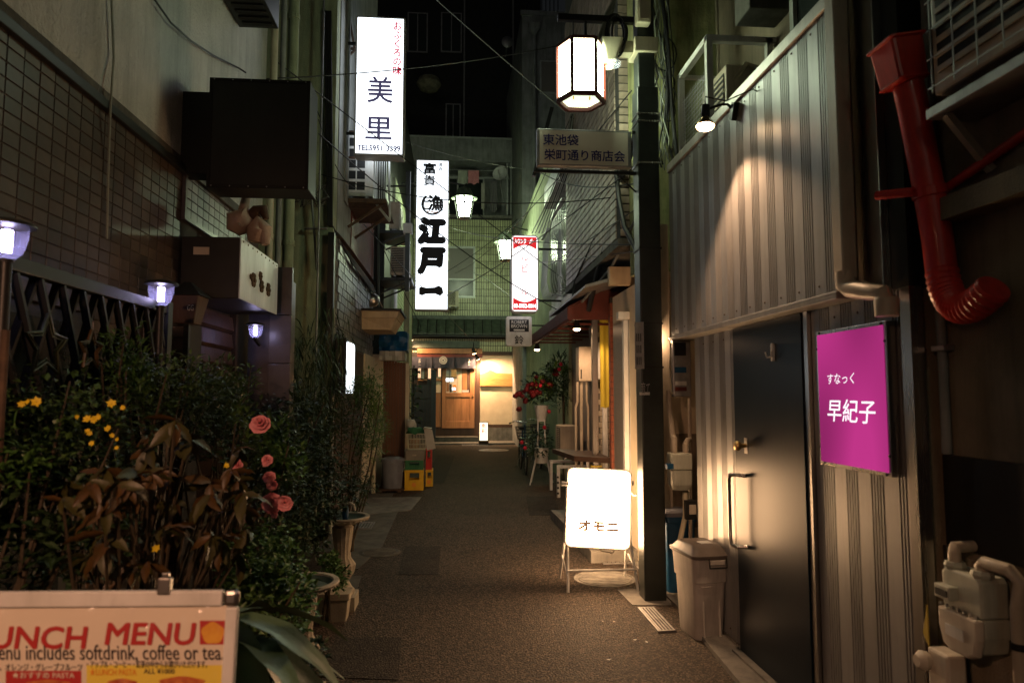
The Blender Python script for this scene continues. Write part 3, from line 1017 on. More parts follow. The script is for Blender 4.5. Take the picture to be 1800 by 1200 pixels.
MB().lathe([(.03, 0), (.034, .02), (.02, .04)], (1.65, p.y + .03, p.z), 12, Matrix.Rotation(-math.pi / 2, 3, 'Y')).build('knob', 'meter_face', t, smooth=True)

# ================================================================ pole with lantern
PY = 5.24
px0, px1 = at(1126, 900, Y=PY).x, at(1164, 900, Y=PY).x
pw = px1 - px0
pc_ = (px0 + px1) / 2
PL = thing('lamp_post', 'dark square steel post standing at the right edge of the lane', 'post', (pc_, PY, 0))
zs = at(1130, 160, Y=PY).z
box('shaft', 'pole', PL, px0, px1, PY - pw / 2, PY + pw / 2, 0, zs, bev=.01)
box('upper_shaft', 'pole', PL, px0 + .014, px1 - .022, PY - pw / 2 + .01, PY + pw / 2 - .01, zs, 5.4, bev=.008)
for py_ in (207, 220, 292):
    z = at(1130, py_, Y=PY).z
    box('strap', 'steel', PL, px0 - .006, px1 + .006, PY - pw / 2 - .006, PY + pw / 2 + .006, z - .007, z + .007)
for py_ in (570, 646, 440):
    z = at(1145, py_, Y=PY).z
    box('strap', 'black_metal', PL, px0 - .005, px1 + .005, PY - pw / 2 - .005, PY + pw / 2 + .005, z - .008, z + .008)
yfp = PY - pw / 2
q = R(1128, 548, 1137, 638, yfp)
pl = thing('notice_plate', 'narrow weathered notice plate strapped to the dark post', 'notice', (px0 - .03, yfp, 2))
q = R(1115, 566, 1131, 648, yfp)
MB().box(q[0], q[1], yfp - .02, yfp - .012, q[2], q[3]).build('plate', 'zinc', pl, bev=.002)
b = MB()
for i in range(9):
    b.box(q[0] + .012 + (i % 3) * .015, q[0] + .018 + (i % 3) * .015, yfp - .0225, yfp - .0205, q[2] + .03 + (i // 3) * .09, q[2] + .09 + (i // 3) * .09)
b.build('print', 'black_ink', pl)
q = R(1127, 671, 1142, 695, yfp)
lettering('育て', PL, (q[0], yfp - .001, q[2]), (1, 0, 0), (0, 0, 1), q[1] - q[0], q[3] - q[2], 'zinc', name='sticker')
q = R(1124, 689, 1142, 694, yfp)
MB().box(q[0], q[1], yfp - .004, yfp - .001, q[2], q[3]).build('label_strip', 'white_paint', PL)
# cream clamp, flood light, distribution box at the top
t = thing('lamp_bracket', 'cream steel bracket clamped round the top of the dark post', 'bracket', (pc_, PY, 4.1))
z0, z1 = at(1130, 101, Y=PY).z, at(1130, 76, Y=PY).z
box('clamp', 'cream_plastic', t, px0 - .02, px1 - .0, yfp - .02, PY + pw / 2 + .02, z0, z1, bev=.006)
box('arm', 'cream_plastic', t, at(1078, 90, Y=PY).x, px0 - .021, PY - .045, PY + .045, z0 + .01, z1 - .01, bev=.004)
q0 = at(1070, 95, Y=PY)
MB().loft([rrect(q0.x, PY, q0.z - .09, .045, .09, .02), rrect(q0.x + .01, PY, q0.z + .09, .09, .1, .02)]).build('flood_head', 'cream_plastic', t)
MB().lathe([(.05, 0), (.055, .03), (.045, .04)], (q0.x + .03, PY - .06, q0.z - .13), 12).build('flood_glass', 'clear_glass', t, smooth=True)
t = thing('distribution_box', 'cream cable distribution box on the very top of the dark post', 'box', (pc_, PY, 4.4))
q = R(1117, 3, 1141, 46, yfp - .03)
MB().box(q[0], q[1], yfp - .09, yfp - .0, q[2], q[3] + .05).build('case', 'cream_plastic', t, bev=.012)
MB().box(q[0] + .015, q[1] - .015, yfp - .096, yfp - .0905, q[2] + .02, q[3] + .03).build('lid', 'cream_plastic', t, bev=.004)
# hanging lantern
t = thing('street_lantern', 'glowing six sided lantern with brown frame hung above the lane', 'lantern', (1.0, PY, 3.7))
lx, lz0, lz1 = at(1021, 130, Y=PY).x, at(1020, 162, Y=5.07).z, at(1020, 64, Y=5.07).z
LH = lz1 - lz0
rt, rb = .182, .182
ang = [math.radians(60 * k_ - 2) for k_ in range(6)]
TT = [Vector((lx + rt * 1.02 * math.cos(a), PY + rt * math.sin(a), lz1)) for a in ang]
# (slightly wider at its foot)
BB = [Vector((lx + rb * 1.02 * math.cos(a), PY + rb * math.sin(a), lz0)) for a in ang]
CC = [Vector((lx + rb * .78 * math.cos(a), PY + rb * .78 * math.sin(a), lz0)) for a in ang]
for k_ in range(6):
    n_ = (k_ + 1) % 6
    MB().add([TT[k_], TT[n_], BB[n_], BB[k_]], [(0, 1, 2, 3)]).build('lantern_pane', 'g_lantern', t)
    MB().bar(TT[k_], BB[k_], .026).build('frame_bar', 'maroon_paint', t)
    MB().bar(TT[k_], TT[n_], .026).build('frame_bar', 'maroon_paint', t)
    MB().bar(BB[k_], BB[n_], .03).build('frame_bar', 'maroon_paint', t)
mid = Vector((lx, PY, lz0 + .006))
MB().add([p * .985 + Vector((lx, PY, lz0)) * .015 + Vector((0, 0, .02)) for p in BB], [tuple(range(6))]).build('base_pane', mat('frosted_lantern_base', (.7, .75, .6), None, emit=(.85, 1, .72), strength=1.3), t)
for k_ in range(0):
    n_ = (k_ + 1) % 6
    MB().add([BB[k_] + Vector((0, 0, -.004)), BB[n_] + Vector((0, 0, -.004)), CC[n_] + Vector((0, 0, .004)), CC[k_] + Vector((0, 0, .004))], [(0, 1, 2, 3)]).build('skirt_pane', mat('frosted_lantern_skirt', (.7, .75, .6), None, emit=(.85, 1, .72), strength=.8), t)
MB().add(TT, [tuple(range(6))]).build('top_plate', 'maroon_paint', t)
for dx in (-.07, .06):
    MB().bar((lx + dx, PY - .05, lz0 - .005), (lx + dx, PY - .05, lz0 + .06), .012).build('catch', 'brass', t)
t = thing('hanger_arm', 'black horizontal arm that carries the six sided lantern', 'bracket', (1.1, PY, 4.2))
z = at(1040, 34, Y=PY).z
MB().bar((at(980, 34, Y=PY).x, PY, z), (px0, PY, z), .05).build('arm', 'black_metal', t, bev=.004)
MB().bar((lx + .04, PY, lz1), (lx + .04, PY, z), .02).bar((lx - .06, PY, lz1), (lx - .06, PY, z), .008).build('hanger', 'black_metal', t)
# name plate sign
t = thing('street_name_sign', 'cream rectangular street association sign with two lines of navy writing', 'sign', (1.1, PY, 3))
SPY = PY + .05
q = R(944, 228, 1110, 293, SPY - .03)
MB().box(q[0], q[1], SPY - .03, SPY + .03, q[2], q[3]).build('sign_case', 'zinc', t, bev=.006)
MB().box(q[0] + .02, q[1] - .03, SPY - .034, SPY - .0305, q[2] + .016, q[3] - .016).build('sign_face', 'sign_cream', t)
h_ = q[3] - q[2]
w_ = q[1] - q[0]
lettering('東池袋', t, (q[0] + w_ * .065, SPY - .034, q[2] + h_ * .55), (1, 0, 0), (0, 0, 1), w_ * .37, h_ * .29, 'blue_ink', bold=.014)
lettering('栄町通り商店会', t, (q[0] + w_ * .075, SPY - .034, q[2] + h_ * .15), (1, 0, 0), (0, 0, 1), w_ * .85, h_ * .29, 'blue_ink', bold=.014)
z = at(1040, 303, Y=PY).z
MB().bar((q[0] - .03, PY, z), (px0 + .02, PY, z + .0), .022).bar((q[1], PY, q[3] - .02), (px0 + .02, PY, q[3] - .02), .02).build('mounting_bar', 'black_metal', t)
tube('brace', 'black_metal', t, [(q[1] - .1, PY, z), (q[1] - .12, PY, z - .02), (px0, PY, z - .15)], .006, 6)

# ================================================================ lit sandwich sign
SY = 5.62
t = thing('sandwich_sign', 'brightly lit white sandwich board sign with rounded corners on legs', 'sign', (1.1, SY, 0))
q = R(994, 823, 1107, 962, SY)
cx, cz, hx, hz = (q[0] + q[1]) / 2, (q[2] + q[3]) / 2, (q[1] - q[0]) / 2, (q[3] - q[2]) / 2
tilt = Matrix.Rotation(math.radians(-7), 3, 'X') @ Matrix.Rotation(math.radians(3), 3, 'Y')
rz = Matrix.Rotation(math.radians(-5), 3, 'Z')
RT = rz @ tilt
cc = Vector((cx, SY, cz))


def panel(h1, h2, r, d0, d1):
    ring = rrect(0, 0, 0, h1, h2, r, 6)
    return [[cc + RT @ Vector((p.x, d, p.y)) for p in ring] for d in (d0, d1)]


MB().loft(panel(hx, hz, .05, -.055, .055)[::-1]).build('frame', 'white_paint', t, bev=.006)
MB().loft(panel(hx - .018, hz - .018, .04, -.062, -.056)[::-1]).build('lit_face', 'g_omoni', t)
MB().loft(panel(hx - .018, hz - .018, .04, .056, .062)[::-1]).build('lit_face', 'g_omoni', t)
lettering('オモニ', t, cc + RT @ Vector((-hx * .58, -.063, -hz * .56)), RT @ Vector((1, 0, 0)), RT @ Vector((0, 0, 1)), hx * 1.18, hz * .24, 'g_omoni_ink', bold=.06)
for sx in (-1, 1):
    x = cx + sx * (hx + .012)
    tube('leg', 'white_metal', t, [(x - .03 * sx, SY + .02, cz - hz * .3), (x, SY - .18, 0)], .011, 8)
    tube('leg', 'white_metal', t, [(x - .03 * sx, SY + .03, cz - hz * .3), (x, SY + .24, 0)], .011, 8)
    tube('side_brace', 'white_metal', t, [(x, SY - .15, .12), (x, SY + .12, .22)], .006, 6)
    MB().lathe([(.02, -.03), (.02, .03)], (x - .01 * sx, SY, cz + hz * .62), 10, Matrix.Rotation(math.pi / 2, 3, 'Y')).build('pivot', 'zinc', t)
tube('cross_bar', 'white_metal', t, [(cx - hx - .01, SY - .13, .155), (cx + hx + .01, SY - .13, .155)], .009, 8)
tube('lead', 'cream_plastic', t, sag(cc + Vector((hx, .02, hz * .5)), (px0, PY + .1, cz + hz * .45), .03), .006, 6)
tube('lead', 'cream_plastic', t, [cc + RT @ Vector((hx * .6, .07, -hz * .9)), cc + RT @ Vector((hx * .5, .02, -hz * 1.1)), cc + RT @ Vector((hx * .1, .05, -hz * 1.06)), cc + RT @ Vector((0, .07, -hz * .9))], .005, 6)

# unseen warm lamp added behind the post to light the column
t = thing('hidden_warm_lamp', 'warm lamp added out of sight behind the dark post', 'lamp', (1.6, 5.4, 1.9))
box('bracket', 'black_metal', t, 1.595, 1.66, 5.385, 5.415, 2.13, 2.16)
MB().lathe([(.02, .10), (.05, .06), (.055, .05)], (1.60, 5.4, 2.03), 16, caps=False).build('shade', 'black_metal', t, smooth=True)
MB().lathe([(.03, .06), (.038, .02), (.02, -.01), (.001, -.015)], (1.60, 5.4, 2.03), 16, caps=False).build('bulb', 'g_bulb', t, smooth=True)
lamp('bulb_light', 'POINT', t, (1.60, 5.4, 1.99), 13, (1, .62, .36), .02)

# ================================================================ rubbish bin
t = thing('rubbish_bin', 'pale grey plastic rubbish bin with domed brown lid', 'bin', (1.5, 4.3, 0))
by = 4.46
bcx, bh = at(1231, 1040, Y=4.46).x, at(1222, 982, Y=4.3).z
hw = .113
br = Matrix.Rotation(.12, 3, 'Z')


def rr3(z, hx_, hy_, r, seg=4):
    return [Vector((bcx, by, 0)) + br @ (p) for p in rrect(0, 0, z, hx_, hy_, r, seg)]


MB().loft([rr3(0, hw * .80, .125, .04), rr3(.015, hw * .86, .135, .04), rr3(bh * .70, hw * .97, .155, .04), rr3(bh * .71, hw * 1.04, .165, .04), rr3(bh * .97, hw * 1.09, .175, .04), rr3(bh, hw * 1.12, .18, .04)]).build('body', 'bin', t, smooth=True)
MB().loft([rr3(bh + .001, hw * 1.19, .192, .04), rr3(bh + .022, hw * 1.20, .195, .04), rr3(bh + .03, hw * 1.1, .175, .04), rr3(bh + .062, hw * .95, .14, .04), rr3(bh + .075, hw * .8, .11, .04)]).build('lid', 'bin_lid', t, smooth=True)
b = MB()
for (ox, ln) in ((-.48, 1), (.48, 1)):
    b.obb(Vector((bcx, by, bh * .36)) + br @ Vector((ox * hw, -.146, 0)), (.012, .012, bh * .62), br @ Matrix.Rotation(-.05, 3, 'X'))
b.obb(Vector((bcx, by, bh * .66)) + br @ Vector((-.25 * hw, -.155, 0)), (.1, .012, .012), br)
b.build('rib', 'bin', t, bev=.003)
b = MB()
hc = Vector((bcx, by, bh - .02)) + br @ Vector((.25 * hw, -.185, 0))
b.obb(hc, (.10, .018, .03), br)
b.build('latch', 'bin', t, bev=.004)
tube('latch_wire', 'black_metal', t, [hc + br @ Vector(v) for v in ((-.06, -.004, .03), (-.06, -.014, -.03), (.06, -.014, -.03), (.06, -.004, .03))], .004, 6)
MB().obb(Vector((bcx + .02, by - .04, bh + .077)), (.08, .07, .003), br).build('sticker', 'white_paint', t)
# ================================================================ RIGHT: mossy wall, services
t = thing('mossy_building', 'mossy rendered end wall rising behind the dark post', 'building', (2.4, 6.3, 0))
box('wall', 'plaster_moss', t, 1.56, 2.298, 5.70, 5.95, 2.6, 8.0)
box('lower_wall', 'plaster_cream', t, 1.70, 4.0, 5.65, 7.25, .02, 2.598)
box('rough_band', 'plaster_brown', t, 1.699, 2.6, 5.63, 5.648, .45, 1.22)
box('side_wall', 'plaster_brown', t, 2.3, 4.0, 5.66, 8.9, 2.6, 8.0)
t = thing('corner_column', 'cream painted square column standing just behind the dark post', 'column', (1.65, 5.45, 0))
q = R(1163, 560, 1181, 1000, 5.42)
MB().box(q[0] - .02, q[1], 5.42, 5.6, .2, 2.95).build('shaft', 'beige_metal', t, bev=.004)
MB().box(q[0] - .024, q[1] + .004, 5.416, 5.604, .02, .2).build('base', 'iron', t, bev=.004)
q = R(1183, 597, 1208, 697, 5.02)
t = thing('meter_cabinet', 'weathered grey electric meter cabinet hung at the end of the ribbed wall', 'meter box', (1.68, 5.1, 1.6))
MB().box(q[0], q[1] + .03, 5.02, 5.07, q[2], q[3]).build('case', 'zinc', t, bev=.006)
for k_, (a, b_, m_) in enumerate(((.72, .95, 'black'), (.58, .68, 'zinc'), (.42, .52, 'tarp'), (.2, .27, 'white_paint'), (.1, .17, 'maroon_paint'))):
    MB().box(q[0] + .012, q[1] - .01, 5.012, 5.0195, q[2] + (q[3] - q[2]) * a, q[2] + (q[3] - q[2]) * b_).build(('window', 'plate', 'plate', 'sticker', 'sticker')[k_], m_, t)
box('rain_hood', 'black_metal', t, q[0] - .01, q[1] + .05, 4.99, 5.09, q[3] + .002, q[3] + .02)
tube('wire', 'cream_plastic', t, [(q[0] - .006, 5.04, q[3] - .02), (q[0] - .02, 5.04, (q[2] + q[3]) / 2), (q[0] - .012, 5.04, q[2] + .04), (q[0] + .02, 5.04, q[2] - .01)], .005, 6)
t = thing('gas_meter', 'dusty gas meter mounted above the lidded rubbish bin', 'gas meter', (1.65, 4.98, .9))
q = R(1182, 797, 1218, 862, 4.96)
zmid = at(1200, 826, Y=4.96).z
MB().box(q[0], q[1], 4.96, 5.10, zmid, q[3]).build('upper_case', 'meter', t, bev=.01)
MB().loft([rrect((q[0] + q[1]) / 2, 5.03, z, (q[1] - q[0]) / 2 * s_, .075 * s_, .03, 3) for z, s_ in ((q[2], .8), (q[2] + .04, 1), (zmid - .003, 1.02))]).build('lower_case', 'meter', t)
MB().box(q[0] - .045, q[0] + .005, 4.94, 4.99, zmid + .01, zmid + .05).build('counter_housing', 'tarp', t, bev=.003)
tube('inlet_pipe', 'beige_metal', t, [(q[0] + .04, 5.03, q[3]), (q[0] + .04, 5.03, q[3] + .05), (q[0] + .05, 5.05, q[3] + .10), (q[0] + .06, 5.12, q[3] + .12), (q[0] + .06, 5.2, q[3] + .35), (q[0] + .06, 5.2, 1.58)], .022, 10)
tube('outlet_pipe', 'beige_metal', t, [(q[1] - .03, 5.03, q[3]), (q[1] - .03, 5.03, q[3] + .06), (q[1] - .0, 5.06, q[3] + .09), (q[1] + .03, 5.1, q[3] + .09)], .022, 10)
c_ = (at(1204, 865, Y=5.0), at(1205, 905, Y=5.0), at(1195, 950, Y=5.0), at(1190, 1000, Y=5.0))
tube('yellow_gas_pipe', 'cream_plastic', None, [*c_], .02, 10, label='yellowish gas pipe bending down behind the lidded bin', cat='pipe')
tube('service_pipe', 'beige_metal', None, [at(1212, 700, Y=5.15), at(1213, 800, Y=5.15), at(1214, 1000, Y=5.15)], .014, 8, label='upright beige pipe beside the meter at the ribbed wall end', cat='pipe')
q = R(1203, 878, 1222, 912, 4.98)
t = thing('socket_box', 'small black outdoor socket box above the lidded bin', 'socket', (1.7, 4.98, .7))
MB().box(q[0], q[1], 4.95, 5.02, q[2], q[3]).build('case', 'black_metal', t, bev=.006)
MB().box(q[0] + .025, q[1] - .005, 4.94, 4.949, q[2] + .04, q[3] - .03).build('plate', 'meter_face', t, bev=.003)
q = R(1180, 872, 1196, 948, 5.35)
t = thing('blue_container', 'blue plastic container tucked behind the cream column', 'container', (1.75, 5.35, .02))
MB().loft([rrect(1.76, 5.4, z, a, a, .03) for z, a in ((.02, .1), (.55, .12), (.56, .13), (.6, .13))]).build('body', 'tarp', t, smooth=True)
MB().loft([rrect(1.76, 5.4, z, a, a, .03) for z, a in ((.602, .135), (.63, .13), (.645, .1))]).build('lid', 'grey_plastic', t, smooth=True)

# ================================================================ RIGHT: tiled upper building
TB = thing('brown_tiled_building', 'upper storey faced with small brown tiles above the shop fronts', 'building', (2.2, 7.4, 2.9))
TX = 1.47
TY0, TY1 = 5.97, 8.9
box('wall', 'grout_dark', TB, TX + .004, 2.298, TY0, TY1, 2.95, 7.5)
tiles(TB, (TX + .004, TY1, 2.97), (0, -1, 0), (0, 0, 1), TY1 - TY0, 3.6, .235, .075, .010, 'tile_tan', .012, (-1, 0, 0), off=0)
tiles(TB, (TX + .004, TY0, 2.97), (1, 0, 0), (0, 0, 1), .22, 3.6, .11, .075, .010, 'tile_tan', .010, (0, -1, 0), name='corner_tile', limit=100)
box('soffit', 'concrete_dark', TB, TX - .02, 2.298, TY0 - .02, TY1, 2.88, 2.948)
# eaves / grey awning roof over the near shop front
t = thing('grey_canopy', 'grey corrugated canopy with beige edge over the near right shop', 'canopy', (1.5, 6.5, 2.6))
e0, e1 = at(1092, 478, Y=6.9), at(1092, 500, Y=6.9)
MB().prism([(2.3, 6.6, 2.88), (2.3, 9.2, 2.88), (1.27, 9.2, 2.6), (1.27, 6.6, 2.6)], (0, 0, .02)).build('sheet', 'zinc', t)
b = MB()
for i in range(26):
    y = 6.62 + i * .1
    b.bar((2.28, y, 2.905), (1.28, y, 2.622), .03, .02)
b.build('ribs', 'zinc', t)
box('fascia', 'awning_beige', t, 1.5, 2.3, 6.52, 6.598, 2.62, 2.8)
# shop front under it
SF = thing('near_right_shopfront', 'shop front with white sliding door frames and red brick pier', 'shop front', (1.9, 6.8, 0))
q = R(1074, 560, 1095, 870, 7.26)
for i in range(34):
    z = .115 + i * .0715
    if z > 2.5:
        break
    o_ = 0 if i % 2 else .04
    box('brick', 'brick_red', SF, q[0], q[0] + .07 + o_, 7.26, 7.34, z, z + .066)
    box('brick', 'brick_red', SF, q[0] + .076 + o_, q[0] + .19, 7.26, 7.34, z, z + .066)
box('pier', 'grout_dark', SF, q[0] + .006, q[0] + .184, 7.266, 7.33, .112, 2.6)
for (a, b_) in ((1098, 1106), (1108, 1113), (1115, 1122)):
    q = R(a, 600, b_, 870, 6.55)
    MB().box(q[0], q[1], 6.55, 6.62, .115, 2.28).build('door_frame', 'white_paint', SF, bev=.004)
q = R(1096, 590, 1124, 600, 6.55)
MB().box(q[0] - .05, q[1] + .1, 6.54, 6.64, 2.285, 2.36).build('door_head', 'white_paint', SF, bev=.004)
MB().box(1.69, 1.71, 6.66, 7.2, .15, 2.28).build('pane', 'glass_frost', SF)
# recessed service wall Y 7.6..11.5, X 2.0
SW = thing('recessed_cream_wall', 'cream brick service wall recessed under the maroon awning', 'wall', (2.1, 9.5, 0))
box('wall', 'grout', SW, 2.03, 3.5, 8.6, 11.8, 0, 2.87)
box('end_wall', 'grout', SW, 1.74, 2.3, 8.62, 8.8, 0, 2.5)
tiles(SW, (1.74, 8.62, .12), (1, 0, 0), (0, 0, 1), .4, 2.3, .2, .072, .008, 'brick_cream', .008, (0, -1, 0), name='brick', off=.5, limit=120)
t = thing('steel_post', 'shiny steel post standing before the cream brick wall', 'post', (1.62, 8, .11))
q = R(1042, 590, 1052, 830, 8.0)
MB().box(q[0], q[1], 8, 8.07, .11, 2.6).build('shaft', 'steel', t, bev=.004)
MB().box(q[0] - .03, q[1] + .03, 7.98, 8.09, .70, .72).build('yellow_band', 'tape_yellow', t)
t = thing('white_post', 'white painted post between the steel post and the brick pier', 'post', (1.75, 7.8, .11))
q = R(1060, 590, 1068, 830, 8.5)
MB().box(q[0], q[1], 8.5, 8.56, .11, 2.6).build('shaft', 'white_paint', t, bev=.004)
t = thing('yellow_banner', 'long plain yellow cloth banner hanging from the maroon awning', 'banner', (1.66, 7.5, 1.4))
q = R(1055, 562, 1074, 716, 8.25)
b = MB()
n_ = 12
rows = []
for j in range(2):
    z = q[2] if j == 0 else q[3]
    rows.append([Vector((q[0] + (q[1] - q[0]) * i / n_, 8.25 + .004 * math.sin(i * 1.1 + j), z + (.008 * math.sin(i * .9) if j == 0 else 0))) for i in range(n_ + 1)])
ring = [rows[0] + [p + Vector((0, .006, 0)) for p in rows[0][::-1]], rows[1] + [p + Vector((0, .006, 0)) for p in rows[1][::-1]]]
b.loft(ring).build('cloth', 'yellow_cloth', t, smooth=True)
tube('rod', 'zinc', t, [(q[0] - .02, 8.25, q[3] + .005), (q[1] + .03, 8.25, q[3] + .005)], .008, 6)
# maroon awning
AW = thing('maroon_awning', 'sloping maroon canvas awning over the recessed right shops', 'awning', (1.6, 9.3, 2.4))
AX, AY0, AY1 = 1.24, 7.45, 11.3
az = at(1000, 541, Y=AY0).z
az1 = at(1000, 561, Y=AY0).z
MB().prism([(2.03, AY0, az + .42), (2.03, AY1, az + .42), (AX, AY1, az), (AX, AY0, az)], (0, 0, .012)).build('canvas', 'maroon', AW)
MB().box(AX - .004, AX + .006, AY0, AY1, az1, az - .002).build('valance', 'maroon', AW)
MB().prism([(AX + .007, AY0, az1), (2.03, AY0, az1), (2.03, AY0, az + .40), (AX + .007, AY0, az - .005)], (0, .01, 0)).build('end_panel', 'maroon', AW)
for i in range(7):
    y = AY0 + .2 + i * .6
    MB().bar((AX + .02, y, az1 + .03), (2.0, y, az1 + .03), .025).build('rib', 'maroon_paint', AW)
MB().bar((AX + .03, AY0 + .02, az1 + .0), (AX + .03, AY1, az1 + .0), .03).build('edge_bar', 'maroon_paint', AW)
b = MB()
for i in range(22):
    b.lathe([(.011, 0), (.008, .006)], (AX + .4, AY0 + .3 + i * .17, az1 + .04), 8)
b.build('fairy_bulbs', 'white_paint', AW, kind='stuff')


def bulb_lamp(px, py, Y, label, power, hood='brass', cone=None):
    p = at(px, py, Y=Y)
    t = thing('hanging_spot_lamp', label, 'lamp', (p.x, p.y, p.z), 'bare reflector bulbs under awnings and eaves')
    MB().lathe([(.012, .16), (.026, .15), (.03, .08), (.05, .0)], p, 16, caps=False).build('reflector', 'black_metal', t, smooth=True)
    MB().lathe([(.046, .01), (.04, -.012), (.02, -.024), (.001, -.026)], p, 16, caps=False).build('bulb', 'g_bulb', t, smooth=True)
    tube('arm', 'black_metal', t, [p + Vector((0, 0, .15)), p + Vector((.02, .02, .22)), p + Vector((.12, .05, .25))], .008, 6)
    lamp('bulb_light', 'SPOT', t, p + Vector((0, 0, -.03)), power, (1, .6, .34), .03, aim((0, 0, -1)), 150, .5)
    return t


bulb_lamp(1014, 578, 8.1, 'lit reflector bulb under the near end of the maroon awning', 60)
bulb_lamp(944, 614, 10.9, 'lit reflector bulb under the far corner of the maroon awning', 40)
# boiler, condenser, shelf table
t = thing('wall_boiler', 'beige gas water heater on the cream brick wall', 'water heater', (1.85, 9, 1.6))
q = R(1007, 613, 1034, 671, 9.0)
MB().box(q[0], q[1], 9.0 - .45, 9.0 - .22, q[2] - .0, q[3]).build('case', 'beige_metal', t, bev=.01)
MB().box(q[0] + .02, q[0] + .035, 8.545, 8.549, q[2] + .03, q[2] + .15).build('vent', 'black', t)
q2 = R(1035, 606, 1043, 668, 8.9)
MB().box(q2[0], q2[1] + .02, 8.65 - .2, 8.61, q2[2], q2[3]).build('side_box', 'white_metal', t, bev=.006)
for k_, (x_, w0) in enumerate(((1015, .016), (1022, .02), (1031, .014))):
    s0_ = at(x_, 671, Y=8.6)
    c = [s0_, s0_ + Vector((0, 0, -.25)), s0_ + Vector((.02 * (k_ - 1), .02, -.32)), s0_ + Vector((.02 * (k_ - 1), .02, -1.2))]
    tube('pipe', 'beige_metal', t, c, w0, 8)
condenser(*R(985, 748, 1016, 806, 10.6)[:2], 10.6, 11.1, *R(985, 748, 1016, 806, 10.6)[2:], '-x', 'beige air conditioner unit on a white rack behind the flower stand', 'beige_metal')
q = R(978, 808, 1060, 822, 10.4)
t = thing('white_rack', 'white perforated angle rack carrying the unit behind the flowers', 'rack', (q[0], 10.6, 0))
for x in (q[0], q[1]):
    for y in (10.35, 11.15):
        b = MB().box(x, x + .006, y, y + .05, 0, q[2]).box(x, x + .05, y, y + .006, 0, q[2])
        b.build('leg', 'white_paint', t)
MB().box(q[0], q[1] + .05, 10.35, 10.4, q[2], q[2] + .045).box(q[0], q[1] + .05, 11.15, 11.2, q[2], q[2] + .045).build('rail', 'white_paint', t)
for i in range(4):
    MB().box(q[0] - .001, q[0] + .03, 10.344, 10.349, .05 + i * .08, .08 + i * .08).build('punched_slot', 'black', t)
t = thing('plank_shelf', 'thick wooden plank shelf outside the recessed shop', 'shelf', (1.6, 8.3, .8))
sa, sb = at(992, 797, Y=8.6), at(1070, 808, Y=7.9)
MB().prism([(1.28, 9.0, .78), (1.38, 7.9, .78), (1.76, 7.6, .78), (1.76, 8.6, .78)], (0, 0, .06)).build('board', 'wood_dark', t, bev=.004)
for x, y in ((1.6, 8.3), (1.72, 7.8)):
    MB().box(x, x + .03, y, y + .03, .11, .778).build('leg', 'zinc', t)


# flower stand
def bloom(name, parent, c, r, m, n=14, facing=None):
    b = MB()
    c = Vector(c)
    for i in range(n):
        u_ = i / n
        a = i * 2.4
        lat = math.acos(1 - 1.7 * u_)
        out = Vector((math.cos(a) * math.sin(lat), math.sin(a) * math.sin(lat), math.cos(lat)))
        if facing is not None:
            out = Vector((0, 0, 1)).rotation_difference(Vector(facing).normalized()) @ out
        rr_ = r * (.45 + .55 * u_)
        s1 = out.orthogonal().normalized()
        s2 = out.cross(s1)
        q_ = c + out * rr_ * .75
        h = r * .55
        cu = random.uniform(-.3, .3)
        b.add([q_ + s1 * h, q_ + (s1 + s2) * h * .72 - out * h * .2, q_ + s2 * h - out * h * .1, q_ + (s2 - s1) * h * .7 - out * h * .25, q_ - s1 * h,
               q_ - (s1 + s2) * h * .7 - out * h * .2, q_ - s2 * h + out * cu * h * .3, q_ + (s1 - s2) * h * .7 - out * h * .2, q_ + out * h * .22],
              [(k_, (k_ + 1) % 8, 8) for k_ in range(8)])
    return b.build(name, m, parent)


def leafs(b, c, rad, n, L_, W__, seed=0, droop=.3, up=.4, shell=.4, box_=False):
    rnd = random.Random(seed)
    c = Vector(c)
    for i in range(n):
        while True:
            q_ = Vector((rnd.uniform(-1, 1), rnd.uniform(-1, 1), rnd.uniform(-1, 1)))
            if shell < q_.length < 1 or (box_ and True):
                break
        # clumps
        o_ = c + Vector((q_.x * rad[0], q_.y * rad[1], q_.z * rad[2]))
        d = Vector((q_.x + rnd.uniform(-.8, .8), q_.y + rnd.uniform(-.8, .8), rnd.uniform(-droop, up) + q_.z * .3)).normalized()
        s_ = d.cross(Vector((rnd.uniform(-.5, .5), rnd.uniform(-.5, .5), 1))).normalized()
        nn_ = s_.cross(d)
        l = L_ * rnd.uniform(.6, 1.25)
        w_ = W__ * rnd.uniform(.7, 1.2)
        f_ = w_ * .35
        b.add([o_, o_ + d * l * .45 + s_ * w_ + nn_ * f_, o_ + d * l - nn_ * l * .12, o_ + d * l * .45 - s_ * w_ + nn_ * f_, o_ + d * l * .5],
              [(0, 1, 4), (1, 2, 4), (2, 3, 4), (3, 0, 4)])


t = thing('flower_stand', 'congratulatory flower stand with red blooms on white splayed legs', 'flower stand', (at(952, 850, Z=0).x, at(952, 850, Z=0).y, 0))
fx, fy = at(952, 850, Z=0).x, at(952, 850, Z=0).y
zt_ = at(950, 712, Y=fy).z
for k_ in range(4):
    a = math.radians(35 + 90 * k_)
    tube('leg', 'white_paint', t, [(fx + .27 * math.cos(a), fy + .27 * math.sin(a), 0), (fx + .10 * math.cos(a), fy + .10 * math.sin(a), .55), (fx + .07 * math.cos(a), fy + .07 * math.sin(a), zt_)], .012, 6)
MB().lathe([(.10, .36), (.14, .62)], (fx, fy, 0), 20).build('lower_pot', 'white_paint', t, smooth=True)
MB().lathe([(.08, zt_ - .28), (.13, zt_)], (fx, fy, 0), 20).build('upper_pot', 'white_paint', t, smooth=True)
b = MB()
uc = at(952, 672, Y=fy)
leafs(b, (uc.x - .06, fy, uc.z - .12), (.30, .26, .26), 420, .11, .02, 5)
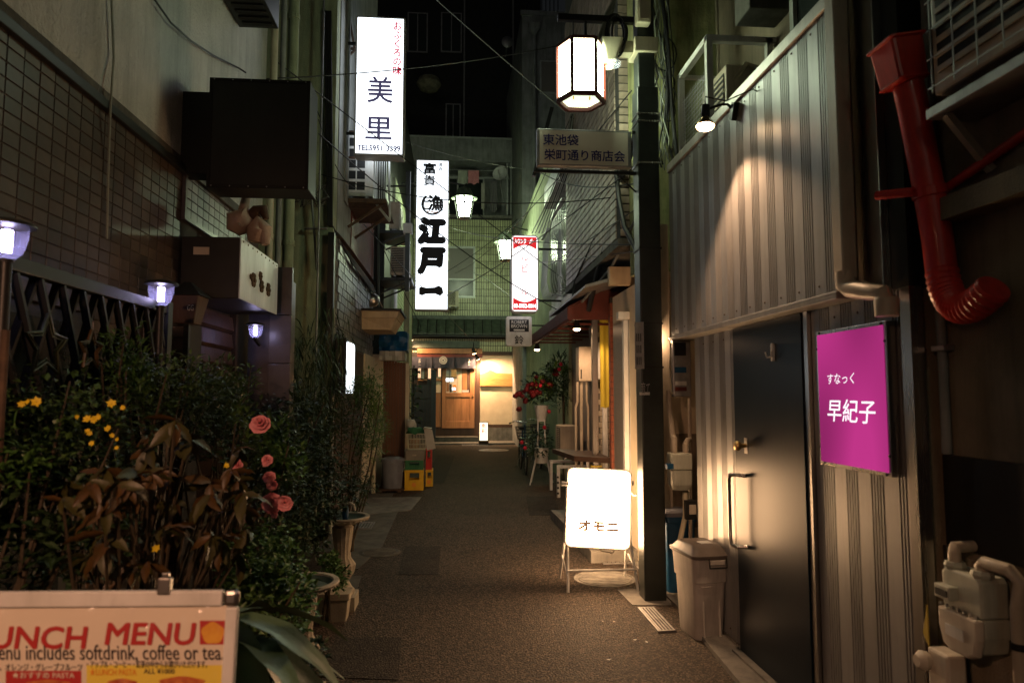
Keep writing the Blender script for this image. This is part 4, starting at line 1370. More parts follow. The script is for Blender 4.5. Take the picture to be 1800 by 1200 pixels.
leafs(b, (uc.x + .22, fy, uc.z + .05), (.24, .22, .30), 420, .12, .018, 6)
lc = at(945, 780, Y=fy)
leafs(b, (lc.x, fy, lc.z), (.27, .22, .22), 380, .11, .02, 7)
b.build('greenery', 'leaf_dark', t)
b = MB()
leafs(b, (uc.x + .28, fy - .12, uc.z + .22), (.16, .12, .16), 150, .10, .016, 8, up=1)
leafs(b, (uc.x + .02, fy - .15, uc.z - .08), (.18, .12, .16), 120, .10, .016, 9, up=1)
b.build('pale_greenery', 'leaf_bright', t)
rnd = random.Random(4)
for i in range(26):
    a = rnd.random()
    p = at(915 + 60 * a + rnd.uniform(-10, 12), 705 - 62 * a + rnd.uniform(-14, 16), Y=fy - rnd.uniform(.1, .26))
    bloom('bloom', t, p, rnd.uniform(.05, .085), 'petal_red', 10, (-.2, -1, .3))
for px, py in ((983, 649), (950, 678), (965, 723), (957, 751), (917, 777), (923, 787), (986, 640)):
    bloom('bright_bloom', t, at(px, py, Y=fy - .28), .045, 'petal_bright', 12, (0, -1, .3))
t = thing('potted_palm', 'dark spiky shrub standing behind the red flower stand', 'plant', (1.95, 11.6, 0))
b = MB()
leafs(b, (1.9, 12.0, 1.75), (.3, .25, .5), 500, .2, .012, 31, up=1)
b.build('foliage', 'leaf_dark', t)
tube('stem', 'stem', t, [(1.9, 12, 0), (1.92, 12, .8), (1.9, 12, 1.6)], .02, 6)


# bicycle
def bicycle(x, y, label):
    t = thing('bicycle', label, 'bicycle', (x, y, 0))
    r = .32
    for (wy) in (y - .5, y + .5):
        b = MB()
        ring = [(x + .05 * 0, wy + r * math.cos(a), r + r * math.sin(a)) for a in [2 * math.pi * k_ / 28 for k_ in range(29)]]
        wh = b.tube(ring, .017, 6, caps=False).build('wheel', 'cable', t, smooth=True)
        b = MB()
        for k_ in range(14):
            a = 2 * math.pi * k_ / 14
            b.bar((x, wy, r), (x, wy + r * math.cos(a), r + r * math.sin(a)), .003)
        b.build('spokes', 'steel', wh)
        b = MB()
        arc = [(x, wy + (r + .03) * math.cos(a), r + (r + .03) * math.sin(a)) for a in [math.pi * (.05 + .9 * k_ / 12) for k_ in range(13)]]
        b.tube(arc, .012, 6).build('mudguard', 'steel', t, smooth=True)
    b = MB()
    b.tube([(x, y - .5, r), (x, y - .36, .8), (x, y - .33, .95)], .014, 8)
    b.tube([(x, y - .37, .74), (x, y - .05, .3), (x, y + .12, .36)], .016, 8)
    b.tube([(x, y - .05, .3), (x, y + .16, .82)], .014, 8)
    b.tube([(x, y - .05, .3), (x, y + .5, r), (x, y + .14, .75)], .01, 8)
    b.build('frame', 'tarp', t, smooth=True)
    b = MB().tube([(x - .27, y - .2, .98), (x - .2, y - .3, 1.02), (x, y - .35, 1.0), (x + .2, y - .3, 1.02), (x + .27, y - .2, .98)], .011, 8)
    b.build('handlebar', 'steel', t, smooth=True)
    for s_ in (-1, 1):
        tube('grip', 'cable', t, [(x + s_ * .27, y - .2, .98), (x + s_ * .28, y - .1, .97)], .017, 8)
    MB().loft([rrect(x, y + .18, z, a, b_, .03) for z, a, b_ in ((.83, .06, .1), (.86, .075, .12), (.88, .07, .11))]).build('saddle', 'cable', t, smooth=True)
    b = MB()
    for k_ in range(5):
        z = .68 + k_ * .06
        s_ = .12 + k_ * .012
        ring = rrect(x, y - .52, z, s_ + .03, s_, .03, 2)
        b.tube(ring + [ring[0]], .005, 4)
    lo, hi = rrect(x, y - .52, .68, .15, .12, .03, 2), rrect(x, y - .52, .92, .198, .168, .03, 2)
    for a_, c_ in zip(lo, hi):
        b.tube([a_, c_], .004, 4)
    b.build('basket', 'cable', t)
    tube('rear_rack', 'steel', t, [(x - .05, y + .3, .7), (x - .05, y + .7, .7), (x + .05, y + .7, .7), (x + .05, y + .3, .7)], .006, 6)
    tube('stand', 'steel', t, [(x, y + .5, r), (x - .1, y + .55, 0)], .008, 6)
    MB().lathe([(.035, 0), (.045, .03), (.04, .035)], (x, y - .68, .62), 12, Matrix.Rotation(math.pi / 2, 3, 'X')).build('headlight', 'steel', t, smooth=True)
    return t


bicycle(at(922, 790, Y=13.6).x, 13.9, 'bicycle with front basket parked just beyond the red flower stand')
bicycle(at(946, 770, Y=14.8).x, 15.0, 'second bicycle parked against the wall beyond the flower stand')
# ground floor wall of the right side further on
GW = thing('pale_right_building', 'pale building with barred windows on the right beyond the awning', 'building', (2.4, 11, 0))
box('wall', 'plaster_green', GW, 1.98, 4.0, 11.82, 19, 0, 2.9)
box('upper_wall', 'white_paint', GW, 1.72, 2.02, 9.2, 12.1, 2.85, 5.5)
box('upper_core', 'plaster_grey', GW, 2.021, 4, 8.92, 12.1, 2.88, 5.5)
box('upper_wall', 'plaster_green', GW, 1.86, 4.0, 12.11, 19, 2.9, 6.4)
for (y0, y1, z0, z1) in ((9.5, 10.7, 3.1, 4.35), (11.1, 11.9, 3.2, 4.3)):
    w_ = box('window_frame', 'alu', GW, 1.69, 1.719, y0, y1, z0, z1)
    box('pane', 'glass', w_, 1.684, 1.689, y0 + .05, y1 - .05, z0 + .05, z1 - .05)
    for i in range(6):
        yy_ = y0 + .05 + (y1 - y0 - .1) * i / 5
        tube('window_bar', 'alu', GW, [(1.69, yy_, z1), (1.55, yy_, z1 - .05), (1.50, yy_, z0 + .2), (1.54, yy_, z0 + .03), (1.69, yy_, z0)], .008, 6)
    MB().bar((1.53, y0, z1), (1.53, y1, z1), .05, .03).build('window_rail', 'alu', GW)
b = MB()
for i in range(20):
    b.box(1.70, 1.72, 9.25 + i * .14, 9.35 + i * .14, 2.87, 3.05)
box('siding_apron', 'white_paint', GW, 1.66, 1.719, 9.0, 12.0, 2.6, 3.02)
box('awning_hood', 'zinc', GW, 1.45, 1.719, 9.3, 11.0, 4.6, 4.95, bev=.01)
MB().box(1.95, 1.979, 12.3, 13.0, .1, 2.2).build('door_panel', 'plaster_cream', GW)
GB = thing('tall_grey_building', 'tall grey rendered building at the end of the lane on the right', 'building', (3, 20, 0))
gx0 = at(918, 200, Y=19).x
box('wall', 'plaster_grey', GB, gx0, 6, 19.02, 25, 0, at(940, 20, Y=19).z)
box('parapet', 'plaster_grey', GB, gx0 - .05, 6, 18.96, 19.018, at(940, 28, Y=19).z, at(940, 20, Y=19).z)
for i in range(9):
    x = gx0 + .1 + i * .12
    box('railing_bar', 'black_metal', GB, x, x + .025, 19.1, 19.12, at(940, 20, Y=19).z, at(940, -10, Y=19).z)
q = R(949, 108, 990, 165, 18.98)
wf = box('window_frame', 'alu', GB, q[0], q[1] + .4, 18.95, 19.018, q[2], q[3])
box('pane', 'glass_frost', wf, q[0] + .04, q[1] + .36, 18.94, 18.948, q[2] + .04, q[3] - .04)
p = at(939, 62, Y=18.9)
q_ = at(939, 235, Y=18.9)
tube('drain_pipe', 'plaster_grey', None, [(p.x, 18.9, q_.z - 3), (p.x, 18.9, p.z)], .06, 10, label='pale drain pipe with funnel head on the tall grey building', cat='pipe')
MB().loft([rrect(p.x, 18.9, p.z + a, r_, r_, .03) for a, r_ in ((0, .06), (.15, .16), (.3, .17))]).build('rain_head', 'plaster_grey', label='funnel shaped rain head topping the pale drain pipe', cat='rain head')

# ================================================================ FAR: tiled restaurant house
FY = 22.5
FH = thing('far_restaurant_house', 'small restaurant house with olive mosaic tile front closing the lane', 'building', (0, FY, 0))
q = R(700, 383, 912, 772, FY)
FX0, FX1, FZ1 = -2.6, q[1], q[3]
box('wall', 'grout_dark', FH, FX0, FX1, FY, FY + 1.6, 0, FZ1)
wq = R(748, 434, 832, 520, FY)
ent = R(733, 612, 842, 755, FY)
pan = R(838, 618, 909, 752, FY)
zpent0, zpent1 = at(820, 591, Y=FY).z, at(820, 556, Y=FY).z


def far_skip(p):
    if wq[0] - .05 < p.x < wq[1] + .05 and wq[2] - .05 < p.z < wq[3] + .05:
        return True
    if p.z < at(820, 619, Y=FY).z:
        return True
    return zpent0 + .02 < p.z < zpent1 - .02


tiles(FH, (FX0 + .02, FY, .8), (1, 0, 0), (0, 0, 1), FX1 - FX0 - .04, FZ1 - .82, .078, .235, .016, 'tile_lime', .012, (0, -1, 0), name='mosaic_tile', skip=far_skip, off=0, limit=300)
box('coping', 'concrete', FH, FX0, FX1 + .05, FY - .10, FY + 1.6, FZ1 + .002, FZ1 + .09)
# window
zsash = at(800, 490, Y=FY).z
fr = box('window', 'glass_frost', FH, wq[0], wq[1], FY - .02, FY - .003, zsash, wq[3] - .05)
f2 = box('window', 'glass', FH, wq[0] + .1, wq[1], FY - .02, FY - .003, wq[2], zsash - .05)
b = MB()
for (x0, x1, z0, z1) in ((wq[0] - .06, wq[1] + .06, wq[3] - .05, wq[3] + .02), (wq[0] + .04, wq[1] + .06, wq[2] - .07, wq[2]), (wq[1], wq[1] + .06, wq[2], wq[3] - .05), (wq[0] - .06, wq[0], zsash, wq[3] - .05), (wq[0] - .06, wq[1], zsash - .05, zsash), (wq[0] + .04, wq[0] + .1, wq[2], zsash - .05)):
    b.box(x0, x1, FY - .06, FY - .002, z0, z1)
b.build('frame', 'alu', fr)
condenser(*R(787, 512, 806, 541, FY - .5)[:2], FY - .6, FY - .2, *R(787, 512, 806, 541, FY - .5)[2:], '-y', 'small pale air conditioner unit on the far tiled roof', 'cream_plastic')
# pent roof
b = MB()
px_ = R(720, 558, 912, 590, FY - .3)
box('pent_roof', 'black_metal', FH, -1.55, FX1, FY - .34, FY - .002, zpent0 - .04, zpent0)
n_ = 12
for i in range(n_):
    x0 = -1.5 + i * (FX1 + 1.5) / n_
    x1 = x0 + (FX1 + 1.5) / n_ - .03
    for r_ in range(2):
        ya_, yb_ = FY - .40 + r_ * .19, FY - .40 + r_ * .19 + .24
        za_ = zpent0 + .02 + r_ * .24
        MB().add([(x0, ya_, za_), (x1, ya_, za_), (x1, yb_, za_ + .33), (x0, yb_, za_ + .33), (x0, ya_, za_ + .05), (x0 + (x1 - x0) * .3, ya_ - .02, za_ + .09), (x1, ya_, za_ + .05), (x1, yb_, za_ + .38), (x0 + (x1 - x0) * .3, yb_, za_ + .42), (x0, yb_, za_ + .38)],
                 [(0, 1, 6, 5, 4), (4, 5, 8, 9), (5, 6, 7, 8), (1, 2, 7, 6), (0, 4, 9, 3), (0, 3, 2, 1), (2, 3, 9, 8, 7)]).build('roof_tile', 'roof', FH)
box('roof_ridge', 'roof', FH, -1.55, FX1, FY - .06, FY - .003, zpent1 - .10, zpent1 + .02)
# entrance
ez0 = .2
box('entrance_back', 'plaster_cream', FH, ent[0] - .6, ent[1], FY + .3, FY + .32, ez0, ent[3])
z1_, z2_, z3_ = at(790, 600, Y=FY).z, at(790, 612, Y=FY).z, at(790, 628, Y=FY).z
box('board_sign', 'roof', FH, R(722, 600, 843, 612, FY)[0], R(722, 600, 843, 612, FY)[1], FY - .18, FY - .014, z2_, z1_)
box('lintel', 'wood', FH, ent[0], ent[1] + .1, FY - .14, FY - .014, z3_ + .12, z2_ - .012)
box('lintel', 'maroon_paint', FH, ent[0], ent[1] + .1, FY - .1, FY - .014, z3_, z3_ + .11)
# lit interior of the entrance
inn = R(735, 645, 838, 752, FY)
box('entrance_void', 'wood_dark', FH, ent[0], ent[1] - .04, FY - .012, FY - .004, ez0, z3_)
wl = R(735, 646, 776, 664, FY)
for i in range(7):
    x = wl[0] + (wl[1] - wl[0]) * i / 7
    box('lit_window', ('g_interior', 'paper', 'wood')[i % 3], FH, x, x + (wl[1] - wl[0]) / 7 - .02, FY - .02, FY - .0125, wl[2] - .02 * (i % 2), wl[3])
box('sill', 'wood', FH, wl[0], wl[1], FY - .08, FY - .0125, wl[2] - .09, wl[2] - .03)
pp = R(762, 662, 775, 690, FY)
box('cream_panel', 'plaster_cream', FH, pp[0], pp[1], FY - .03, FY - .0125, pp[2], pp[3])
pp = R(762, 691, 775, 750, FY)
box('wood_panel', 'wood', FH, pp[0], pp[1], FY - .03, FY - .0125, pp[2], pp[3])
DR = thing('sliding_door', 'wooden door with glass upper half at the far restaurant', 'door', (0, FY - .05, ez0))
dd = R(777, 630, 834, 752, FY)
gd = R(784, 645, 826, 690, FY)
y_ = FY - .07
b = MB()
b.box(dd[0], gd[0], y_, FY - .016, dd[2], dd[3]).box(gd[1], dd[1], y_, FY - .016, dd[2], dd[3]).box(gd[0], gd[1], y_, FY - .016, gd[3], dd[3]).box(gd[0], gd[1], y_, FY - .016, gd[2] - .14, gd[2]).box(gd[0], gd[1], y_, FY - .016, dd[2], dd[2] + .22)
b.build('door_frame', 'wood', DR, bev=.004)
for i in range(3):
    w3 = (gd[1] - gd[0]) / 3
    box('panel_board', 'wood', DR, gd[0] + i * w3 + .004, gd[0] + (i + 1) * w3 - .004, y_ + .02, FY - .02, dd[2] + .221, gd[2] - .141)
rnd = random.Random(3)
for (a, b_, c, d, m_, dp) in ((.0, .46, .0, 1, 'paper', 0), (.02, .2, .74, .96, 'white_paint', 1), (.22, .44, .62, .9, 'brass', 1), (.0, .3, .44, .56, 'g_door_sign', 2), (.03, .12, .06, .4, 'wood', 2), (.16, .24, .02, .34, 'glass', 2),
                       (.3, .42, .05, .3, 'menu_orange', 2), (.26, .4, .1, .2, 'g_door_sign', 3), (.47, .66, .0, 1, 'plaster_cream', 1), (.67, .88, .0, 1, 'wood', 1), (.68, .96, .02, .10, 'g_interior', 3), (.9, .99, .1, 1, 'wood_dark', 1), (.13, .15, .1, .9, 'wood_dark', 3), (.0, .46, .58, .61, 'wood_dark', 3)):
    x0, x1 = gd[0] + (gd[1] - gd[0]) * a, gd[0] + (gd[1] - gd[0]) * b_
    z0, z1 = gd[2] + (gd[3] - gd[2]) * c, gd[2] + (gd[3] - gd[2]) * d
    yy_ = FY - .03 - dp * .008
    box('interior_detail', m_, DR, x0, x1, yy_, yy_ + .006, z0, z1)
MB().lathe([(.03, 0), (.03, .03)], (dd[1] - .06, y_, gd[2] - .1), 10, Matrix.Rotation(math.pi / 2, 3, 'X')).build('handle', 'brass', DR)
nq = R(722, 628, 836, 646, FY)
NR = thing('noren_curtain', 'indigo cloth curtain with white round crest over the far door', 'curtain', (0, FY - .2, 2))
b = MB()
for i in range(3):
    x0 = nq[0] + (nq[1] - nq[0]) * i / 3
    x1 = x0 + (nq[1] - nq[0]) / 3 - .006
    top = [Vector((x0 + (x1 - x0) * k_ / 8, FY - .2 + .012 * math.sin(k_ * 1.2 + i), nq[3])) for k_ in range(9)]
    bot = [Vector((x0 + (x1 - x0) * k_ / 8, FY - .2 + .03 * math.sin(k_ * 1.2 + i), nq[2] - .03)) for k_ in range(9)]
    MB().loft([bot + [v + Vector((0, .005, 0)) for v in bot[::-1]], top + [v + Vector((0, .005, 0)) for v in top[::-1]]]).build('cloth_panel', 'indigo', NR)
cp = at(779, 633, Y=FY - .24)
b = MB().lathe([(.125, 0), (.125, .004)], cp, 28, Matrix.Rotation(math.pi / 2, 3, 'X'))
ringv = MB()
for (r0, r1) in ((.128, .108), (.094, .075), (.06, .03)):
    n_ = 28
    k0 = [(cp.x + r0 * math.cos(2 * math.pi * i / n_), cp.y, cp.z + r0 * math.sin(2 * math.pi * i / n_)) for i in range(n_)]
    k1 = [(cp.x + r1 * math.cos(2 * math.pi * i / n_), cp.y, cp.z + r1 * math.sin(2 * math.pi * i / n_)) for i in range(n_)]
    ringv.add(k0 + k1, [(i, (i + 1) % n_, n_ + (i + 1) % n_, n_ + i) for i in range(n_)])
ringv.build('crest', 'white_ink', NR)
for px in (736, 823):
    a = at(px, 641, Y=FY - .24)
    lettering('江\n戸\n一', NR, a, (1, 0, 0), (0, 0, 1), .06, .20, 'white_ink', bold=.02)
# plaster panel and frame
box('plaster_panel', 'plaster_cream', FH, pan[0] + .1, pan[1] - .12, FY - .03, FY - .012, pan[2] + .12, pan[3] - .12)
b = MB()
b.box(pan[0], pan[1], FY - .09, FY - .013, pan[3] - .12, pan[3]).box(pan[0] - .02, pan[0] + .1, FY - .09, FY - .013, .1, pan[3] - .121).box(pan[1] - .12, pan[1], FY - .09, FY - .013, .1, pan[3] - .121).box(pan[0] + .101, pan[1] - .121, FY - .09, FY - .013, pan[2] + .02, pan[2] + .12)
b.build('timber_frame', 'wood_dark', FH, bev=.004)
box('plinth', 'concrete', FH, pan[0] + .101, pan[1] - .121, FY - .12, FY - .013, .05, pan[2] + .018)
pq = R(844, 650, 901, 679, FY - .12)
t = thing('wooden_plaque', 'carved wooden name plaque with wavy top on cream plaster', 'plaque', (pq[0], FY - .1, 2))
zz0, zz1 = pq[2], pq[3]
W_ = pq[1] - pq[0]
pts = [(0, zz0 + .02), (1, zz0), (1, zz1 - .12), (.75, zz1 - .12), (.5, zz1 - .1), (.38, zz1 - .03), (.3, zz1), (.22, zz1 - .05), (.1, zz1 - .10), (0, zz1 - .13)]
MB().prism([(pq[0] + W_ * a, FY - .12, z) for a, z in pts], (0, .06, 0)).build('board', 'plaque', t, bev=.006)
# dark lattice fence, lamps, floor lamp, plant
t = thing('black_board_fence', 'charred black board fence left of the far doorway', 'fence', (-1.2, FY - .6, .2))
fq = R(722, 676, 762, 752, FY - .6)
nb = 7
for i in range(nb):
    x = fq[0] + (fq[1] - fq[0]) * i / nb
    box('board', 'wood_black', t, x, x + (fq[1] - fq[0]) / nb - .012, FY - .6, FY - .575, .2, fq[3] + (.18 if i >= nb - 2 else 0))
for i in range(4):
    z = .35 + i * .36
    box('batten', 'wood_black', t, fq[0], fq[1] - .02, FY - .63, FY - .601, z, z + .05)
q = R(757, 650, 762, 752, FY - .6)
box('post', 'wood_black', t, q[0], q[1] + .08, FY - .66, FY - .56, .2, q[3])
t = thing('floor_lamp_sign', 'small glowing paper floor sign beside the far door', 'sign', (.85, FY - 1.2, .05))
q = R(842, 741, 858, 771, FY - 1.2)
box('base', 'wood_dark', t, q[0] - .01, q[1] + .01, FY - 1.32, FY - 1.08, .05, .05 + .09, bev=.004)
b = MB()
for x in (q[0], q[1] - .02):
    for y in (FY - 1.3, FY - 1.12):
        b.box(x, x + .02, y, y + .02, .141, q[3] - .021)
b.box(q[0], q[1], FY - 1.3, FY - 1.10, q[3] - .02, q[3])
b.build('frame', 'wood_dark', t)
MB().box(q[0] + .005, q[1] - .005, FY - 1.294, FY - 1.106, .142, q[3] - .022).build('paper_shade', 'g_small', t)
lettering('魚\n彩', t, (q[0] + .07, FY - 1.3, .36), (1, 0, 0), (0, 0, 1), .14, .3, 'red_ink', bold=.02)
for (px, py, lab, pw_, dr) in ((833, 619, 'upper of the two lit reflector bulbs beside the round crest curtain', 170, (.2, .25, -1)), (839, 629, 'lower lit reflector bulb aimed at the wooden plaque', 420, (.55, .45, -1.0)), (721, 597, 'lit reflector bulb at the far left eave above the black fence', 120, (.5, .3, -1))):
    p = at(px, py, Y=FY - .55)
    t = thing('eave_spot_lamp', lab, 'lamp', p, 'bulbs lighting the far restaurant front')
    rot = Vector(dr).normalized().to_track_quat('Z', 'Y').to_matrix()
    MB().lathe([(.03, -.16), (.045, -.15), (.05, -.04), (.09, .03)], p, 14, rot, caps=False).build('reflector', 'black_metal', t, smooth=True)
    MB().lathe([(.085, .028), (.06, .05), (.001, .06)], p, 14, rot, caps=False).build('bulb', 'g_bulb', t, smooth=True)
    tube('arm', 'black_metal', t, [p - Vector(dr).normalized() * .15, p + Vector((0, .2, .3)), p + Vector((0, .38, .32))], .012, 6)
    lamp('bulb_light', 'SPOT', t, p + Vector(dr).normalized() * .08, pw_, (1, .58, .3), .04, aim(dr), 125, .6)
t = thing('potted_rubber_plant', 'tall potted plant with big glossy leaves at the far left', 'plant', (-1.3, 19.5, 0))
p = at(727, 700, Y=19)
for i in range(26):
    z = .55 + 1.75 * i / 26
    a = i * 2.4
    d = Vector((math.cos(a), math.sin(a), .15)).normalized()
    s_ = d.cross(Vector((0, 0, 1))).normalized()
    o_ = Vector((p.x, 19, z))
    l, w_ = .34, .10
    MB().add([o_, o_ + d * l * .5 + s_ * w_ + Vector((0, 0, .02)), o_ + d * l + Vector((0, 0, -.1)), o_ + d * l * .5 - s_ * w_ + Vector((0, 0, .02)), o_ + d * l * .5 - Vector((0, 0, .01))], [(0, 1, 4), (1, 2, 4), (2, 3, 4), (3, 0, 4)]).build('leaf', 'leaf_dark', t)
tube('stem', 'stem', t, [(p.x, 19, .3), (p.x, 19, 2.35)], .02, 6)
MB().lathe([(.14, 0), (.2, .35)], (p.x, 19, 0), 16).build('pot', 'terracotta', t)

# balcony storey over the tiled house
BC = thing('balcony_storey', 'balcony storey with laundry above the olive tiled house', 'balcony', (0, FY + .8, FZ1))
bz0, bz1 = FZ1 + .091, at(820, 285, Y=FY + .2).z
box('back_wall', 'plaster_grey', BC, FX0, FX1 + .9, FY + 1.61, FY + 2.2, bz0, bz1)
slb = at(820, 243, Y=FY + .2).z
box('slab', 'plaster_grey', BC, FX0 - 2, FX1 + .05, FY + .1, FY + 2.2, bz1, slb)
box('slab_edge', 'alu', BC, FX0 - 2, FX1 + .06, FY + .06, FY + .099, slb - .05, slb + .0)
box('side_wall', 'plaster_grey', BC, FX1 - .28, FX1, FY + .15, FY + 1.6, bz0, bz1)
w_ = box('window_frame', 'alu', BC, -.9, 1.0, FY + 1.56, FY + 1.609, bz0 + .1, bz1 - .1)
for i in range(2):
    box('pane', 'glass', w_, -.86 + i * .93, .02 + i * .93, FY + 1.55, FY + 1.559, bz0 + .16, bz1 - .16)
MB().box(FX1 - .40, FX1 - .34, FY + .2, FY + .26, bz0, bz1).build('post', 'alu', BC)
MB().bar((-1.4, FY + .3, at(820, 312, Y=FY + .3).z), (FX1 - .3, FY + .3, at(820, 312, Y=FY + .3).z), .03).build('rail', 'alu', BC)
b = MB()
MB().bar((-1.4, FY + .3, at(820, 299, Y=FY + .3).z), (FX1 - .3, FY + .3, at(820, 299, Y=FY + .3).z), .012).build('laundry_line', 'alu', BC)
for (a, c, y0_, y1_, m_, lab) in ((805, 822, 300, 324, 'meter', 'pale green cloth hanging on the far balcony laundry line'), (823, 842, 300, 323, 'petal_pink', 'pink cloth hanging on the far balcony laundry line'), (846, 852, 322, 368, 'cloth_white', 'thin white garment hanging under the far balcony dish'), (862, 874, 318, 372, 'tile_grey', 'grey blue garment hanging on the far balcony')):
    q = R(a, y0_, c, y1_, FY + .28)
    n_ = 8
    bot = [Vector((q[0] + (q[1] - q[0]) * k_ / n_, FY + .26 + .02 * math.sin(k_ * 1.7), q[2] + .03 * math.sin(k_ * 1.1))) for k_ in range(n_ + 1)]
    top = [Vector((q[0] + (q[1] - q[0]) * k_ / n_, FY + .27, q[3])) for k_ in range(n_ + 1)]
    MB().loft([bot + [v + Vector((0, .01, 0)) for v in bot[::-1]], top + [v + Vector((0, .01, 0)) for v in top[::-1]]]).build('laundry', m_, label=lab, cat='laundry')
t = thing('satellite_dish', 'round white satellite dish on the far balcony', 'satellite dish', at(880, 312, Y=FY))
p = at(880, 307, Y=FY)
dr = Vector((-.35, -1, .25)).normalized()
MB().lathe([(.01, 0), (.12, .012), (.22, .05), (.26, .08)], p, 24, dr.to_track_quat('Z', 'Y').to_matrix(), caps=False).build('dish', 'white_paint', t, smooth=True)
tube('arm', 'zinc', t, [p - dr * .02 + Vector((0, 0, -.24)), p + dr * .3], .012, 6)
tube('mast', 'zinc', t, [p - dr * .02, p + Vector((0, .1, -.3)), p + Vector((.1, .15, -.9))], .018, 6)
# dark block of flats behind
DB = thing('dark_apartment_block', 'dark apartment block rising behind the tiled house', 'building', (0, 27, 0))
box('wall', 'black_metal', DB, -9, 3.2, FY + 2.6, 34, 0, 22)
for (a, b_, c, d) in ((716, 752, 22, 92), (775, 812, 22, 92), (783, 810, 182, 243)):
    q = R(a, b_ and c, b_, d, FY + 2.55)
    f_ = box('window_frame', 'zinc', DB, q[0], q[1], FY + 2.56, FY + 2.599, q[2], q[3])
    mid_ = (q[0] + q[1]) / 2
    box('pane', 'glass', f_, q[0] + .05, mid_ - .02, FY + 2.55, FY + 2.559, q[2] + .05, q[3] - .05)
    box('pane', 'glass', f_, mid_ + .02, q[1] - .05, FY + 2.55, FY + 2.559, q[2] + .05, q[3] - .05)
for px in (816, 902):
    p = at(px, 120, Y=FY + 2.5)
    tube('conduit', 'zinc', DB, [(p.x, FY + 2.52, slb), (p.x, FY + 2.52, 20)], .04, 6)
p = at(754, 148, Y=FY + 1.6)
t = thing('paper_globe', 'dim round paper shade hanging before the dark block', 'lamp shade', p)
MB().lathe([(.05, -.30), (.33, -.2), (.45, 0), (.36, .2), (.05, .28)], p, 20).build('shade', mat('unlit_paper_shade', (.25, .23, .15), (.1, .1, .07), 6, .9), t, smooth=True)
MB().bar(p + Vector((0, 0, .28)), p + Vector((0, .95, .5)), .03).build('bracket', 'black_metal', t)
p = at(892, 74, Y=FY + 1.5)
t = thing('wall_fan_hood', 'small round vent hood on the dark apartment block', 'vent', p)
MB().lathe([(.05, .06), (.2, .02), (.22, 0)], p, 18, Matrix.Rotation(math.pi / 2, 3, 'X')).build('disc', 'zinc', t, smooth=True)
MB().bar(p + Vector((0, .02, 0)), p + Vector((0, 1.08, 0)), .05).build('duct', 'zinc', t)
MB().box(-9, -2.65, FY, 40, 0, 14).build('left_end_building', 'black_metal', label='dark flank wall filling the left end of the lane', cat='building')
# ================================================================ LEFT: near tiled building
LX = -1.8
M['box_black'] = mat('sooty_black_box_paint', (.006, .0065, .007), (.012, .012, .012), 5, .5, 0, dirt=.2)
LB = thing('left_tiled_building', 'stuccoed building with dark brown tiled ground floor on the left', 'building', (-2.4, 3, 0))
zc = 3.04
LY1 = 6.35
box('lower_wall', 'grout_brown', LB, -4, LX - .006, -2, LY1, 0, zc)
box('upper_wall', 'stucco', LB, -4, LX - .01, -2, LY1 + .1, zc + .07, 8.5)
box('cornice', 'black_metal', LB, -4, LX + .03, -2, 4.62, zc - .045, zc + .005, bev=.004)
box('cornice_back', 'concrete_dark', LB, -4, LX - .002, -2, 4.62, zc + .006, zc + .069)
box('cornice', 'concrete_dark', LB, -4, LX + .03, 4.625, LY1, zc - .02, zc + .05, bev=.004)
tiles(LB, (LX - .006, 1.7, 2.02), (0, 1, 0), (0, 0, 1), 2.85, .98, .11, .066, .005, 'tile_brown', .006, (1, 0, 0), off=0, limit=300, jitter=.0006)
tiles(LB, (LX - .006, 3.55, .6), (0, 1, 0), (0, 0, 1), 1.0, 1.41, .11, .066, .004, 'tile_brown', .006, (1, 0, 0), name='lower_tile', limit=40, jitter=.0006)
# framed pale tile panel
y0, y1 = at(318, 350, X=LX).y, at(420, 390, X=LX).y
fy0 = y0 + .02
box('panel_frame', 'pillar_stone', LB, LX - .004, LX + .022, fy0, fy0 + .03, 2.70, zc - .045)
box('panel_frame', 'pillar_stone', LB, LX - .004, LX + .022, fy0 + .031, 5.6, 2.70, 2.725)
tiles(LB, (LX - .004, fy0 + .04, 2.73), (0, 1, 0), (0, 0, 1), 1.45, .30, .11, .066, .005, 'tile_grey', .007, (1, 0, 0), name='pale_tile', limit=80, jitter=.0006)
box('signboard_backing', 'wood_dark', LB, LX - .003, LX + .05, 1.2, 3.4, 1.94, 2.018)
# dark shop window behind the trellis
box('window_frame', 'black_metal', LB, LX - .003, LX + .02, 1.2, 3.4, .5, 1.935)
box('pane', 'glass', LB, LX + .021, LX + .028, 1.3, 3.3, .6, 1.88)
# roller shutter
ys0, ys1 = 4.55, 5.6
box('shutter_frame', 'wood_dark', LB, LX - .003, LX + .05, ys0 - .06, ys0 - .004, .3, 2.2, bev=.003)
box('shutter_frame', 'wood_dark', LB, LX - .003, LX + .05, ys1 + .004, ys1 + .06, .3, 2.2, bev=.003)
for i in range(12):
    z = .55 + i * .135
    MB().prism([(LX, ys0, z), (LX + .012, ys0, z), (LX + .035, ys0, z + .02), (LX + .02, ys0, z + .125), (LX, ys0, z + .125)], (0, ys1 - ys0, 0)).build('shutter_slat', 'wood_dark', LB)
PT = thing('stone_pillar', 'polished stone pillar lit by a small garden lamp', 'pillar', (-1.6, 5.9, 0))
box('shaft', 'pillar_stone', PT, at(436, 600, Y=5.75).x, at(508, 600, Y=5.75).x, 5.75, 5.95, 0, 2.5, bev=.004)
for z in (.6, 1.0, 1.4, 1.8, 2.2):
    box('joint_block', 'pillar_stone', PT, at(472, 600, Y=5.7).x, at(511, 600, Y=5.7).x, 5.70, 5.749, z + .004, z + .396, bev=.004)
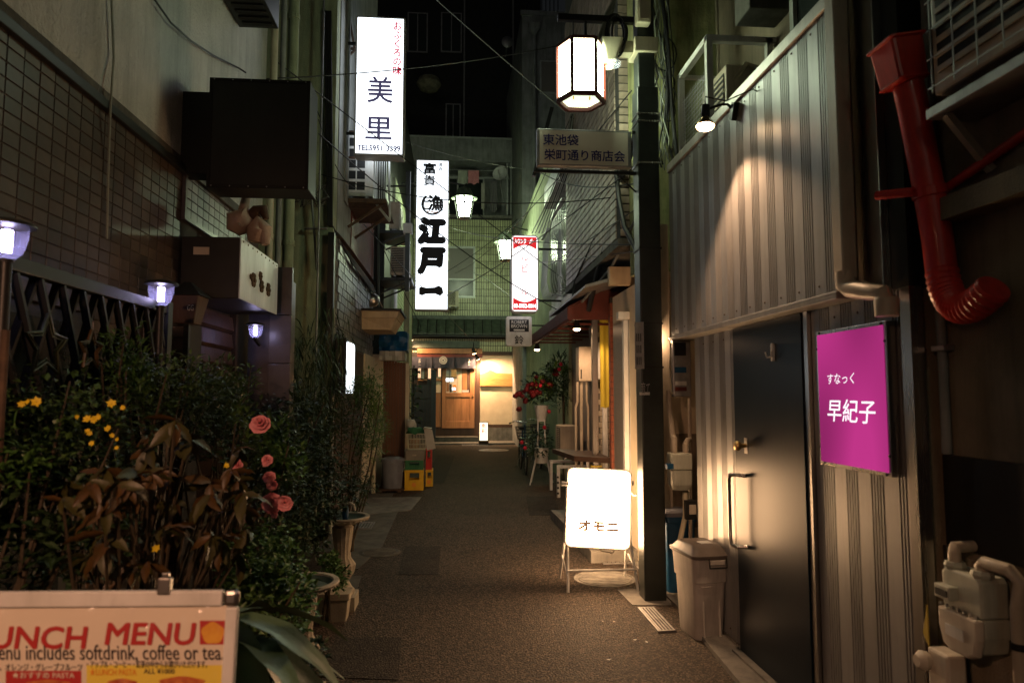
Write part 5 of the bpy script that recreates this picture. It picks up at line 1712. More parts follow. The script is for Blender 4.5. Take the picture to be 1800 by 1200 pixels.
# projecting black sign box, upper (unlit)
t = thing('black_box_sign', 'large unlit black box sign projecting from the stuccoed wall', 'sign', (-1.4, 4.6, 2.9))
q = R(366, 140, 544, 331, 4.5)
box('case', 'box_black', t, q[0], q[1], 4.5, 4.74, q[2], q[3], bev=.004)
for (a0_, a1_, b0_, b1_) in ((q[0], q[1], q[2], q[2] + .02), (q[0], q[1], q[3] - .02, q[3]), (q[0], q[0] + .02, q[2] + .021, q[3] - .021), (q[1] - .02, q[1], q[2] + .021, q[3] - .021)):
    box('edge_trim', 'black', t, a0_, a1_, 4.494, 4.4995, b0_, b1_)
b = MB()
for i in range(6):
    for z in (q[2] + .01, q[3] - .01):
        b.lathe([(.005, 0), (.004, .003)], (q[0] + .03 + i * (q[1] - q[0] - .06) / 5, 4.494, z), 6, Matrix.Rotation(math.pi / 2, 3, 'X'))
b.build('rivets', 'zinc', t, kind='stuff')
box('mounting_box', 'black', t, at(318, 250, Y=4.62).x, q[0] - .001, 4.55, 4.70, at(340, 309, Y=4.6).z, at(340, 167, Y=4.6).z)
# lower illuminated-from-below steel box with flower ornaments
t = thing('steel_box_sign', 'grey steel box sign with dark flower ornaments beside stone pillar', 'sign', (-1.6, 5.1, 2.1))
SXF = -1.42
ya, yb = at(422, 470, X=SXF).y, at(487, 500, X=SXF).y
za, zb = at(422, 525, X=SXF).z, at(422, 416, X=SXF).z
box('case', 'black_metal', t, LX + .002, SXF - .006, ya, yb, za, zb, bev=.003)
box('face', 'sign_metal', t, SXF - .005, SXF + .004, ya - .004, yb + .004, za, zb, bev=.002)
b = MB()
for i in range(9):
    b.lathe([(.008, 0), (.005, .004)], (SXF + .004, ya + .04 + (yb - ya - .08) * i / 8, zb - .02), 8, Matrix.Rotation(math.pi / 2, 3, 'Y'))
b.build('screws', 'iron', t)


def ornament(px, py, r):
    p = at(px, py, X=SXF)
    b = MB()
    for k_ in range(6):
        a = k_ * math.pi / 3
        c = p + Vector((.004, r * .62 * math.cos(a), r * .62 * math.sin(a)))
        b.lathe([(r * .36, 0), (r * .36, .008), (r * .1, .014)], c, 10, Matrix.Rotation(math.pi / 2, 3, 'Y'))
    b.lathe([(r * .3, 0), (r * .3, .014), (r * .1, .018)], p + Vector((.004, 0, 0)), 10, Matrix.Rotation(math.pi / 2, 3, 'Y'))
    b.build('flower_ornament', 'iron', t)


for px, py, r in ((444, 492, .055), (456, 485, .035), (458, 503, .05), (470, 509, .055), (439, 486, .02)):
    ornament(px, py, r)
MB().box(-1.72, -1.62, ya - .004, ya, zb - .12, zb - .07).build('yellow_sticker', 'plaster_cream', t)
# statue on top
t = thing('swan_statue', 'buff stone statue of a long necked bird standing on the steel box sign', 'statue', (-1.55, 5.0, zb))
s0 = lambda x, y: at(x, y, Y=5.0)
MB().tube([s0(410, 408), s0(418, 392), s0(430, 388), s0(440, 398)], [.05, .10, .10, .05], 16).build('body', 'stone_pink', t, smooth=True)
MB().tube([s0(424, 395), s0(428, 370), s0(432, 350), s0(437, 338), s0(446, 333), s0(452, 340)], [.06, .038, .03, .028, .032, .012], 12).build('neck', 'stone_pink', t, smooth=True)
MB().tube([s0(448, 425), s0(452, 405), s0(456, 388), s0(463, 402), s0(467, 430)], [.05, .075, .045, .06, .03], 14).build('wing', 'stone_pink', t, smooth=True)
MB().tube([s0(440, 382), s0(452, 372), s0(463, 368), s0(468, 385)], [.04, .05, .04, .02], 12).build('tail', 'iron', t, smooth=True)
# balcony box top left
t = thing('balcony_unit_box', 'dark louvred box hanging high on the stuccoed wall', 'balcony box', (-1.6, 4.8, 4.3))
q = R(400, -30, 490, 50, 4.7)
zbb = at(450, 50, Y=5.6).z
xbb = at(490, 50, Y=5.6).x
box('case', 'black_metal', t, LX, xbb, 4.75, 5.6, zbb, zbb + 1.0, bev=.006)
for i in range(9):
    y = 4.78 + i * .09
    box('louvre', 'black', t, LX + .05, xbb - .03, y, y + .04, zbb - .012, zbb - .001)


def vpipe(px, Y, r, m, label, py0=-60, py1=1100, name='downpipe', cat='downpipe', joints=True):
    p = at(px, 600, Y=Y)
    z0_, z1_ = max(0, at(px, py1, Y=Y).z), at(px, py0, Y=Y).z
    t = thing(name, label, cat, (p.x, Y, z0_), 'pipes running down the walls')
    tube('pipe', m, t, [(p.x, Y, z0_), (p.x, Y, z1_)], r, 12)
    if joints:
        z = z0_ + .7
        while z < z1_ - .1:
            MB().lathe([(r * 1.15, 0), (r * 1.15, .05)], (p.x, Y, z), 12).build('collar', m, t)
            z += 1.15
    return t


vpipe(502, 6.75, .055, 'plaster_green', 'thick pale green downpipe beside the concrete end wall')
vpipe(468, 6.48, .035, 'cream_plastic', 'cream downpipe between stucco building and green pipe')
vpipe(484, 6.6, .028, 'plaster_grey', 'thin grey pipe left of the thick green downpipe')
vpipe(556, 7.55, .012, 'zinc', 'thin steel conduit on the green concrete end wall', joints=False)
tube('wall_lead', 'cable_copper', None, [at(195, -20, X=LX + .01), at(200, 100, X=LX + .01), at(194, 193, X=LX + .04), at(190, 320, X=LX + .012), at(188, 420, X=LX + .012)], .006, 6, label='pale lead hanging down stucco and brown tile wall', cat='cable')
tube('wall_lead', 'cable', None, [at(272, 0, X=LX + .02), at(300, 40, X=LX + .02), at(335, 72, X=LX + .02), at(375, 98, X=LX + .02), at(420, 120, X=LX + .02), at(432, 128, X=LX + .05)], .007, 6, label='black lead sagging across the pale stucco wall', cat='cable')

# ================================================================ LEFT: second building
BX = -1.35
EB = thing('green_concrete_building', 'greenish concrete building with shingled front and bamboo plants', 'building', (-2, 9, 0))
box('end_wall', 'plaster_green', EB, -4, BX - .03, 7.7, 7.9, 0, 9)
box('core', 'plaster_grey', EB, -4, BX - .02, 7.901, 11.4, 0, 9)
box('corner_post', 'black_metal', EB, BX - .07, BX + .0, 7.62, 7.699, 0, 3.35)
zsh0, zsh1 = 2.15, at(620, 452, X=BX).z
tiles(EB, (BX - .02, 7.9, zsh0), (0, 1, 0), (0, 0, 1), 3.4, zsh1 - zsh0, .17, .095, .008, 'slate', .02, (1, 0, 0), name='shingle', off=.5, limit=300, jitter=.006)
MB().prism([(BX - .02, 7.9, zsh1), (BX + .06, 7.9, zsh1 - .01), (BX - .02, 7.9, zsh1 + .08)], (0, 3.45, 0)).build('flashing', 'wood_dark', EB)
for i in range(22):
    y = 8.9 + i * .11
    box('corrugated_rib', 'maroon_paint', EB, BX - .019, BX - .004, y, y + .06, zsh1 + .09, zsh1 + 1.15)
for i in range(28):
    y = 7.95 + i * .12
    box('wall_board', 'wood_dark', EB, BX - .019, BX + .0, y, y + .108, 0.2, 2.13)
for i in range(5):
    y = 10.2 + i * .22
    box('cream_siding', 'plaster_cream', EB, BX + .001, BX + .03, y, y + .21, .25, 2.15)
MB().box(-1.97, -1.80, 7.60, 7.698, .1, at(573, 478, Y=7.6).z).build('vertical_duct', 'beige_metal', EB, bev=.006)
t = vpipe(660, 11.0, .035, 'cream_plastic', 'short cream standpipe beside the lidded grey bucket', 770, 1000)
tube('bracket_pipe', 'zinc', EB, [at(536, 402, Y=7.65), at(540, 402, Y=7.6), at(575, 402, Y=7.6)], .014, 6)
# white lit door sign
t = thing('lit_upright_sign', 'upright glowing white sign on the wall half hidden by bamboo leaves', 'sign', (BX, 8.5, 1.5))
y0, y1 = at(608, 640, X=BX + .12).y, at(623, 640, X=BX + .12).y
z0, z1 = at(615, 688, X=BX + .1).z, at(609, 596, X=BX + .1).z
box('case', 'black_metal', t, BX + .001, BX + .12, y0, y1, z0 - .05, z1, bev=.004)
box('lit_face', 'g_door_sign', t, BX + .121, BX + .126, y0 + .03, y1 - .03, z0 - .02, z1 - .03)
# cream canopy
t = thing('cream_canopy', 'small cream flat canopy sticking out over a doorway', 'canopy', (-1.1, 10, 2.4))
q = R(628, 546, 702, 583, 9.9)
MB().prism([(-1.349, 9.9, q[3] - .1), (q[1] - .04, 9.9, q[3] - .1), (q[1], 9.9, q[3]), (-1.349, 9.9, q[3])], (0, 1.0, 0)).build('fascia', 'awning_beige', t, bev=.003)
MB().loft([[Vector(v) for v in ((-1.349, 9.95, q[2] + .04), (-1.349, 10.88, q[2] + .04), (q[1] - .13, 10.8, q[2] + .04), (q[1] - .13, 10.0, q[2] + .04))], [Vector(v) for v in ((-1.349, 9.91, q[3] - .102), (-1.349, 10.9, q[3] - .102), (q[1] - .05, 10.88, q[3] - .102), (q[1] - .05, 9.91, q[3] - .102))]]).build('soffit', 'awning_beige', t)
box('top_sheet', 'black_metal', t, -1.349, q[1] + .03, 9.86, 10.94, q[3] + .002, q[3] + .03)
t = thing('blue_tarp', 'crumpled blue tarpaulin bundled under the cream canopy', 'tarpaulin', (-1, 11.5, 2))
q = R(666, 583, 716, 617, 11.6)
b = MB()
rows = []
for j in range(5):
    z = q[3] + (q[2] - q[3]) * j / 4
    rows.append([Vector((q[0] + (q[1] - q[0]) * i / 10, 11.6 + .05 * math.sin(i * 1.1 + j * 2) + .05 * (j % 2), z + .015 * math.sin(i + j))) for i in range(11)] + [Vector((q[0] + (q[1] - q[0]) * i / 10, 12.1, z)) for i in range(10, -1, -1)])
b.loft(rows[::-1]).build('cloth', 'tarp', t, smooth=True)
q = R(667, 617, 712, 630, 11.55)
b = MB()
rows = [[Vector((q[0] + (q[1] - q[0]) * i / 8, 11.5 + .04 * math.sin(i * 1.9 + j), z)) for i in range(9)] + [Vector((q[0] + (q[1] - q[0]) * i / 8, 11.9, z)) for i in range(8, -1, -1)] for j, z in enumerate((q[2] - .03, q[2] + .04, q[3]))]
b.loft(rows).build('plastic_sheet', 'cloth_white', t, smooth=True)
# wooden shed panel
TH = thing('brown_shed', 'narrow brown board shed with beige frame behind the buckets', 'shed', (-1.1, 11.9, 0))
q = R(673, 628, 712, 820, 11.8)
n_ = 8
sx0 = -1.33
for i in range(n_):
    x0 = q[0] + (q[1] - q[0]) * i / n_
    box('board', 'wood_red', TH, x0, x0 + (q[1] - q[0]) / n_ - .006, 11.8, 11.82, 0, q[3] - .06 * i / n_ - .04)
box('frame', 'plaster_cream', TH, q[0] - .22, q[0] - .01, 11.78, 11.84, 0, q[3] + .05)
box('frame', 'plaster_cream', TH, q[1] + .004, q[1] + .06, 11.78, 11.84, .0, q[3] - .10)
box('side', 'wood_dark', TH, q[0] + .0, q[1] - .0, 11.85, 13.0, 0, q[3] - .1)
box('gas_box', 'beige_metal', TH, q[0] - .19, q[0] + .03, 11.6, 11.77, .75, 1.15, bev=.01)
# third left building far on
L3 = thing('left_rear_building', 'dark rear building carrying air conditioner shelves on the left', 'building', (-2.3, 15, 0))
box('wall', 'black_metal', L3, -4, -1.36, 13.02, FY - .8, 0, 9)
box('wall', 'plaster_green', L3, -1.359, -1.30, 14.5, 20.5, .1, 6.2)
for i in range(30):
    z = 2.6 + i * .1
    box('lap_siding', 'plaster_green', L3, -1.299, -1.28, 14.5, 18.5, z, z + .085)
tube('drain_pipe', 'white_paint', L3, [(-1.25, 14.3, 2.2), (-1.25, 14.3, 4.0)], .035, 8)


def acm(px0, py0, px1, py1, Y, d, face, label, m=WH, **k):
    q = R(px0, py0, px1, py1, Y)
    return condenser(q[0], q[1], Y, Y + d, q[2], q[3], face, label, m, **k)


acm(607, 232, 657, 349, 8.6, .36, '-y', 'air conditioner with white lattice grille below the tall white sign', lattice=True)
acm(684, 354, 703, 405, 12.6, .8, '+x', 'upper small air conditioner on the dark wall left of the tallest lit sign', 'beige_metal')
acm(686, 433, 718, 486, 12.4, .8, '-y', 'lower air conditioner with dark grille left of the tallest lit sign', 'beige_metal')
for (a, b_, c, d, Y, lab, m_) in ((603, 350, 680, 386, 8.55, 'rusty tray platform under the lattice grille air conditioner', 'iron'), (655, 405, 716, 418, 12.5, 'dark steel shelf under the upper small air conditioner', 'black_metal'), (660, 488, 724, 506, 12.3, 'dark steel shelf under the lower air conditioner', 'black_metal')):
    q = R(a, b_, c, d, Y)
    t = thing('unit_shelf', lab, 'shelf', (q[0], Y, q[2]))
    box('tray', m_, t, q[0], q[1], Y - .05, Y + 1.0, q[3] - .06, q[3] - .004, bev=.004)
    for yy_ in (Y, Y + .6):
        MB().bar((q[1] - .05, yy_, q[3] - .06), (BX, yy_, q[2] - .1), .03).build('strut', m_, t)
q = R(657, 280, 684, 352, 8.6)
t = thing('privacy_screen', 'open slatted metal guard beside the lattice grille unit', 'screen', (q[0], 8.6, q[2]))
for i in range(7):
    x = q[0] + .02 + (q[1] - q[0]) * i / 7
    MB().bar((x, 8.6, q[3]), (x, 8.6, q[2]), .008, .02).build('slat', 'alu', t)
MB().bar((q[0], 8.6, q[2]), (q[1] + .02, 8.55, q[2] - .28), .03).bar((q[1], 8.6, q[3]), (q[1] + .02, 8.55, q[2] - .28), .02).build('frame', 'alu', t)
# frame bracket for the tall white sign and the window on the green wall corner
t = thing('sign_bracket', 'rusty angled bracket holding the upper tall white sign', 'bracket', (-1.3, 8.5, 4))
for (a, b_) in (((592, 15), (612, 18)), ((612, 18), (623, 85)), ((592, 85), (624, 86)), ((624, 88), (592, 118)), ((590, 232), (622, 232)), ((590, 275), (625, 278))):
    MB().bar(at(*a, Y=8.5), at(*b_, Y=8.5), .025).build('bar', 'iron', t)
# grey green steel post with joints (x 713)
t = thing('grey_steel_post', 'grey green steel post rising beside the tallest lit sign', 'post', (-.95, 12.2, 0))
q = R(708, 300, 719, 790, 12.2)
xa, xb = at(709, 600, Y=12.2).x, at(719, 600, Y=12.2).x
box('shaft', 'plaster_green', t, xa, xb, 12.2, 12.3, 0, at(713, 512, Y=12.2).z, bev=.004)
box('upper_shaft', 'pole', t, xa + .01, xb - .01, 12.21, 12.29, at(713, 512, Y=12.2).z, at(713, 300, Y=12.2).z)
z = at(713, 402, Y=12.2).z
box('joint_bracket', 'white_metal', t, xa - .03, xb + .03, 12.18, 12.32, z - .08, z + .1, bev=.006)
t = thing('round_vent_cowl', 'small round steel vent cowl at the foot of the shingles', 'vent', (-1.3, 9.8, 2.7))
p = at(652, 527, Y=9.8)
MB().lathe([(.10, 0), (.10, .04), (.08, .09), (.03, .12)], p, 18, Matrix.Rotation(math.radians(100), 3, 'Y')).build('cowl', 'steel', t, smooth=True)
tube('black_downpipe', 'black_metal', None, [at(663, 340, Y=11.2), at(663, 420, Y=11.2), at(664, 540, Y=11.2)], .035, 8, label='black downpipe dividing the shingles from the rear air conditioners', cat='downpipe')
# white-washed upper flank wall
MB().box(-4, BX - .0, 8.3, 8.55, 3.9, 9).build('pale_upper_panel', 'plaster_grey', label='pale wall panel behind the upper tall white sign', cat='wall panel')


# ================================================================ hanging lit signs
def hang_sign(q, Y, d, m_case, m_face, name, label, arms, rad=None):
    t = thing(name, label, 'sign', ((q[0] + q[1]) / 2, Y, q[2]))
    w2, h2 = (q[1] - q[0]) / 2, (q[3] - q[2]) / 2
    cx_, cz_ = (q[0] + q[1]) / 2, (q[2] + q[3]) / 2
    r_ = rad or .01

    def ring(s_, y):
        return [Vector((cx_ + p.x, y, cz_ + p.y)) for p in rrect(0, 0, 0, w2 - s_, h2 - s_, max(.004, r_ - s_), 5)]
    MB().loft([ring(0, Y + d), ring(0, Y)]).build('case', m_case, t)
    f_ = MB().loft([ring(.02, Y), ring(.02, Y - .004)]).build('lit_face', m_face, t)
    MB().loft([ring(.02, Y + d + .004), ring(.02, Y + d)]).build('lit_back_face', m_face, t)
    for (za_, xw) in arms:
        MB().bar((q[0] if xw < q[0] else q[1], Y + d / 2, za_), (xw, Y + d / 2, za_), .03).build('mounting_arm', 'black_metal', t)
    return t


YM = 8.2
q = R(624, 30, 711, 273, YM)
t = hang_sign(q, YM, .22, 'siding_trim', 'g_misato', 'tall_lit_sign', 'highest tall glowing white sign with navy characters and a telephone number', ((q[2] + .3, BX), (q[3] - .3, BX)))
W_, H_ = q[1] - q[0], q[3] - q[2]
F_ = YM - .004
lettering('お\nふ\nく\nろ\nの\n味', t, (q[0] + W_ * .76, F_, q[2] + H_ * .58), (1, 0, 0), (0, 0, 1), W_ * .17, H_ * .385, 'red_ink', bold=.035, line=.95)
lettering('美', t, (q[0] + W_ * .26, F_, q[2] + H_ * .375), (1, 0, 0), (0, 0, 1), W_ * .50, H_ * .185, 'grey_ink', bold=.016)
lettering('里', t, (q[0] + W_ * .23, F_, q[2] + H_ * .115), (1, 0, 0), (0, 0, 1), W_ * .52, H_ * .155, 'grey_ink', bold=.016)
lettering('TEL5951-3399', t, (q[0] + W_ * .07, F_, q[2] + H_ * .03), (1, 0, 0), (0, 0, 1), W_ * .86, H_ * .038, 'grey_ink', bold=.045)
YE = 13.0
q = R(730, 281, 789, 545, YE)
t = hang_sign(q, YE, .25, 'siding_trim', 'g_edo', 'tall_lit_sign', 'tallest glowing white sign with huge black brush characters', ((q[2] + .5, BX), (q[3] - .5, BX)))
W_, H_ = q[1] - q[0], q[3] - q[2]
F_ = YE - .004
U1, U2 = (1, 0, 0), (0, 0, 1)
lettering('清\n酒', t, (q[0] + W_ * .66, F_, q[2] + H_ * .925), U1, U2, W_ * .13, H_ * .055, 'black_ink', bold=.02)
lettering('富', t, (q[0] + W_ * .23, F_, q[2] + H_ * .905), U1, U2, W_ * .36, H_ * .072, 'black_ink', bold=.035)
lettering('貴', t, (q[0] + W_ * .23, F_, q[2] + H_ * .825), U1, U2, W_ * .36, H_ * .068, 'black_ink', bold=.02)
# round house mark: black ring with brushed strokes and an orange red wave
cpt = Vector(((q[0] + q[1]) / 2, F_ - .003, q[2] + H_ * .70))
b = MB()
n_ = 32
r0, r1 = W_ * .335, W_ * .285
for (aa, bb) in ((125, 395),):
    k0, k1 = [], []
    for i in range(n_ + 1):
        a = math.radians(aa + (bb - aa) * i / n_)
        th = .5 + .7 * math.sin(math.pi * i / n_) + (.9 if i < 8 else 0)
        k0.append(cpt + Vector((r0 * math.cos(a), 0, r0 * math.sin(a))))
        k1.append(cpt + Vector(((r0 - (r0 - r1) * th) * math.cos(a), 0, (r0 - (r0 - r1) * th) * math.sin(a))))
    b.add(k0 + k1, [(i, i + 1, n_ + 2 + i, n_ + 1 + i) for i in range(n_)])
b.build('mark_ring', 'black_ink', t)
lettering('漁', t, cpt + Vector((-r0 * .35, 0, -r0 * .55)), U1, U2, r0 * 1.25, r0 * 1.35, 'black_ink', bold=.045)
lettering('こ', t, cpt + Vector((-r0 * .78, 0, -r0 * .5)), U1, U2, r0 * .5, r0 * .8, 'black_ink', bold=.04)
lettering('〜', t, cpt + Vector((-r0 * .5, 0, -r0 * .78)), U1, U2, r0 * 1.0, r0 * .16, 'menu_orange', bold=.04)
zrow = (.605, .39), (.405, .2)
for ch, c0, hh in (('江', .445, .155), ('戸', .245, .155)):
    lettering(ch, t, (q[0] + W_ * .13, F_, q[2] + H_ * (c0 - .0)), U1, U2, W_ * .72, H_ * hh, 'black_ink', bold=.10 if ch != '一' else .03, italic=.1 if ch != '一' else 0)
x0, x1 = q[0] + W_ * .13, q[0] + W_ * .85
z0 = q[2] + H_ * .095
hh = H_ * .062
MB().prism([(x0, F_ - .004, z0 + hh * .1), (x0 + .06, F_ - .004, z0), (x0 + .12, F_ - .004, z0 + hh * .16), (x1 - .16, F_ - .004, z0 + hh * .2), (x1 - .06, F_ - .004, z0 - hh * .02), (x1, F_ - .004, z0 + hh * .3), (x1 - .02, F_ - .004, z0 + hh * .85), (x1 - .09, F_ - .004, z0 + hh * 1.08), (x1 - .17, F_ - .004, z0 + hh * .86), (x0 + .13, F_ - .004, z0 + hh * .82), (x0 + .04, F_ - .004, z0 + hh * .95), (x0, F_ - .004, z0 + hh * .8)], (0, .002, 0)).build('lettering', 'black_ink', t)
YRD = 10.5
q = R(898, 413, 947, 549, YRD)
t = hang_sign(q, YRD, .2, 'white_paint', 'g_ruby', 'rounded_lit_sign', 'rounded glowing sign with red ends and white telephone number', ((q[2] + .2, 1.72), (q[3] - .2, 1.72)), rad=.07)
W_, H_ = q[1] - q[0], q[3] - q[2]
F_ = YRD - .005
for top in (1, 0):
    zc_ = q[3] - .035 if top else q[2] + .035
    edge = .16 * H_
    pts = []
    x0, x1 = q[0] + .035, q[1] - .035
    sg = -1 if top else 1
    n_ = 10
    pts = [Vector((x0, F_, zc_)), Vector((x1, F_, zc_))]
    for i in range(n_ + 1):
        u_ = 1 - i / n_
        pts.append(Vector((x0 + (x1 - x0) * u_, F_, zc_ + sg * (edge - .35 * edge * math.sin(math.pi * u_)))))
    if top:
        pts = pts[::-1]
    MB().add([p + Vector((0, -.002, 0)) for p in pts], [tuple(range(len(pts)))]).build('red_field', 'g_ruby_red', t)
lettering('カウンターバー', t, (q[0] + W_ * .13, F_ - .003, q[3] - H_ * .115), U1, U2, W_ * .74, H_ * .062, 'g_ruby', bold=.05)
lettering('03-5952-0014', t, (q[0] + W_ * .11, F_ - .003, q[2] + H_ * .058), U1, U2, W_ * .78, H_ * .05, 'g_ruby', bold=.05)
M['ruby_faint'] = glow('lit_lettering_pink', (1, .45, .45), .9)
lettering('ル\nビ\nー\nル'.replace('ビ', 'ビ').replace('ー', '｜'), t, (q[0] + W_ * .36, F_ - .001, q[2] + H_ * .22), U1, U2, W_ * .26, H_ * .54, 'ruby_faint', bold=.02, line=1.1)
YB = 10.9
q = R(890, 556, 935, 608, YB)
t = thing('small_bar_sign', 'unlit pale rounded sign with black label and one large character', 'sign', (q[0], YB, q[2]))
cx_, cz_ = (q[0] + q[1]) / 2, (q[2] + q[3]) / 2
w2, h2 = (q[1] - q[0]) / 2, (q[3] - q[2]) / 2
MB().loft([[Vector((cx_ + p.x, y, cz_ + p.y)) for p in rrect(0, 0, 0, w2, h2, .03, 4)] for y in (YB + .15, YB)]).build('case', 'white_paint', t, bev=.004)
box('label', 'black_ink', t, q[0] + .05, q[1] - .05, YB - .004, YB - .001, cz_ - .01, q[3] - .05)
lettering('ROBERT\nBROWN', t, (q[0] + .08, YB - .004, cz_ + .055), U1, U2, 2 * w2 - .16, h2 * .50, 'white_ink', bold=.0, line=.85)
box('label_strip', 'white_ink', t, q[0] + .12, q[1] - .12, YB - .006, YB - .0045, cz_ + .005, cz_ + .03)
lettering('ロバートブラウン', t, (q[0] + .125, YB - .0065, cz_ + .01), U1, U2, 2 * w2 - .25, .016, 'black_ink', bold=.02, proud=.001)
lettering('鈴', t, (cx_ - .07, YB - .001, q[2] + .03), U1, U2, .14, .14, 'black_ink', bold=.015)
MB().bar((q[1], YB + .07, cz_ + .1), (1.99, YB + .07, cz_ + .1), .025).build('mounting_arm', 'black_metal', t)


# ================================================================ street lamps on arms
def street_lamp(px, py, Y, s_, wallx, label):
    p = at(px, py, Y=Y)
    t = thing('wall_street_lamp', label, 'street lamp', p, 'old style lamps reaching over the lane')
    MB().lathe([(.03, .38), (.15, .33), (.21, .20), (.21, .13)], p, 20).build('bell', 'roof', t, smooth=True)
    MB().lathe([(.21, .128), (.32, .10), (.31, .085)], p, 24, caps=True).build('brim', 'roof', t, smooth=True)
    for k_ in range(6):
        a0_, a1_ = math.radians(60 * k_ - 90 + 4), math.radians(60 * k_ - 30 - 4)
        r_t, r_b = .235, .15
        v = [p + Vector((r_t * math.cos(a0_), r_t * math.sin(a0_), .083)), p + Vector((r_t * math.cos(a1_), r_t * math.sin(a1_), .083)), p + Vector((r_b * math.cos(a1_), r_b * math.sin(a1_), -.36)), p + Vector((r_b * math.cos(a0_), r_b * math.sin(a0_), -.36))]
        MB().add(v, [(0, 3, 2, 1)]).build('lit_pane', 'g_street', t)
        a = math.radians(60 * k_ - 90)
        MB().bar(p + Vector((.24 * math.cos(a), .24 * math.sin(a), .09)), p + Vector((.155 * math.cos(a), .155 * math.sin(a), -.37)), .045).build('glazing_bar', 'black_metal', t)
    MB().lathe([(.15, -.40), (.155, -.37)], p, 12).build('base_ring', 'black_metal', t)
    tube('arm', 'black_metal', t, [p + Vector((0, 0, .3)), p + Vector((0, 0, .42)), p + Vector(((wallx - p.x) * .3, 0, .5)), (wallx, Y, p.z + .42)], .022, 8)
    return t


street_lamp(816, 356, 16.0, .28, -1.3, 'green capped lit street lamp in front of the balcony laundry')
street_lamp(889, 432, 17.5, .28, 1.9, 'lit street lamp half hidden behind the rounded red ended sign')

# ================================================================ overhead cables
CABLES = [
    ((475, 100), 6.5, (1115, 585), 12, .0, .010, 'cable', 'black cable dropping from the left pipes to the maroon awning'),
    ((440, 140), 6.4, (1300, -10), 9, .25, .010, 'cable', 'black cable sagging past the upper tall white sign to the right'),
    ((745, -20), 9, (1004, 205), 9, .02, .012, 'cable_copper', 'pale straight wire slanting down to the six sided lantern'),
    ((560, 235), 7.5, (1120, 600), 12, .35, .011, 'cable', 'thick sagging cable crossing the tallest lit sign'),
    ((560, 305), 7.6, (1128, 340), 6.2, .20, .009, 'cable', 'thin cable running level from the end wall to the post'),
    ((555, 190), 7.5, (740, 575), 13, .0, .012, 'cable', 'cable dropping from the end wall to the pent roof'),
    ((735, 540), 15, (1120, 290), 5.4, .15, .009, 'cable', 'cable rising from the tallest lit sign to the cream street sign'),
    ((790, 400), 15, (1128, 430), 5.4, .1, .009, 'cable', 'cable slung level above the rounded red ended sign'),
    ((800, 480), 20, (1110, 160), 5.6, .25, .009, 'cable', 'long cable rising from the far window to the post top'),
    ((640, 395), 9, (830, 600), 21, .0, .010, 'cable', 'cable slanting from the shingles to the far eave'),
    ((850, 462), 21, (1128, 440), 5.4, .08, .008, 'cable', 'thin cable from the far tile wall to the dark post'),
    ((945, 300), 9, (1128, 320), 5.3, .12, .011, 'cable', 'short cable under the cream street sign'),
    ((700, 245), 11, (960, 300), 14, .1, .008, 'cable_grey', 'grey wire under the far balcony slab edge'),
    ((960, 470), 9.5, (1130, 360), 5.3, .0, .007, 'cable', 'thin cable slanting across the brown tiled wall'),
    ((800, 470), 21, (940, 560), 12, -.2, .010, 'cable_grey', 'grey cable arching down the olive tile wall'),
    ((1004, 205), 8.2, (880, 480), 14, .0, .010, 'cable', 'dark cable falling behind the rounded red ended sign'),
    ((560, 210), 7.5, (640, 330), 8.2, .25, .008, 'cable', 'loose cable looped beside the lattice grille unit'),
    ((720, 510), 12.5, (910, 385), 12, .12, .008, 'cable', 'thin cable crossing the olive tile house'),
]
for (a, ya_, b_, yb_, s_, r_, m_, lab) in CABLES:
    tube('overhead_cable', m_, None, sag(at(*a, Y=ya_), at(*b_, Y=yb_), s_), r_ * .62, 6, label=lab, cat='cable', group='cables strung over the lane')
# bundles
rnd = random.Random(11)
b = thing('cable_coil', 'coiled bundle of black cable hanging from the hanger arm', 'cable coil', at(1085, 80, Y=PY))
for i in range(7):
    c = at(1084 + rnd.uniform(-6, 6), 42, Y=PY - .06 + i * .015)
    w_, h_ = .07 + rnd.uniform(-.02, .02), .27 + rnd.uniform(-.06, .03)
    pts = [c + Vector((w_ * math.sin(a), .01 * math.sin(3 * a), h_ * (math.cos(a) - .55) * .6)) for a in [2 * math.pi * k_ / 24 for k_ in range(25)]]
    tube('loop', 'cable', b, pts, .009, 6)
c0 = at(1080, 0, Y=PY)
tube('loop', 'cable_copper', b, [c0, at(1066, 25, Y=PY), at(1060, 60, Y=PY), at(1064, 85, Y=PY)], .016, 6)
tube('loop', 'cable_copper', b, [c0, at(1076, 20, Y=PY), at(1062, 40, Y=PY), at(1052, 70, Y=PY)], .016, 6)
b = thing('pole_cable_bundle', 'tangle of cables climbing the mossy wall beside the post', 'cable bundle', at(1160, 300, Y=5.6))
for i in range(12):
    x0 = 1148 + rnd.uniform(-6, 30)
    x1 = 1150 + rnd.uniform(0, 38)
    pts = []
    for k_ in range(9):
        f_ = k_ / 8
        pts.append(at(x0 + (x1 - x0) * f_ + rnd.uniform(-8, 8), -30 + 320 * f_ + rnd.uniform(-10, 10), Y=5.66 - rnd.uniform(0, .08)))
    tube('strand', ('cable', 'cable', 'cable_grey', 'cable_copper')[i % 4], b, pts, rnd.uniform(.004, .009), 6)
for i in range(5):
    c = at(1172 + rnd.uniform(-8, 12), 95 + 25 * i, Y=5.62)
    r_ = rnd.uniform(.04, .13)
    tube('hanging_loop', ('cable', 'cable_grey')[i % 2], b, [c + Vector((r_ * math.sin(a), 0, r_ * 1.5 * math.cos(a))) for a in [2 * math.pi * k_ / 20 for k_ in range(19)]], .006, 6)
tube('strand', 'cable', b, [at(1162, -20, Y=5.6), at(1175, 90, Y=5.6), at(1180, 180, Y=5.6), at(1186, 240, Y=5.6), at(1196, 330, Y=5.6)], .018, 8)
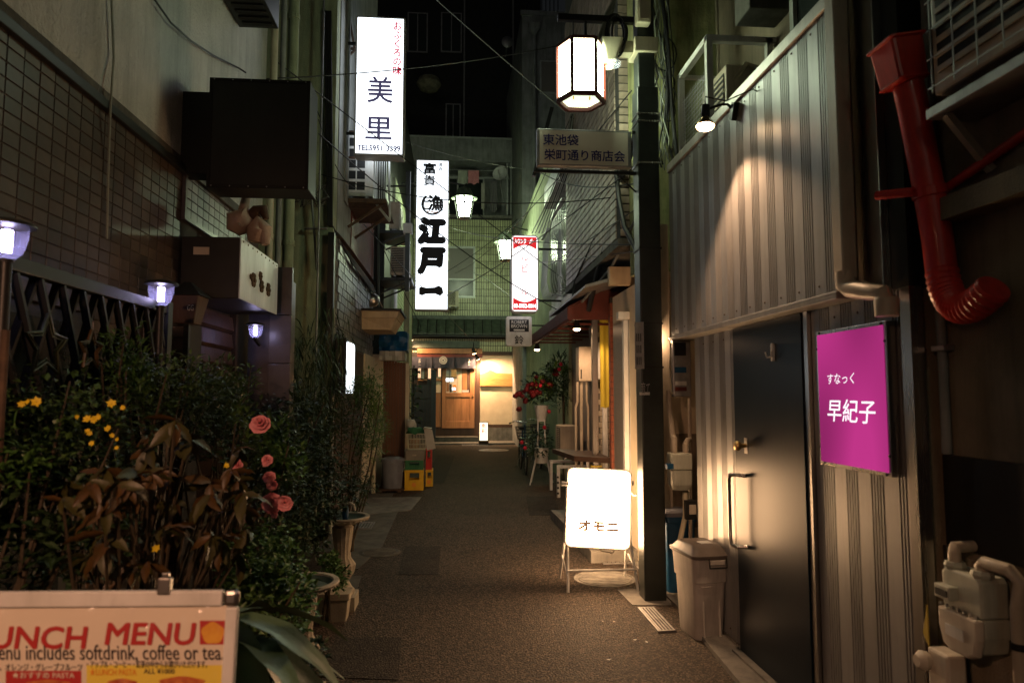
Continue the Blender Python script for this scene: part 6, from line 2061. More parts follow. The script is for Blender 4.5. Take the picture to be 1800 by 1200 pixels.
b = thing('cable_bundle', 'thick bundle of cables sweeping down the brown tiled wall', 'cable bundle', at(1090, 400, Y=6.3))
tube('strand', 'cable', b, [at(1125, 215, Y=5.4), at(1095, 300, Y=5.9), at(1075, 400, Y=6.4), at(1050, 480, Y=7), at(1035, 545, Y=7.4)], .03, 8)
tube('strand', 'cable', b, [at(1083, 300, Y=5.8), at(1088, 350, Y=5.8), at(1098, 400, Y=5.6), at(1122, 445, Y=5.35)], .022, 8)
tube('strand', 'cable_grey', b, [at(1120, 380, Y=5.7), at(1075, 470, Y=6.6), at(1015, 540, Y=7.6)], .014, 6)
tube('strand', 'cable', b, [at(1120, 250, Y=5.5), at(1100, 300, Y=5.8), at(1010, 495, Y=8.2), at(1004, 540, Y=8.2)], .012, 6)
b = thing('cable_bundle', 'bundle of pale drop wires falling behind the cream street sign', 'cable bundle', at(990, 300, Y=8))
for i in range(6):
    tube('strand', ('cable_grey', 'cable')[i % 2], b, [at(1004 + i * 2, 200, Y=8.2), at(988 + i * 3, 290, Y=8.6), at(955 + i * 4, 370, Y=9.2), at(935 + i * 6, 410, Y=10)], .008, 5)
MB().bar(at(970, 190, Y=9), at(938, 310, Y=9), .06, .05).build('leaning_strut', 'black_metal', label='black slanting strut left of the cream street sign', cat='strut')
b = thing('cable_bundle', 'tangled knot of old cables on the green concrete end wall', 'cable bundle', at(550, 330, Y=7.6))
for i in range(10):
    pts = [at(520 + 8 * k_ + rnd.uniform(-12, 12), 335 + rnd.uniform(-22, 30), Y=7.62) for k_ in range(7)]
    tube('strand', ('cable', 'cable_grey')[i % 2], b, pts, .006, 5)
tube('strand', 'cable_grey', b, [at(547, 340, Y=7.6), at(552, 400, Y=7.6), at(557, 475, Y=7.6)], .014, 6)
b = thing('cable_bundle', 'thick cables running along the top edge of the shingles', 'cable bundle', at(600, 400, Y=8))
for i in range(4):
    tube('strand', 'cable', b, [at(572 + i * 3, 20, Y=7.65), at(574 + i * 3, 230, Y=7.65), at(577 + i * 2, 395, Y=7.65), at(620, 455 + i * 3, X=BX + .05), at(655, 503 + i * 3, X=BX + .05), at(672, 540, X=BX + .06)], .012, 6)
# ================================================================ LEFT: trellis, garden lamps
TXX = -1.5
t = thing('trellis_fence', 'dark lattice trellis fence behind the garden plants', 'fence', (TXX, 2.5, 0))
zr = 1.965
yp1 = at(283, 600, X=TXX).y
box('top_rail', 'black_metal', t, TXX - .025, TXX + .025, 1.2, yp1, zr, zr + .05, bev=.003)
for y in (yp1 + .0, 2.2):
    box('post', 'black_metal', t, TXX - .03, TXX + .03, y + .002, y + .06, 0, zr + (.06 if y > 3 else -.001), bev=.003)
y = 1.3
while y < yp1 - .05:
    for s_ in (-1, 1):
        a, b_ = y, y + s_ * .42
        z1_ = zr - .002
        z0_ = zr - .95
        if b_ > yp1:
            f_ = (yp1 - a) / (b_ - a); b_ = yp1; z0_ = z1_ - f_ * .95
        if b_ < 1.2:
            continue
        MB().bar((TXX + s_ * .008, a, z1_), (TXX + s_ * .008, b_, z0_), .014, .028, up=(1, 0, 0)).build('lattice_bar', 'black_metal', t)
    y += .14
# star shaped bamboo ornaments hung on the trellis
def star_frame(px, py, r, label, m='leaf_olive'):
    c = at(px, py, X=TXX + .06)
    t = thing('star_ornament', label, 'ornament', c, 'withered star shaped ornaments on the trellis')
    pts = []
    for i in range(11):
        a = math.pi / 2 + i * math.pi / 5
        rr_ = r if i % 2 == 0 else r * .5
        pts.append(c + Vector((.0, rr_ * math.cos(a) * 1.1, rr_ * math.sin(a))))
    tube('outline', m, t, pts, .007, 8)
    tube('inner_outline', m, t, [c + (p - c) * .78 for p in pts], .004, 8)
    return t


star_frame(82, 608, .115, 'larger straw coloured star ornament on the near trellis')
star_frame(160, 615, .08, 'smaller straw coloured star ornament farther along the trellis', 'leaf_brown')


def garden_lamp(px, py, Y, r, label, post=True, power=6, wall=False, x=None):
    p = at(px, py, Y=Y)
    if x is not None:
        p.x = x
    t = thing('garden_lamp', label, 'lamp', (p.x, p.y, 0 if post else p.z), 'cool white garden lamps along the bed')
    MB().lathe([(r * .25, r * 1.15), (r * 1.05, r * .95), (r * 1.18, r * .82), (r * 1.18, r * .74), (r * .9, r * .70)], p, 28).build('cap', 'black_metal', t, smooth=True)
    MB().lathe([(r * .86, r * .70), (r * .84, r * .2), (r * .66, -r * .5), (r * .32, -r * .85)], p, 40, caps=False, ribs=.03).build('glass', 'clear_glass', t, smooth=True)
    MB().lathe([(r * .22, -r * .5), (r * .24, 0), (r * .24, r * .55), (r * .1, r * .6)], p, 14).build('tube', 'g_cool', t, smooth=True)
    MB().lathe([(r * .34, -r * 1.0), (r * .36, -r * .85)], p, 16).build('collar', 'black_metal', t)
    if post:
        MB().lathe([(.018, 0), (.018, p.z - r * 1.0)], (p.x, p.y, 0), 10).build('post', 'black_metal', t, smooth=True)
    else:
        MB().bar(p + Vector((0, 0, -r)), p + Vector((0, .12, -r * 1.6)), .02).build('bracket', 'black_metal', t)
    lamp('tube_light', 'POINT', t, p + Vector((0, 0, r * .0)), power, (.7, .66, 1), r * .3)
    return t


garden_lamp(12, 425, 2.25, .066, 'nearest cool white garden lamp on its post at the left frame edge', power=.9)
garden_lamp(283, 518, 3.47, .066, 'middle cool white garden lamp at the end of the trellis', power=1.4)
garden_lamp(449, 582, 5.45, .062, 'small cool white lamp before the polished stone pillar', post=False, power=1.3)
# brown antique lantern with letters
t = thing('antique_lantern', 'unlit dark brown lantern with pale letters beside the trellis post', 'lantern', at(330, 540, Y=4.2))
p = at(330, 540, Y=4.2)
MB().loft([rrect(p.x, p.y, p.z + z, h, h, .004, 1) for z, h in ((-.10, .06), (.06, .09))]).build('body', 'wood_dark', t)
MB().loft([rrect(p.x, p.y, p.z + z, h, h, .004, 1) for z, h in ((.062, .11), (.12, .05), (.15, .02))]).build('roof', 'black_metal', t)
lettering('GG', t, (p.x + .03, p.y - .083, p.z - .03), (1, 0, .0), (0, 0, 1), .036, .034, 'plaster_cream', bold=.02)
MB().bar(p + Vector((0, 0, -.1)), (p.x, p.y, 0), .03).build('post', 'black_metal', t)
t = thing('brick_tile_pier', 'brown brick tiled pier between trellis and roller shutter', 'pier', (-1.6, 4.2, 0))
q = R(288, 566, 322, 900, 4.25)
box('core', 'grout_dark', t, q[0] - .06, q[1], 4.26, 4.5, 0, q[3])
tiles(t, (q[0] - .06, 4.26, 0), (1, 0, 0), (0, 0, 1), q[1] - q[0] + .06, q[3], (q[1] - q[0] + .06) / 2, .07, .006, 'tile_brown', .008, (0, -1, 0), off=.0, limit=80)
t = thing('copper_post', 'thin rusty garden post standing at the left frame edge', 'post', at(14, 580, Y=2.2))
tube('post', 'iron', t, [(at(10, 580, Y=2.2).x, 2.2, 0), (at(10, 580, Y=2.2).x + .0, 2.2, at(10, 580, Y=2.2).z)], .012, 8)

# raised bed
box('planting_bed', 'soil', None, -1.78, -1.02, .6, 6.3, 0, .16, kind='structure')
box('bed_edging', 'stone', None, -1.018, -.975, .6, 6.2, 0, .17, kind='structure', bev=.006)


# ================================================================ plants
def plant(name, label, base, parts, cat='plant', stems=6, m_stem='stem', seed=0):
    """parts: (centre, radii, n, leaf length, leaf width, material, droop, up)"""
    t = thing(name, label, cat, base)
    rnd = random.Random(seed)
    by = {}
    for i, (c, rad, n, L_, W__, m_, dr, up) in enumerate(parts):
        b = by.setdefault(m_, MB())
        # scatter clumps inside the volume so that gaps and dark hollows remain
        k = max(3, n // 45)
        for j in range(k):
            while True:
                q_ = Vector((rnd.uniform(-1, 1), rnd.uniform(-1, 1), rnd.uniform(-1, 1)))
                if q_.length < 1:
                    break
            cc_ = Vector(c) + Vector((q_.x * rad[0], q_.y * rad[1], q_.z * rad[2])) * .8
            leafs(b, cc_, [r_ * rnd.uniform(.28, .5) for r_ in rad], n // k, L_, W__, seed * 97 + i * 13 + j, dr, up, shell=.2)
    for m_, b in by.items():
        b.build('foliage', m_, t)
    b = MB()
    for i in range(stems):
        c, rad = parts[i % len(parts)][0], parts[i % len(parts)][1]
        tip = Vector(c) + Vector((rnd.uniform(-.7, .7) * rad[0], rnd.uniform(-.7, .7) * rad[1], rnd.uniform(0, .8) * rad[2]))
        b0 = Vector(base) + Vector((rnd.uniform(-.05, .05), rnd.uniform(-.05, .05), 0))
        mid_ = b0.lerp(tip, .5) + Vector((rnd.uniform(-.08, .08), rnd.uniform(-.08, .08), .06))
        b.tube([b0, mid_, tip], [.011, .008, .003], 5)
    b.build('stems', m_stem, t)
    return t


def pa(px, py, Y):
    return at(px, py, Y=Y)


plant('feathery_shrub', 'feathery green shrub growing against the dark trellis', (-1.45, 3.1, .15),
      [(pa(255, 665, 3.1), (.30, .3, .17), 1500, .04, .007, 'leaf_fern', .2, .9), (pa(330, 710, 3.3), (.28, .3, .20), 1300, .04, .008, 'leaf_dark', .2, .8), (pa(215, 645, 3.0), (.10, .2, .17), 420, .045, .006, 'leaf_mid', .2, 1)], seed=1, stems=14)
plant('feathery_shrub', 'feathery shrub rising in front of the brown roller shutter', (-1.4, 4.3, .15),
      [(pa(390, 690, 4.2), (.22, .3, .22), 1200, .05, .009, 'leaf_fern', .2, .9), (pa(350, 760, 4.0), (.3, .3, .28), 1100, .05, .011, 'leaf_dark', .2, .8)], seed=2, stems=10)
yj = plant('yellow_jasmine', 'dark shrub dotted with yellow flowers at the left frame edge', (-1.5, 2.15, .15),
           [(pa(60, 760, 2.5), (.34, .3, .22), 1300, .035, .010, 'leaf_fern', .4, .6), (pa(150, 790, 2.6), (.34, .28, .22), 1200, .035, .010, 'leaf_dark', .4, .6), (pa(50, 930, 2.4), (.36, .25, .28), 1000, .05, .014, 'leaf_dark', .4, .6), (pa(10, 870, 2.2), (.10, .14, .2), 300, .04, .012, 'leaf_mid', .4, .6)], seed=3, stems=16)


def small_flower(parent, c, r, m, name='flower'):
    b = MB()
    n = Vector((random.uniform(-.5, .7), -1, random.uniform(-.1, .7))).normalized()
    s1 = n.orthogonal().normalized()
    s2 = n.cross(s1)
    for k_ in range(6):
        a = k_ * math.pi / 3 + random.uniform(-.1, .1)
        d = s1 * math.cos(a) + s2 * math.sin(a)
        e = n.cross(d)
        b.add([c, c + d * r * .55 + e * r * .34 + n * r * .1, c + d * r * random.uniform(.85, 1.1) + n * r * .25, c + d * r * .55 - e * r * .34 + n * r * .1], [(0, 1, 2, 3)])
    b.lathe([(r * .16, 0), (r * .12, r * .3)], c, 6, n.to_track_quat('Z', 'Y').to_matrix())
    return b.build(name, m, parent)


for px, py, r in ((38, 710, .016), (49, 706, .018), (64, 706, .021), (153, 736, .02), (165, 737, .02), (173, 733, .018), (196, 709, .019), (190, 753, .019), (197, 765, .014), (161, 779, .016), (206, 772, .012), (216, 716, .014), (135, 732, .012), (205, 787, .010), (154, 757, .014), (274, 963, .018), (398, 818, .013), (157, 761, .013)):
    small_flower(yj, at(px, py, Y=2.1 if px < 260 else 2.0), r * .66 * random.uniform(.8, 1.15), 'petal_yellow')

# large leaved shrub: every leaf is a piece of its own
BL = thing('copper_leaved_shrub', 'shrub with big drooping copper brown leaves in the middle of the bed', 'plant', (-1.1, 2.6, .16))
rnd = random.Random(21)
NS = 6
base_v = []
for L_i in range(1):
    pass


def big_leaf_mesh(name, L_, w_, m_, bend=.25, fold=.25):
    vs, fs = [], []
    for i in range(NS + 1):
        f_ = i / NS
        ww = w_ * math.sin(math.pi * min(1, f_ * .92 + .06)) ** .8
        z = -bend * L_ * f_ * f_
        for s_ in (-1, -.5, 0, .5, 1):
            vs.append((L_ * f_, s_ * ww, z + abs(s_) * ww * fold + .004 * math.sin(f_ * 17) * abs(s_)))
    for i in range(NS):
        for j in range(4):
            a = i * 5 + j
            fs.append((a, a + 1, a + 6, a + 5))
    me = bpy.data.meshes.new(name)
    me.from_pydata(vs, [], fs)
    me.materials.append(M[m_])
    me.polygons.foreach_set('use_smooth', [True] * len(me.polygons))
    return me


LM = [big_leaf_mesh('leaf', .13, .024, 'leaf_brown'), big_leaf_mesh('leaf', .12, .024, 'leaf_olive', .35), big_leaf_mesh('leaf', .11, .022, 'leaf_brown', .5, .35)]


def put_leaf(parent, me, p, d, roll, s_=1.0):
    ob = bpy.data.objects.new('leaf', me)
    COL.objects.link(ob)
    ob.parent = parent
    d = Vector(d).normalized()
    y_ = Vector((0, 0, 1)).cross(d)
    if y_.length < .1:
        y_ = Vector((0, 1, 0))
    y_.normalize()
    z_ = d.cross(y_)
    m_ = Matrix((d, y_, z_)).transposed() @ Matrix.Rotation(roll, 3, 'X')
    ob.matrix_local = Matrix.Translation(p - org(parent)) @ m_.to_4x4() @ Matrix.Scale(s_, 4)
    return ob


whorls = []
for i in range(32):
    px, py = rnd.uniform(110, 430), rnd.uniform(735, 1000)
    if px < 240 and py < 830:
        py += 90
    whorls.append((px, py, rnd.uniform(1.95, 2.6)))
whorls += [(225, 850, 2.0), (110, 880, 2.05), (160, 850, 2.05), (330, 770, 2.3), (370, 850, 2.4), (300, 930, 2.2), (390, 950, 2.3), (260, 990, 2.1), (180, 960, 2.15), (420, 790, 2.8)]
bst = MB()
for (px, py, Y) in whorls:
    c = at(px, py, Y=Y)
    bst.tube([(-1.12 + rnd.uniform(-.1, .1), 2.55, .16), Vector((-1.12, 2.55, .16)).lerp(c, .55) + Vector((rnd.uniform(-.05, .05), 0, .05)), c], [.009, .006, .004], 5)
    a0 = rnd.uniform(0, 6)
    for k_ in range(7):
        a = a0 + k_ * .9
        d = Vector((math.cos(a), math.sin(a), rnd.uniform(-1.5, .35)))
        put_leaf(BL, LM[rnd.choice((0, 1, 1, 2))], c + Vector((0, 0, rnd.uniform(-.01, .01))), d, rnd.uniform(-1.1, 1.1), rnd.uniform(.35, .82))
bst.build('stems', 'stem', BL)

def rose(parent, c, r, m):
    """cupped petals in four whorls around a bud"""
    c = Vector(c)
    n = Vector((random.uniform(-.3, .4), -1, random.uniform(.1, .7))).normalized()
    rot = n.to_track_quat('Z', 'Y').to_matrix()
    b = MB()
    for (cnt, rad, lift, open_) in ((6, 1.0, -.1, 1.15), (5, .78, .1, .8), (5, .55, .26, .45), (3, .3, .36, .15)):
        a0 = random.random() * 6
        for k_ in range(cnt):
            a = a0 + 2 * math.pi * k_ / cnt
            wd = 2 * math.pi / cnt * 1.5
            pts = []
            ruf = random.uniform(-.08, .08)
            for j in range(4):
                f_ = j / 3
                for i in range(5):
                    t_ = a + wd * (i / 4 - .5) * (.6 + .4 * math.sin(math.pi * (.1 + .5 * f_)))
                    rr_ = r * rad * (.25 + .75 * math.sin(f_ * math.pi / 2 * min(1, open_ + .35))) * (1 + .06 * math.sin(i * 2.2 + k_) * f_)
                    zz_ = r * (lift + (.62 - .42 * open_) * f_ - .10 * open_ * f_ * f_ + ruf * f_ * math.cos(i * 1.5))
                    pts.append(c + rot @ Vector((rr_ * math.cos(t_), rr_ * math.sin(t_), zz_)))
            b.add(pts, [(j * 5 + i, j * 5 + i + 1, (j + 1) * 5 + i + 1, (j + 1) * 5 + i) for j in range(3) for i in range(4)])
    o = b.build('rose_bloom', m, parent, smooth=True)
    return o


# rose bush
RB = plant('rose_bush', 'rose bush carrying pink blooms beside the copper leaved shrub', (-1.05, 3.25, .16),
           [(pa(465, 830, 3.3), (.17, .2, .30), 1000, .04, .012, 'leaf_dark', .3, .6), (pa(500, 800, 3.2), (.12, .15, .22), 500, .04, .011, 'leaf_mid', .2, .9), (pa(440, 760, 3.3), (.12, .15, .12), 300, .04, .011, 'leaf_fern', .2, .9)], seed=5, stems=10)
for px, py, r in ((457, 745, .045), (417, 816, .026), (473, 838, .028), (470, 808, .024), (478, 852, .024), (477, 884, .045), (500, 884, .036), (481, 905, .018), (468, 812, .02), (496, 950, .012), (435, 914, .012)):
    rose(RB, at(px, py, Y=2.95), r * .95, 'petal_pink')

# drooping bamboo like plant
WB = thing('drooping_bamboo', 'tall plant with long narrow drooping leaves against the end wall', 'plant', (-1.45, 6.4, .0))
b = MB()
bs = MB()
rnd = random.Random(8)
for i in range(22):
    tip = at(rnd.uniform(475, 615), rnd.uniform(530, 640), Y=rnd.uniform(5.9, 7.3))
    b0 = Vector((-1.45 + rnd.uniform(-.2, .25), 6.5 + rnd.uniform(-.2, .4), 0))
    bs.tube([b0, b0.lerp(tip, .3) + Vector((0, 0, .22)), b0.lerp(tip, .7) + Vector((rnd.uniform(-.08, .08), 0, .2)), tip], [.006, .005, .004, .002], 5)
    for k_ in range(60):
        f_ = rnd.uniform(.35, 1)
        o_ = b0.lerp(tip, f_) + Vector((rnd.uniform(-.08, .08), rnd.uniform(-.08, .08), .12 * math.sin(math.pi * f_)))
        d = Vector((rnd.uniform(-1, 1), rnd.uniform(-1, 1), rnd.uniform(-1.8, .2))).normalized()
        s_ = d.cross(Vector((rnd.uniform(-.4, .4), rnd.uniform(-.4, .4), 1))).normalized()
        l = rnd.uniform(.10, .2)
        w_ = .007
        b.add([o_, o_ + d * l * .4 + s_ * w_, o_ + d * l + Vector((0, 0, -l * .4)), o_ + d * l * .4 - s_ * w_], [(0, 1, 2, 3)])
b.build('foliage', 'leaf_dark', WB)
bs.build('stems', 'leaf_dark', WB)
plant('dark_evergreen', 'dark dense evergreen filling the bed before the end wall', (-1.3, 5.2, .16),
      [(pa(520, 760, 5.3), (.36, .4, .42), 1800, .06, .014, 'leaf_dark', .5, .4), (pa(560, 850, 5.0), (.30, .35, .35), 1300, .05, .013, 'leaf_dark', .5, .4), (pa(520, 920, 4.4), (.25, .3, .35), 1200, .05, .012, 'leaf_dark', .4, .5)], seed=9, stems=10)
plant('bright_cedar', 'bushy fresh green conifer in front of the lit upright sign', (-1.05, 7.0, .0),
      [(pa(640, 690, 7.0), (.20, .25, .30), 1500, .06, .006, 'leaf_mid', .3, .7), (pa(655, 760, 7.0), (.20, .25, .28), 1400, .06, .006, 'leaf_mid', .4, .6), (pa(600, 740, 6.9), (.30, .3, .42), 1500, .06, .008, 'leaf_dark', .4, .6), (pa(660, 720, 6.9), (.09, .2, .3), 500, .05, .006, 'leaf_bright', .3, .8), (pa(625, 840, 6.9), (.22, .25, .25), 700, .06, .008, 'leaf_dark', .5, .4)], seed=10, stems=10)
plant('low_green_bush', 'low leafy bush between the menu board and the stone basin', (-.98, 2.9, .16),
      [(pa(470, 985, 2.85), (.18, .25, .15), 1300, .032, .010, 'leaf_mid', .3, .7), (pa(445, 1060, 2.7), (.18, .25, .15), 1000, .032, .010, 'leaf_fern', .3, .7), (pa(505, 1090, 2.75), (.11, .2, .24), 1000, .034, .010, 'leaf_mid', .3, .7), (pa(500, 1180, 2.6), (.14, .2, .14), 700, .034, .010, 'leaf_dark', .3, .7)], seed=12, stems=12)


def urn(px, py, Y, r, label, foot=0.0):
    p = at(px, py, Y=Y)
    t = thing('stone_urn', label, 'urn', (p.x, p.y, foot), 'cast stone pedestal urns along the bed')
    z = p.z
    MB().lathe([(r * .2, z - .035), (r * .55, z - .03), (r * .95, z + .0), (r * 1.0, z + .012), (r * .98, z + .02), (r * .84, z + .02), (r * .80, z + .012)], (p.x, p.y, 0), 40, caps=False).build('rim', 'stone', t, smooth=True)
    MB().lathe([(r * .81, z + .012), (r * .7, z - .01), (r * .2, z - .025), (.002, z - .026)], (p.x, p.y, 0), 32, caps=False).build('basin', 'basin_green', t, smooth=True)
    b = MB()
    for k_ in range(28):
        a = 2 * math.pi * k_ / 28
        b.obb((p.x + r * .93 * math.cos(a), p.y + r * .93 * math.sin(a), z + .001), (.010, .024, .016), Matrix.Rotation(a + .3, 3, 'Z') @ Matrix.Rotation(-.7, 3, 'Y'))
    b.build('gadroon_band', 'stone', t, bev=.003)
    MB().lathe([(.09, foot), (.09, foot + .03), (.07, foot + .05), (.05, foot + .09), (.085, foot + .15), (.095, foot + .21), (.06, foot + .26), (.055, foot + .3), (.07, z - .12), (.075, z - .06), (.05, z - .036)], (p.x, p.y, 0), 28, ribs=.035).build('pedestal', 'stone', t, smooth=True)
    box('plinth', 'stone', t, p.x - .11, p.x + .11, p.y - .11, p.y + .11, 0, foot + .001 if foot else .002, bev=.004)
    return t, p


u1, p1_ = urn(603, 911, 5.2, .195, 'farther cast stone basin on a pedestal with a blue bottle standing in it', .1)
u2, p2_ = urn(530, 1028, 3.55, .185, 'nearer cast stone basin on a pedestal wrapped in leaves', .1)
plant('trailing_plant', 'leafy trailing plant spilling out of the farther stone basin', (p1_.x - .1, p1_.y - .05, p1_.z),
      [((p1_.x - .12, p1_.y, p1_.z + .04), (.12, .12, .08), 350, .04, .011, 'leaf_dark', .4, .5), ((p1_.x - .14, p1_.y - .1, p1_.z - .1), (.08, .08, .12), 260, .04, .011, 'leaf_dark', .6, .2)], seed=14, stems=4)
plant('leafy_bush', 'green bush growing round the pedestal of the farther basin', (p1_.x - .05, p1_.y - .35, .0),
      [((at(585, 1010, Y=4.7)), (.13, .18, .13), 700, .035, .011, 'leaf_mid', .3, .6)], seed=15, stems=6)
t = thing('blue_bottle', 'small dark blue bottle with pale ribbon in the farther stone basin', 'bottle', (p1_.x + .02, p1_.y, p1_.z))
MB().lathe([(.02, -.01), (.025, .04), (.022, .085), (.010, .10)], p1_ + Vector((.02, -.02, 0)), 14).build('body', 'tarp', t, smooth=True)
rb_ = p1_ + Vector((.02, -.02, .10))
MB().tube([rb_, rb_ + Vector((.03, -.01, .018)), rb_ + Vector((.06, -.01, .0)), rb_ + Vector((.07, -.01, -.04))], [.006, .012, .014, .006], 8).tube([rb_, rb_ + Vector((-.02, 0, .02)), rb_ + Vector((-.03, 0, .01))], .007, 6).build('ribbon', 'cloth_white', t, smooth=True)
t = thing('stone_trough', 'buff stone block trough half hidden under leaves beside the lane', 'trough', (-.85, 4.7, 0))
q = at(608, 1040, Y=4.9)
MB().loft([rrect(q.x - .08, 4.95, z, a, a * .8, .01, 2) for z, a in ((0, .085), (.14, .10), (.15, .11), (.19, .11))]).build('block', 'stone', t)
t = thing('terracotta_pot', 'terracotta pot at the foot of the nearer stone basin', 'pot', (-.62, 2.7, 0))
p = at(535, 1185, Y=2.8)
MB().lathe([(.05, 0), (.075, .15), (.085, .152), (.088, .19), (.078, .19), (.07, .16)], (p.x, 2.8, 0), 22, caps=True).build('pot', 'terracotta', t, smooth=True)
BR = thing('broad_leaved_plant', 'plant with long broad pale leaves right beside the menu board', 'plant', (-.85, 2.05, 0))
LBm = [big_leaf_mesh('leaf', .34, .045, 'leaf_broad', .55, .3), big_leaf_mesh('leaf', .28, .04, 'leaf_broad', .7, .3)]
cb_ = at(425, 1090, Y=1.95)
for i, (a, z) in enumerate(((-.5, .1), (-.1, -.35), (-.3, -.1), (.4, .25), (.9, .1), (1.6, .3), (2.4, .2), (3.2, .1), (-1.2, -.1), (4.2, .3), (-.9, .3))):
    put_leaf(BR, LBm[i % 2], Vector((cb_.x - .05, 1.98, cb_.z - .03 * (i % 4))), (math.cos(a), math.sin(a) * .7, z), .3 * math.sin(i), 1)
tube('stem', 'stem', BR, [(cb_.x - .05, 1.98, 0), (cb_.x - .05, 1.98, cb_.z)], .014, 6)

# ================================================================ buckets, crates
t = thing('lidded_bucket', 'grey plastic bucket with lid and handle beside yellow crates', 'bucket', (-1.0, 11.3, 0))
bx = at(690, 830, Y=11.3).x
bz = .05
q = R(668, 808, 711, 858, 11.3)
MB().lathe([(.15, bz), (.155, bz + .02), (.175, q[3] - .03), (.19, q[3] - .025), (.19, q[3])], (bx, 11.3, 0), 28).build('body', 'grey_plastic', t, smooth=True)
MB().lathe([(.2, q[3] + .001), (.2, q[3] + .02), (.12, q[3] + .05), (.05, q[3] + .055)], (bx, 11.3, 0), 28).build('lid', 'grey_plastic', t, smooth=True)
tube('handle', 'zinc', t, [(bx + .19, 11.2, q[3] - .03), (bx + .2, 11.12, q[3] - .10), (bx + .17, 11.1, q[3] - .18)], .006, 6)
t = thing('wooden_pallet', 'low dark pallet under the lidded grey bucket', 'pallet', (bx, 11.3, 0))
for i in range(4):
    box('board', 'wood_dark', t, bx - .24, bx + .2, 11.08 + i * .12, 11.17 + i * .12, .03, .048)
box('bearer', 'wood_dark', t, bx - .2, bx - .15, 11.08, 11.5, 0, .029)
box('bearer', 'wood_dark', t, bx + .1, bx + .15, 11.08, 11.5, 0, .029)


def crate(x0, x1, y0, y1, z0, z1, m_, label, dot=True):
    t = thing('bottle_crate', label, 'crate', ((x0 + x1) / 2, (y0 + y1) / 2, z0))
    wt = .02
    b = MB()
    hw_ = (x1 - x0)
    for (a, c) in ((y0, y0 + wt), (y1 - wt, y1)):
        b.box(x0, x0 + hw_ * .22, a, c, z0, z1).box(x1 - hw_ * .22, x1, a, c, z0, z1)
        b.box(x0 + hw_ * .221, x1 - hw_ * .221, a, c, z0, z0 + (z1 - z0) * .52).box(x0 + hw_ * .221, x1 - hw_ * .221, a, c, z1 - (z1 - z0) * .14, z1)
    b.box(x0, x0 + wt, y0 + wt + .001, y1 - wt - .001, z0, z1).box(x1 - wt, x1, y0 + wt + .001, y1 - wt - .001, z0, z1)
    b.box(x0 + wt, x1 - wt, y0 + wt, y1 - wt, z0 + .005, z0 + .02)
    b.build('shell', m_, t, bev=.004)
    b = MB()
    for z in (z0 + .005, z1 - .025):
        b.box(x0 - .006, x1 + .006, y0 - .006, y0 - .0005, z, z + .015)
    b.build('rim_band', m_, t)
    if dot:
        cx_ = (x0 + x1) / 2
        MB().lathe([(.035, 0), (.035, .003)], (cx_, y0 - .004, z0 + (z1 - z0) * .28), 18, Matrix.Rotation(math.pi / 2, 3, 'X')).build('round_print', 'menu_orange', t)
    return t


q = R(711, 826, 744, 856, 11.3)
crate(q[0], q[1], 11.3, 11.62, 0, q[3], 'crate_yellow', 'nearer yellow bottle crate under the green crate')
q2 = R(744, 822, 761, 848, 11.9)
crate(q[1] + .02, q2[1], 11.75, 12.1, 0, q2[3] - .02, 'crate_yellow', 'farther yellow bottle crate under the red crate', True)
z_ = q[3] + .002
q3 = R(712, 809, 744, 826, 11.3)
crate(q[0] + .005, q[1] - .005, 11.31, 11.6, z_, q3[3], 'crate_green', 'dark green crate on top of the nearer yellow crate', False)
q4 = R(711, 791, 746, 809, 11.3)
t = thing('storage_box', 'grey brown plastic storage box on top of the green crate', 'box', (q4[0], 11.3, q4[2]))
MB().loft([rrect((q4[0] + q4[1]) / 2, 11.45, z, (q4[1] - q4[0]) / 2 * s_, .15 * s_, .02, 3) for z, s_ in ((q3[3] + .002, .93), (q4[3] - .02, 1), (q4[3] - .019, 1.04), (q4[3], 1.04))]).build('body', 'crate_grey', t)
MB().box((q4[0] + q4[1]) / 2 - .03, (q4[0] + q4[1]) / 2 + .03, 11.285, 11.299, q4[3] - .09, q4[3] - .07).build('latch', 'beige_metal', t)
q5 = R(745, 787, 759, 822, 11.8)
crate(q[1] + .02, q5[1], 11.76, 12.05, q2[3] - .018, q5[3], 'crate_red', 'tall red crate on top of the farther yellow crate', False)
t = thing('basket', 'cream slotted plastic basket heaped with cloths on the storage box', 'basket', (q4[0], 11.4, q4[3]))
q6 = R(716, 762, 748, 790, 11.35)
zb0, zb1 = q4[3] + .003, q6[3]
xm = (q6[0] + q6[1]) / 2
b = MB()
for i in range(13):
    a = -1 + 2 * i / 12
    b.bar((xm + a * .135, 11.33, zb0), (xm + a * .155, 11.31, zb1), .008)
for i in range(8):
    a = i / 7
    b.bar((xm + .137, 11.33 + a * .24, zb0), (xm + .157, 11.31 + a * .28, zb1), .008)
    b.bar((xm - .137, 11.33 + a * .24, zb0), (xm - .157, 11.31 + a * .28, zb1), .008)
for z, r_ in ((zb0 + .01, .14), (zb0 + (zb1 - zb0) * .35, .146), (zb0 + (zb1 - zb0) * .68, .152), (zb1, .16)):
    b.bar((xm - r_, 11.33 - .02 * (z - zb0) / .2, z), (xm + r_, 11.33 - .02 * (z - zb0) / .2, z), .012)
    b.bar((xm + r_, 11.32, z), (xm + r_, 11.58, z), .012)
b.build('lattice', 'cream_plastic', t)
box('bottom', 'cream_plastic', t, xm - .13, xm + .13, 11.34, 11.56, zb0, zb0 + .008)


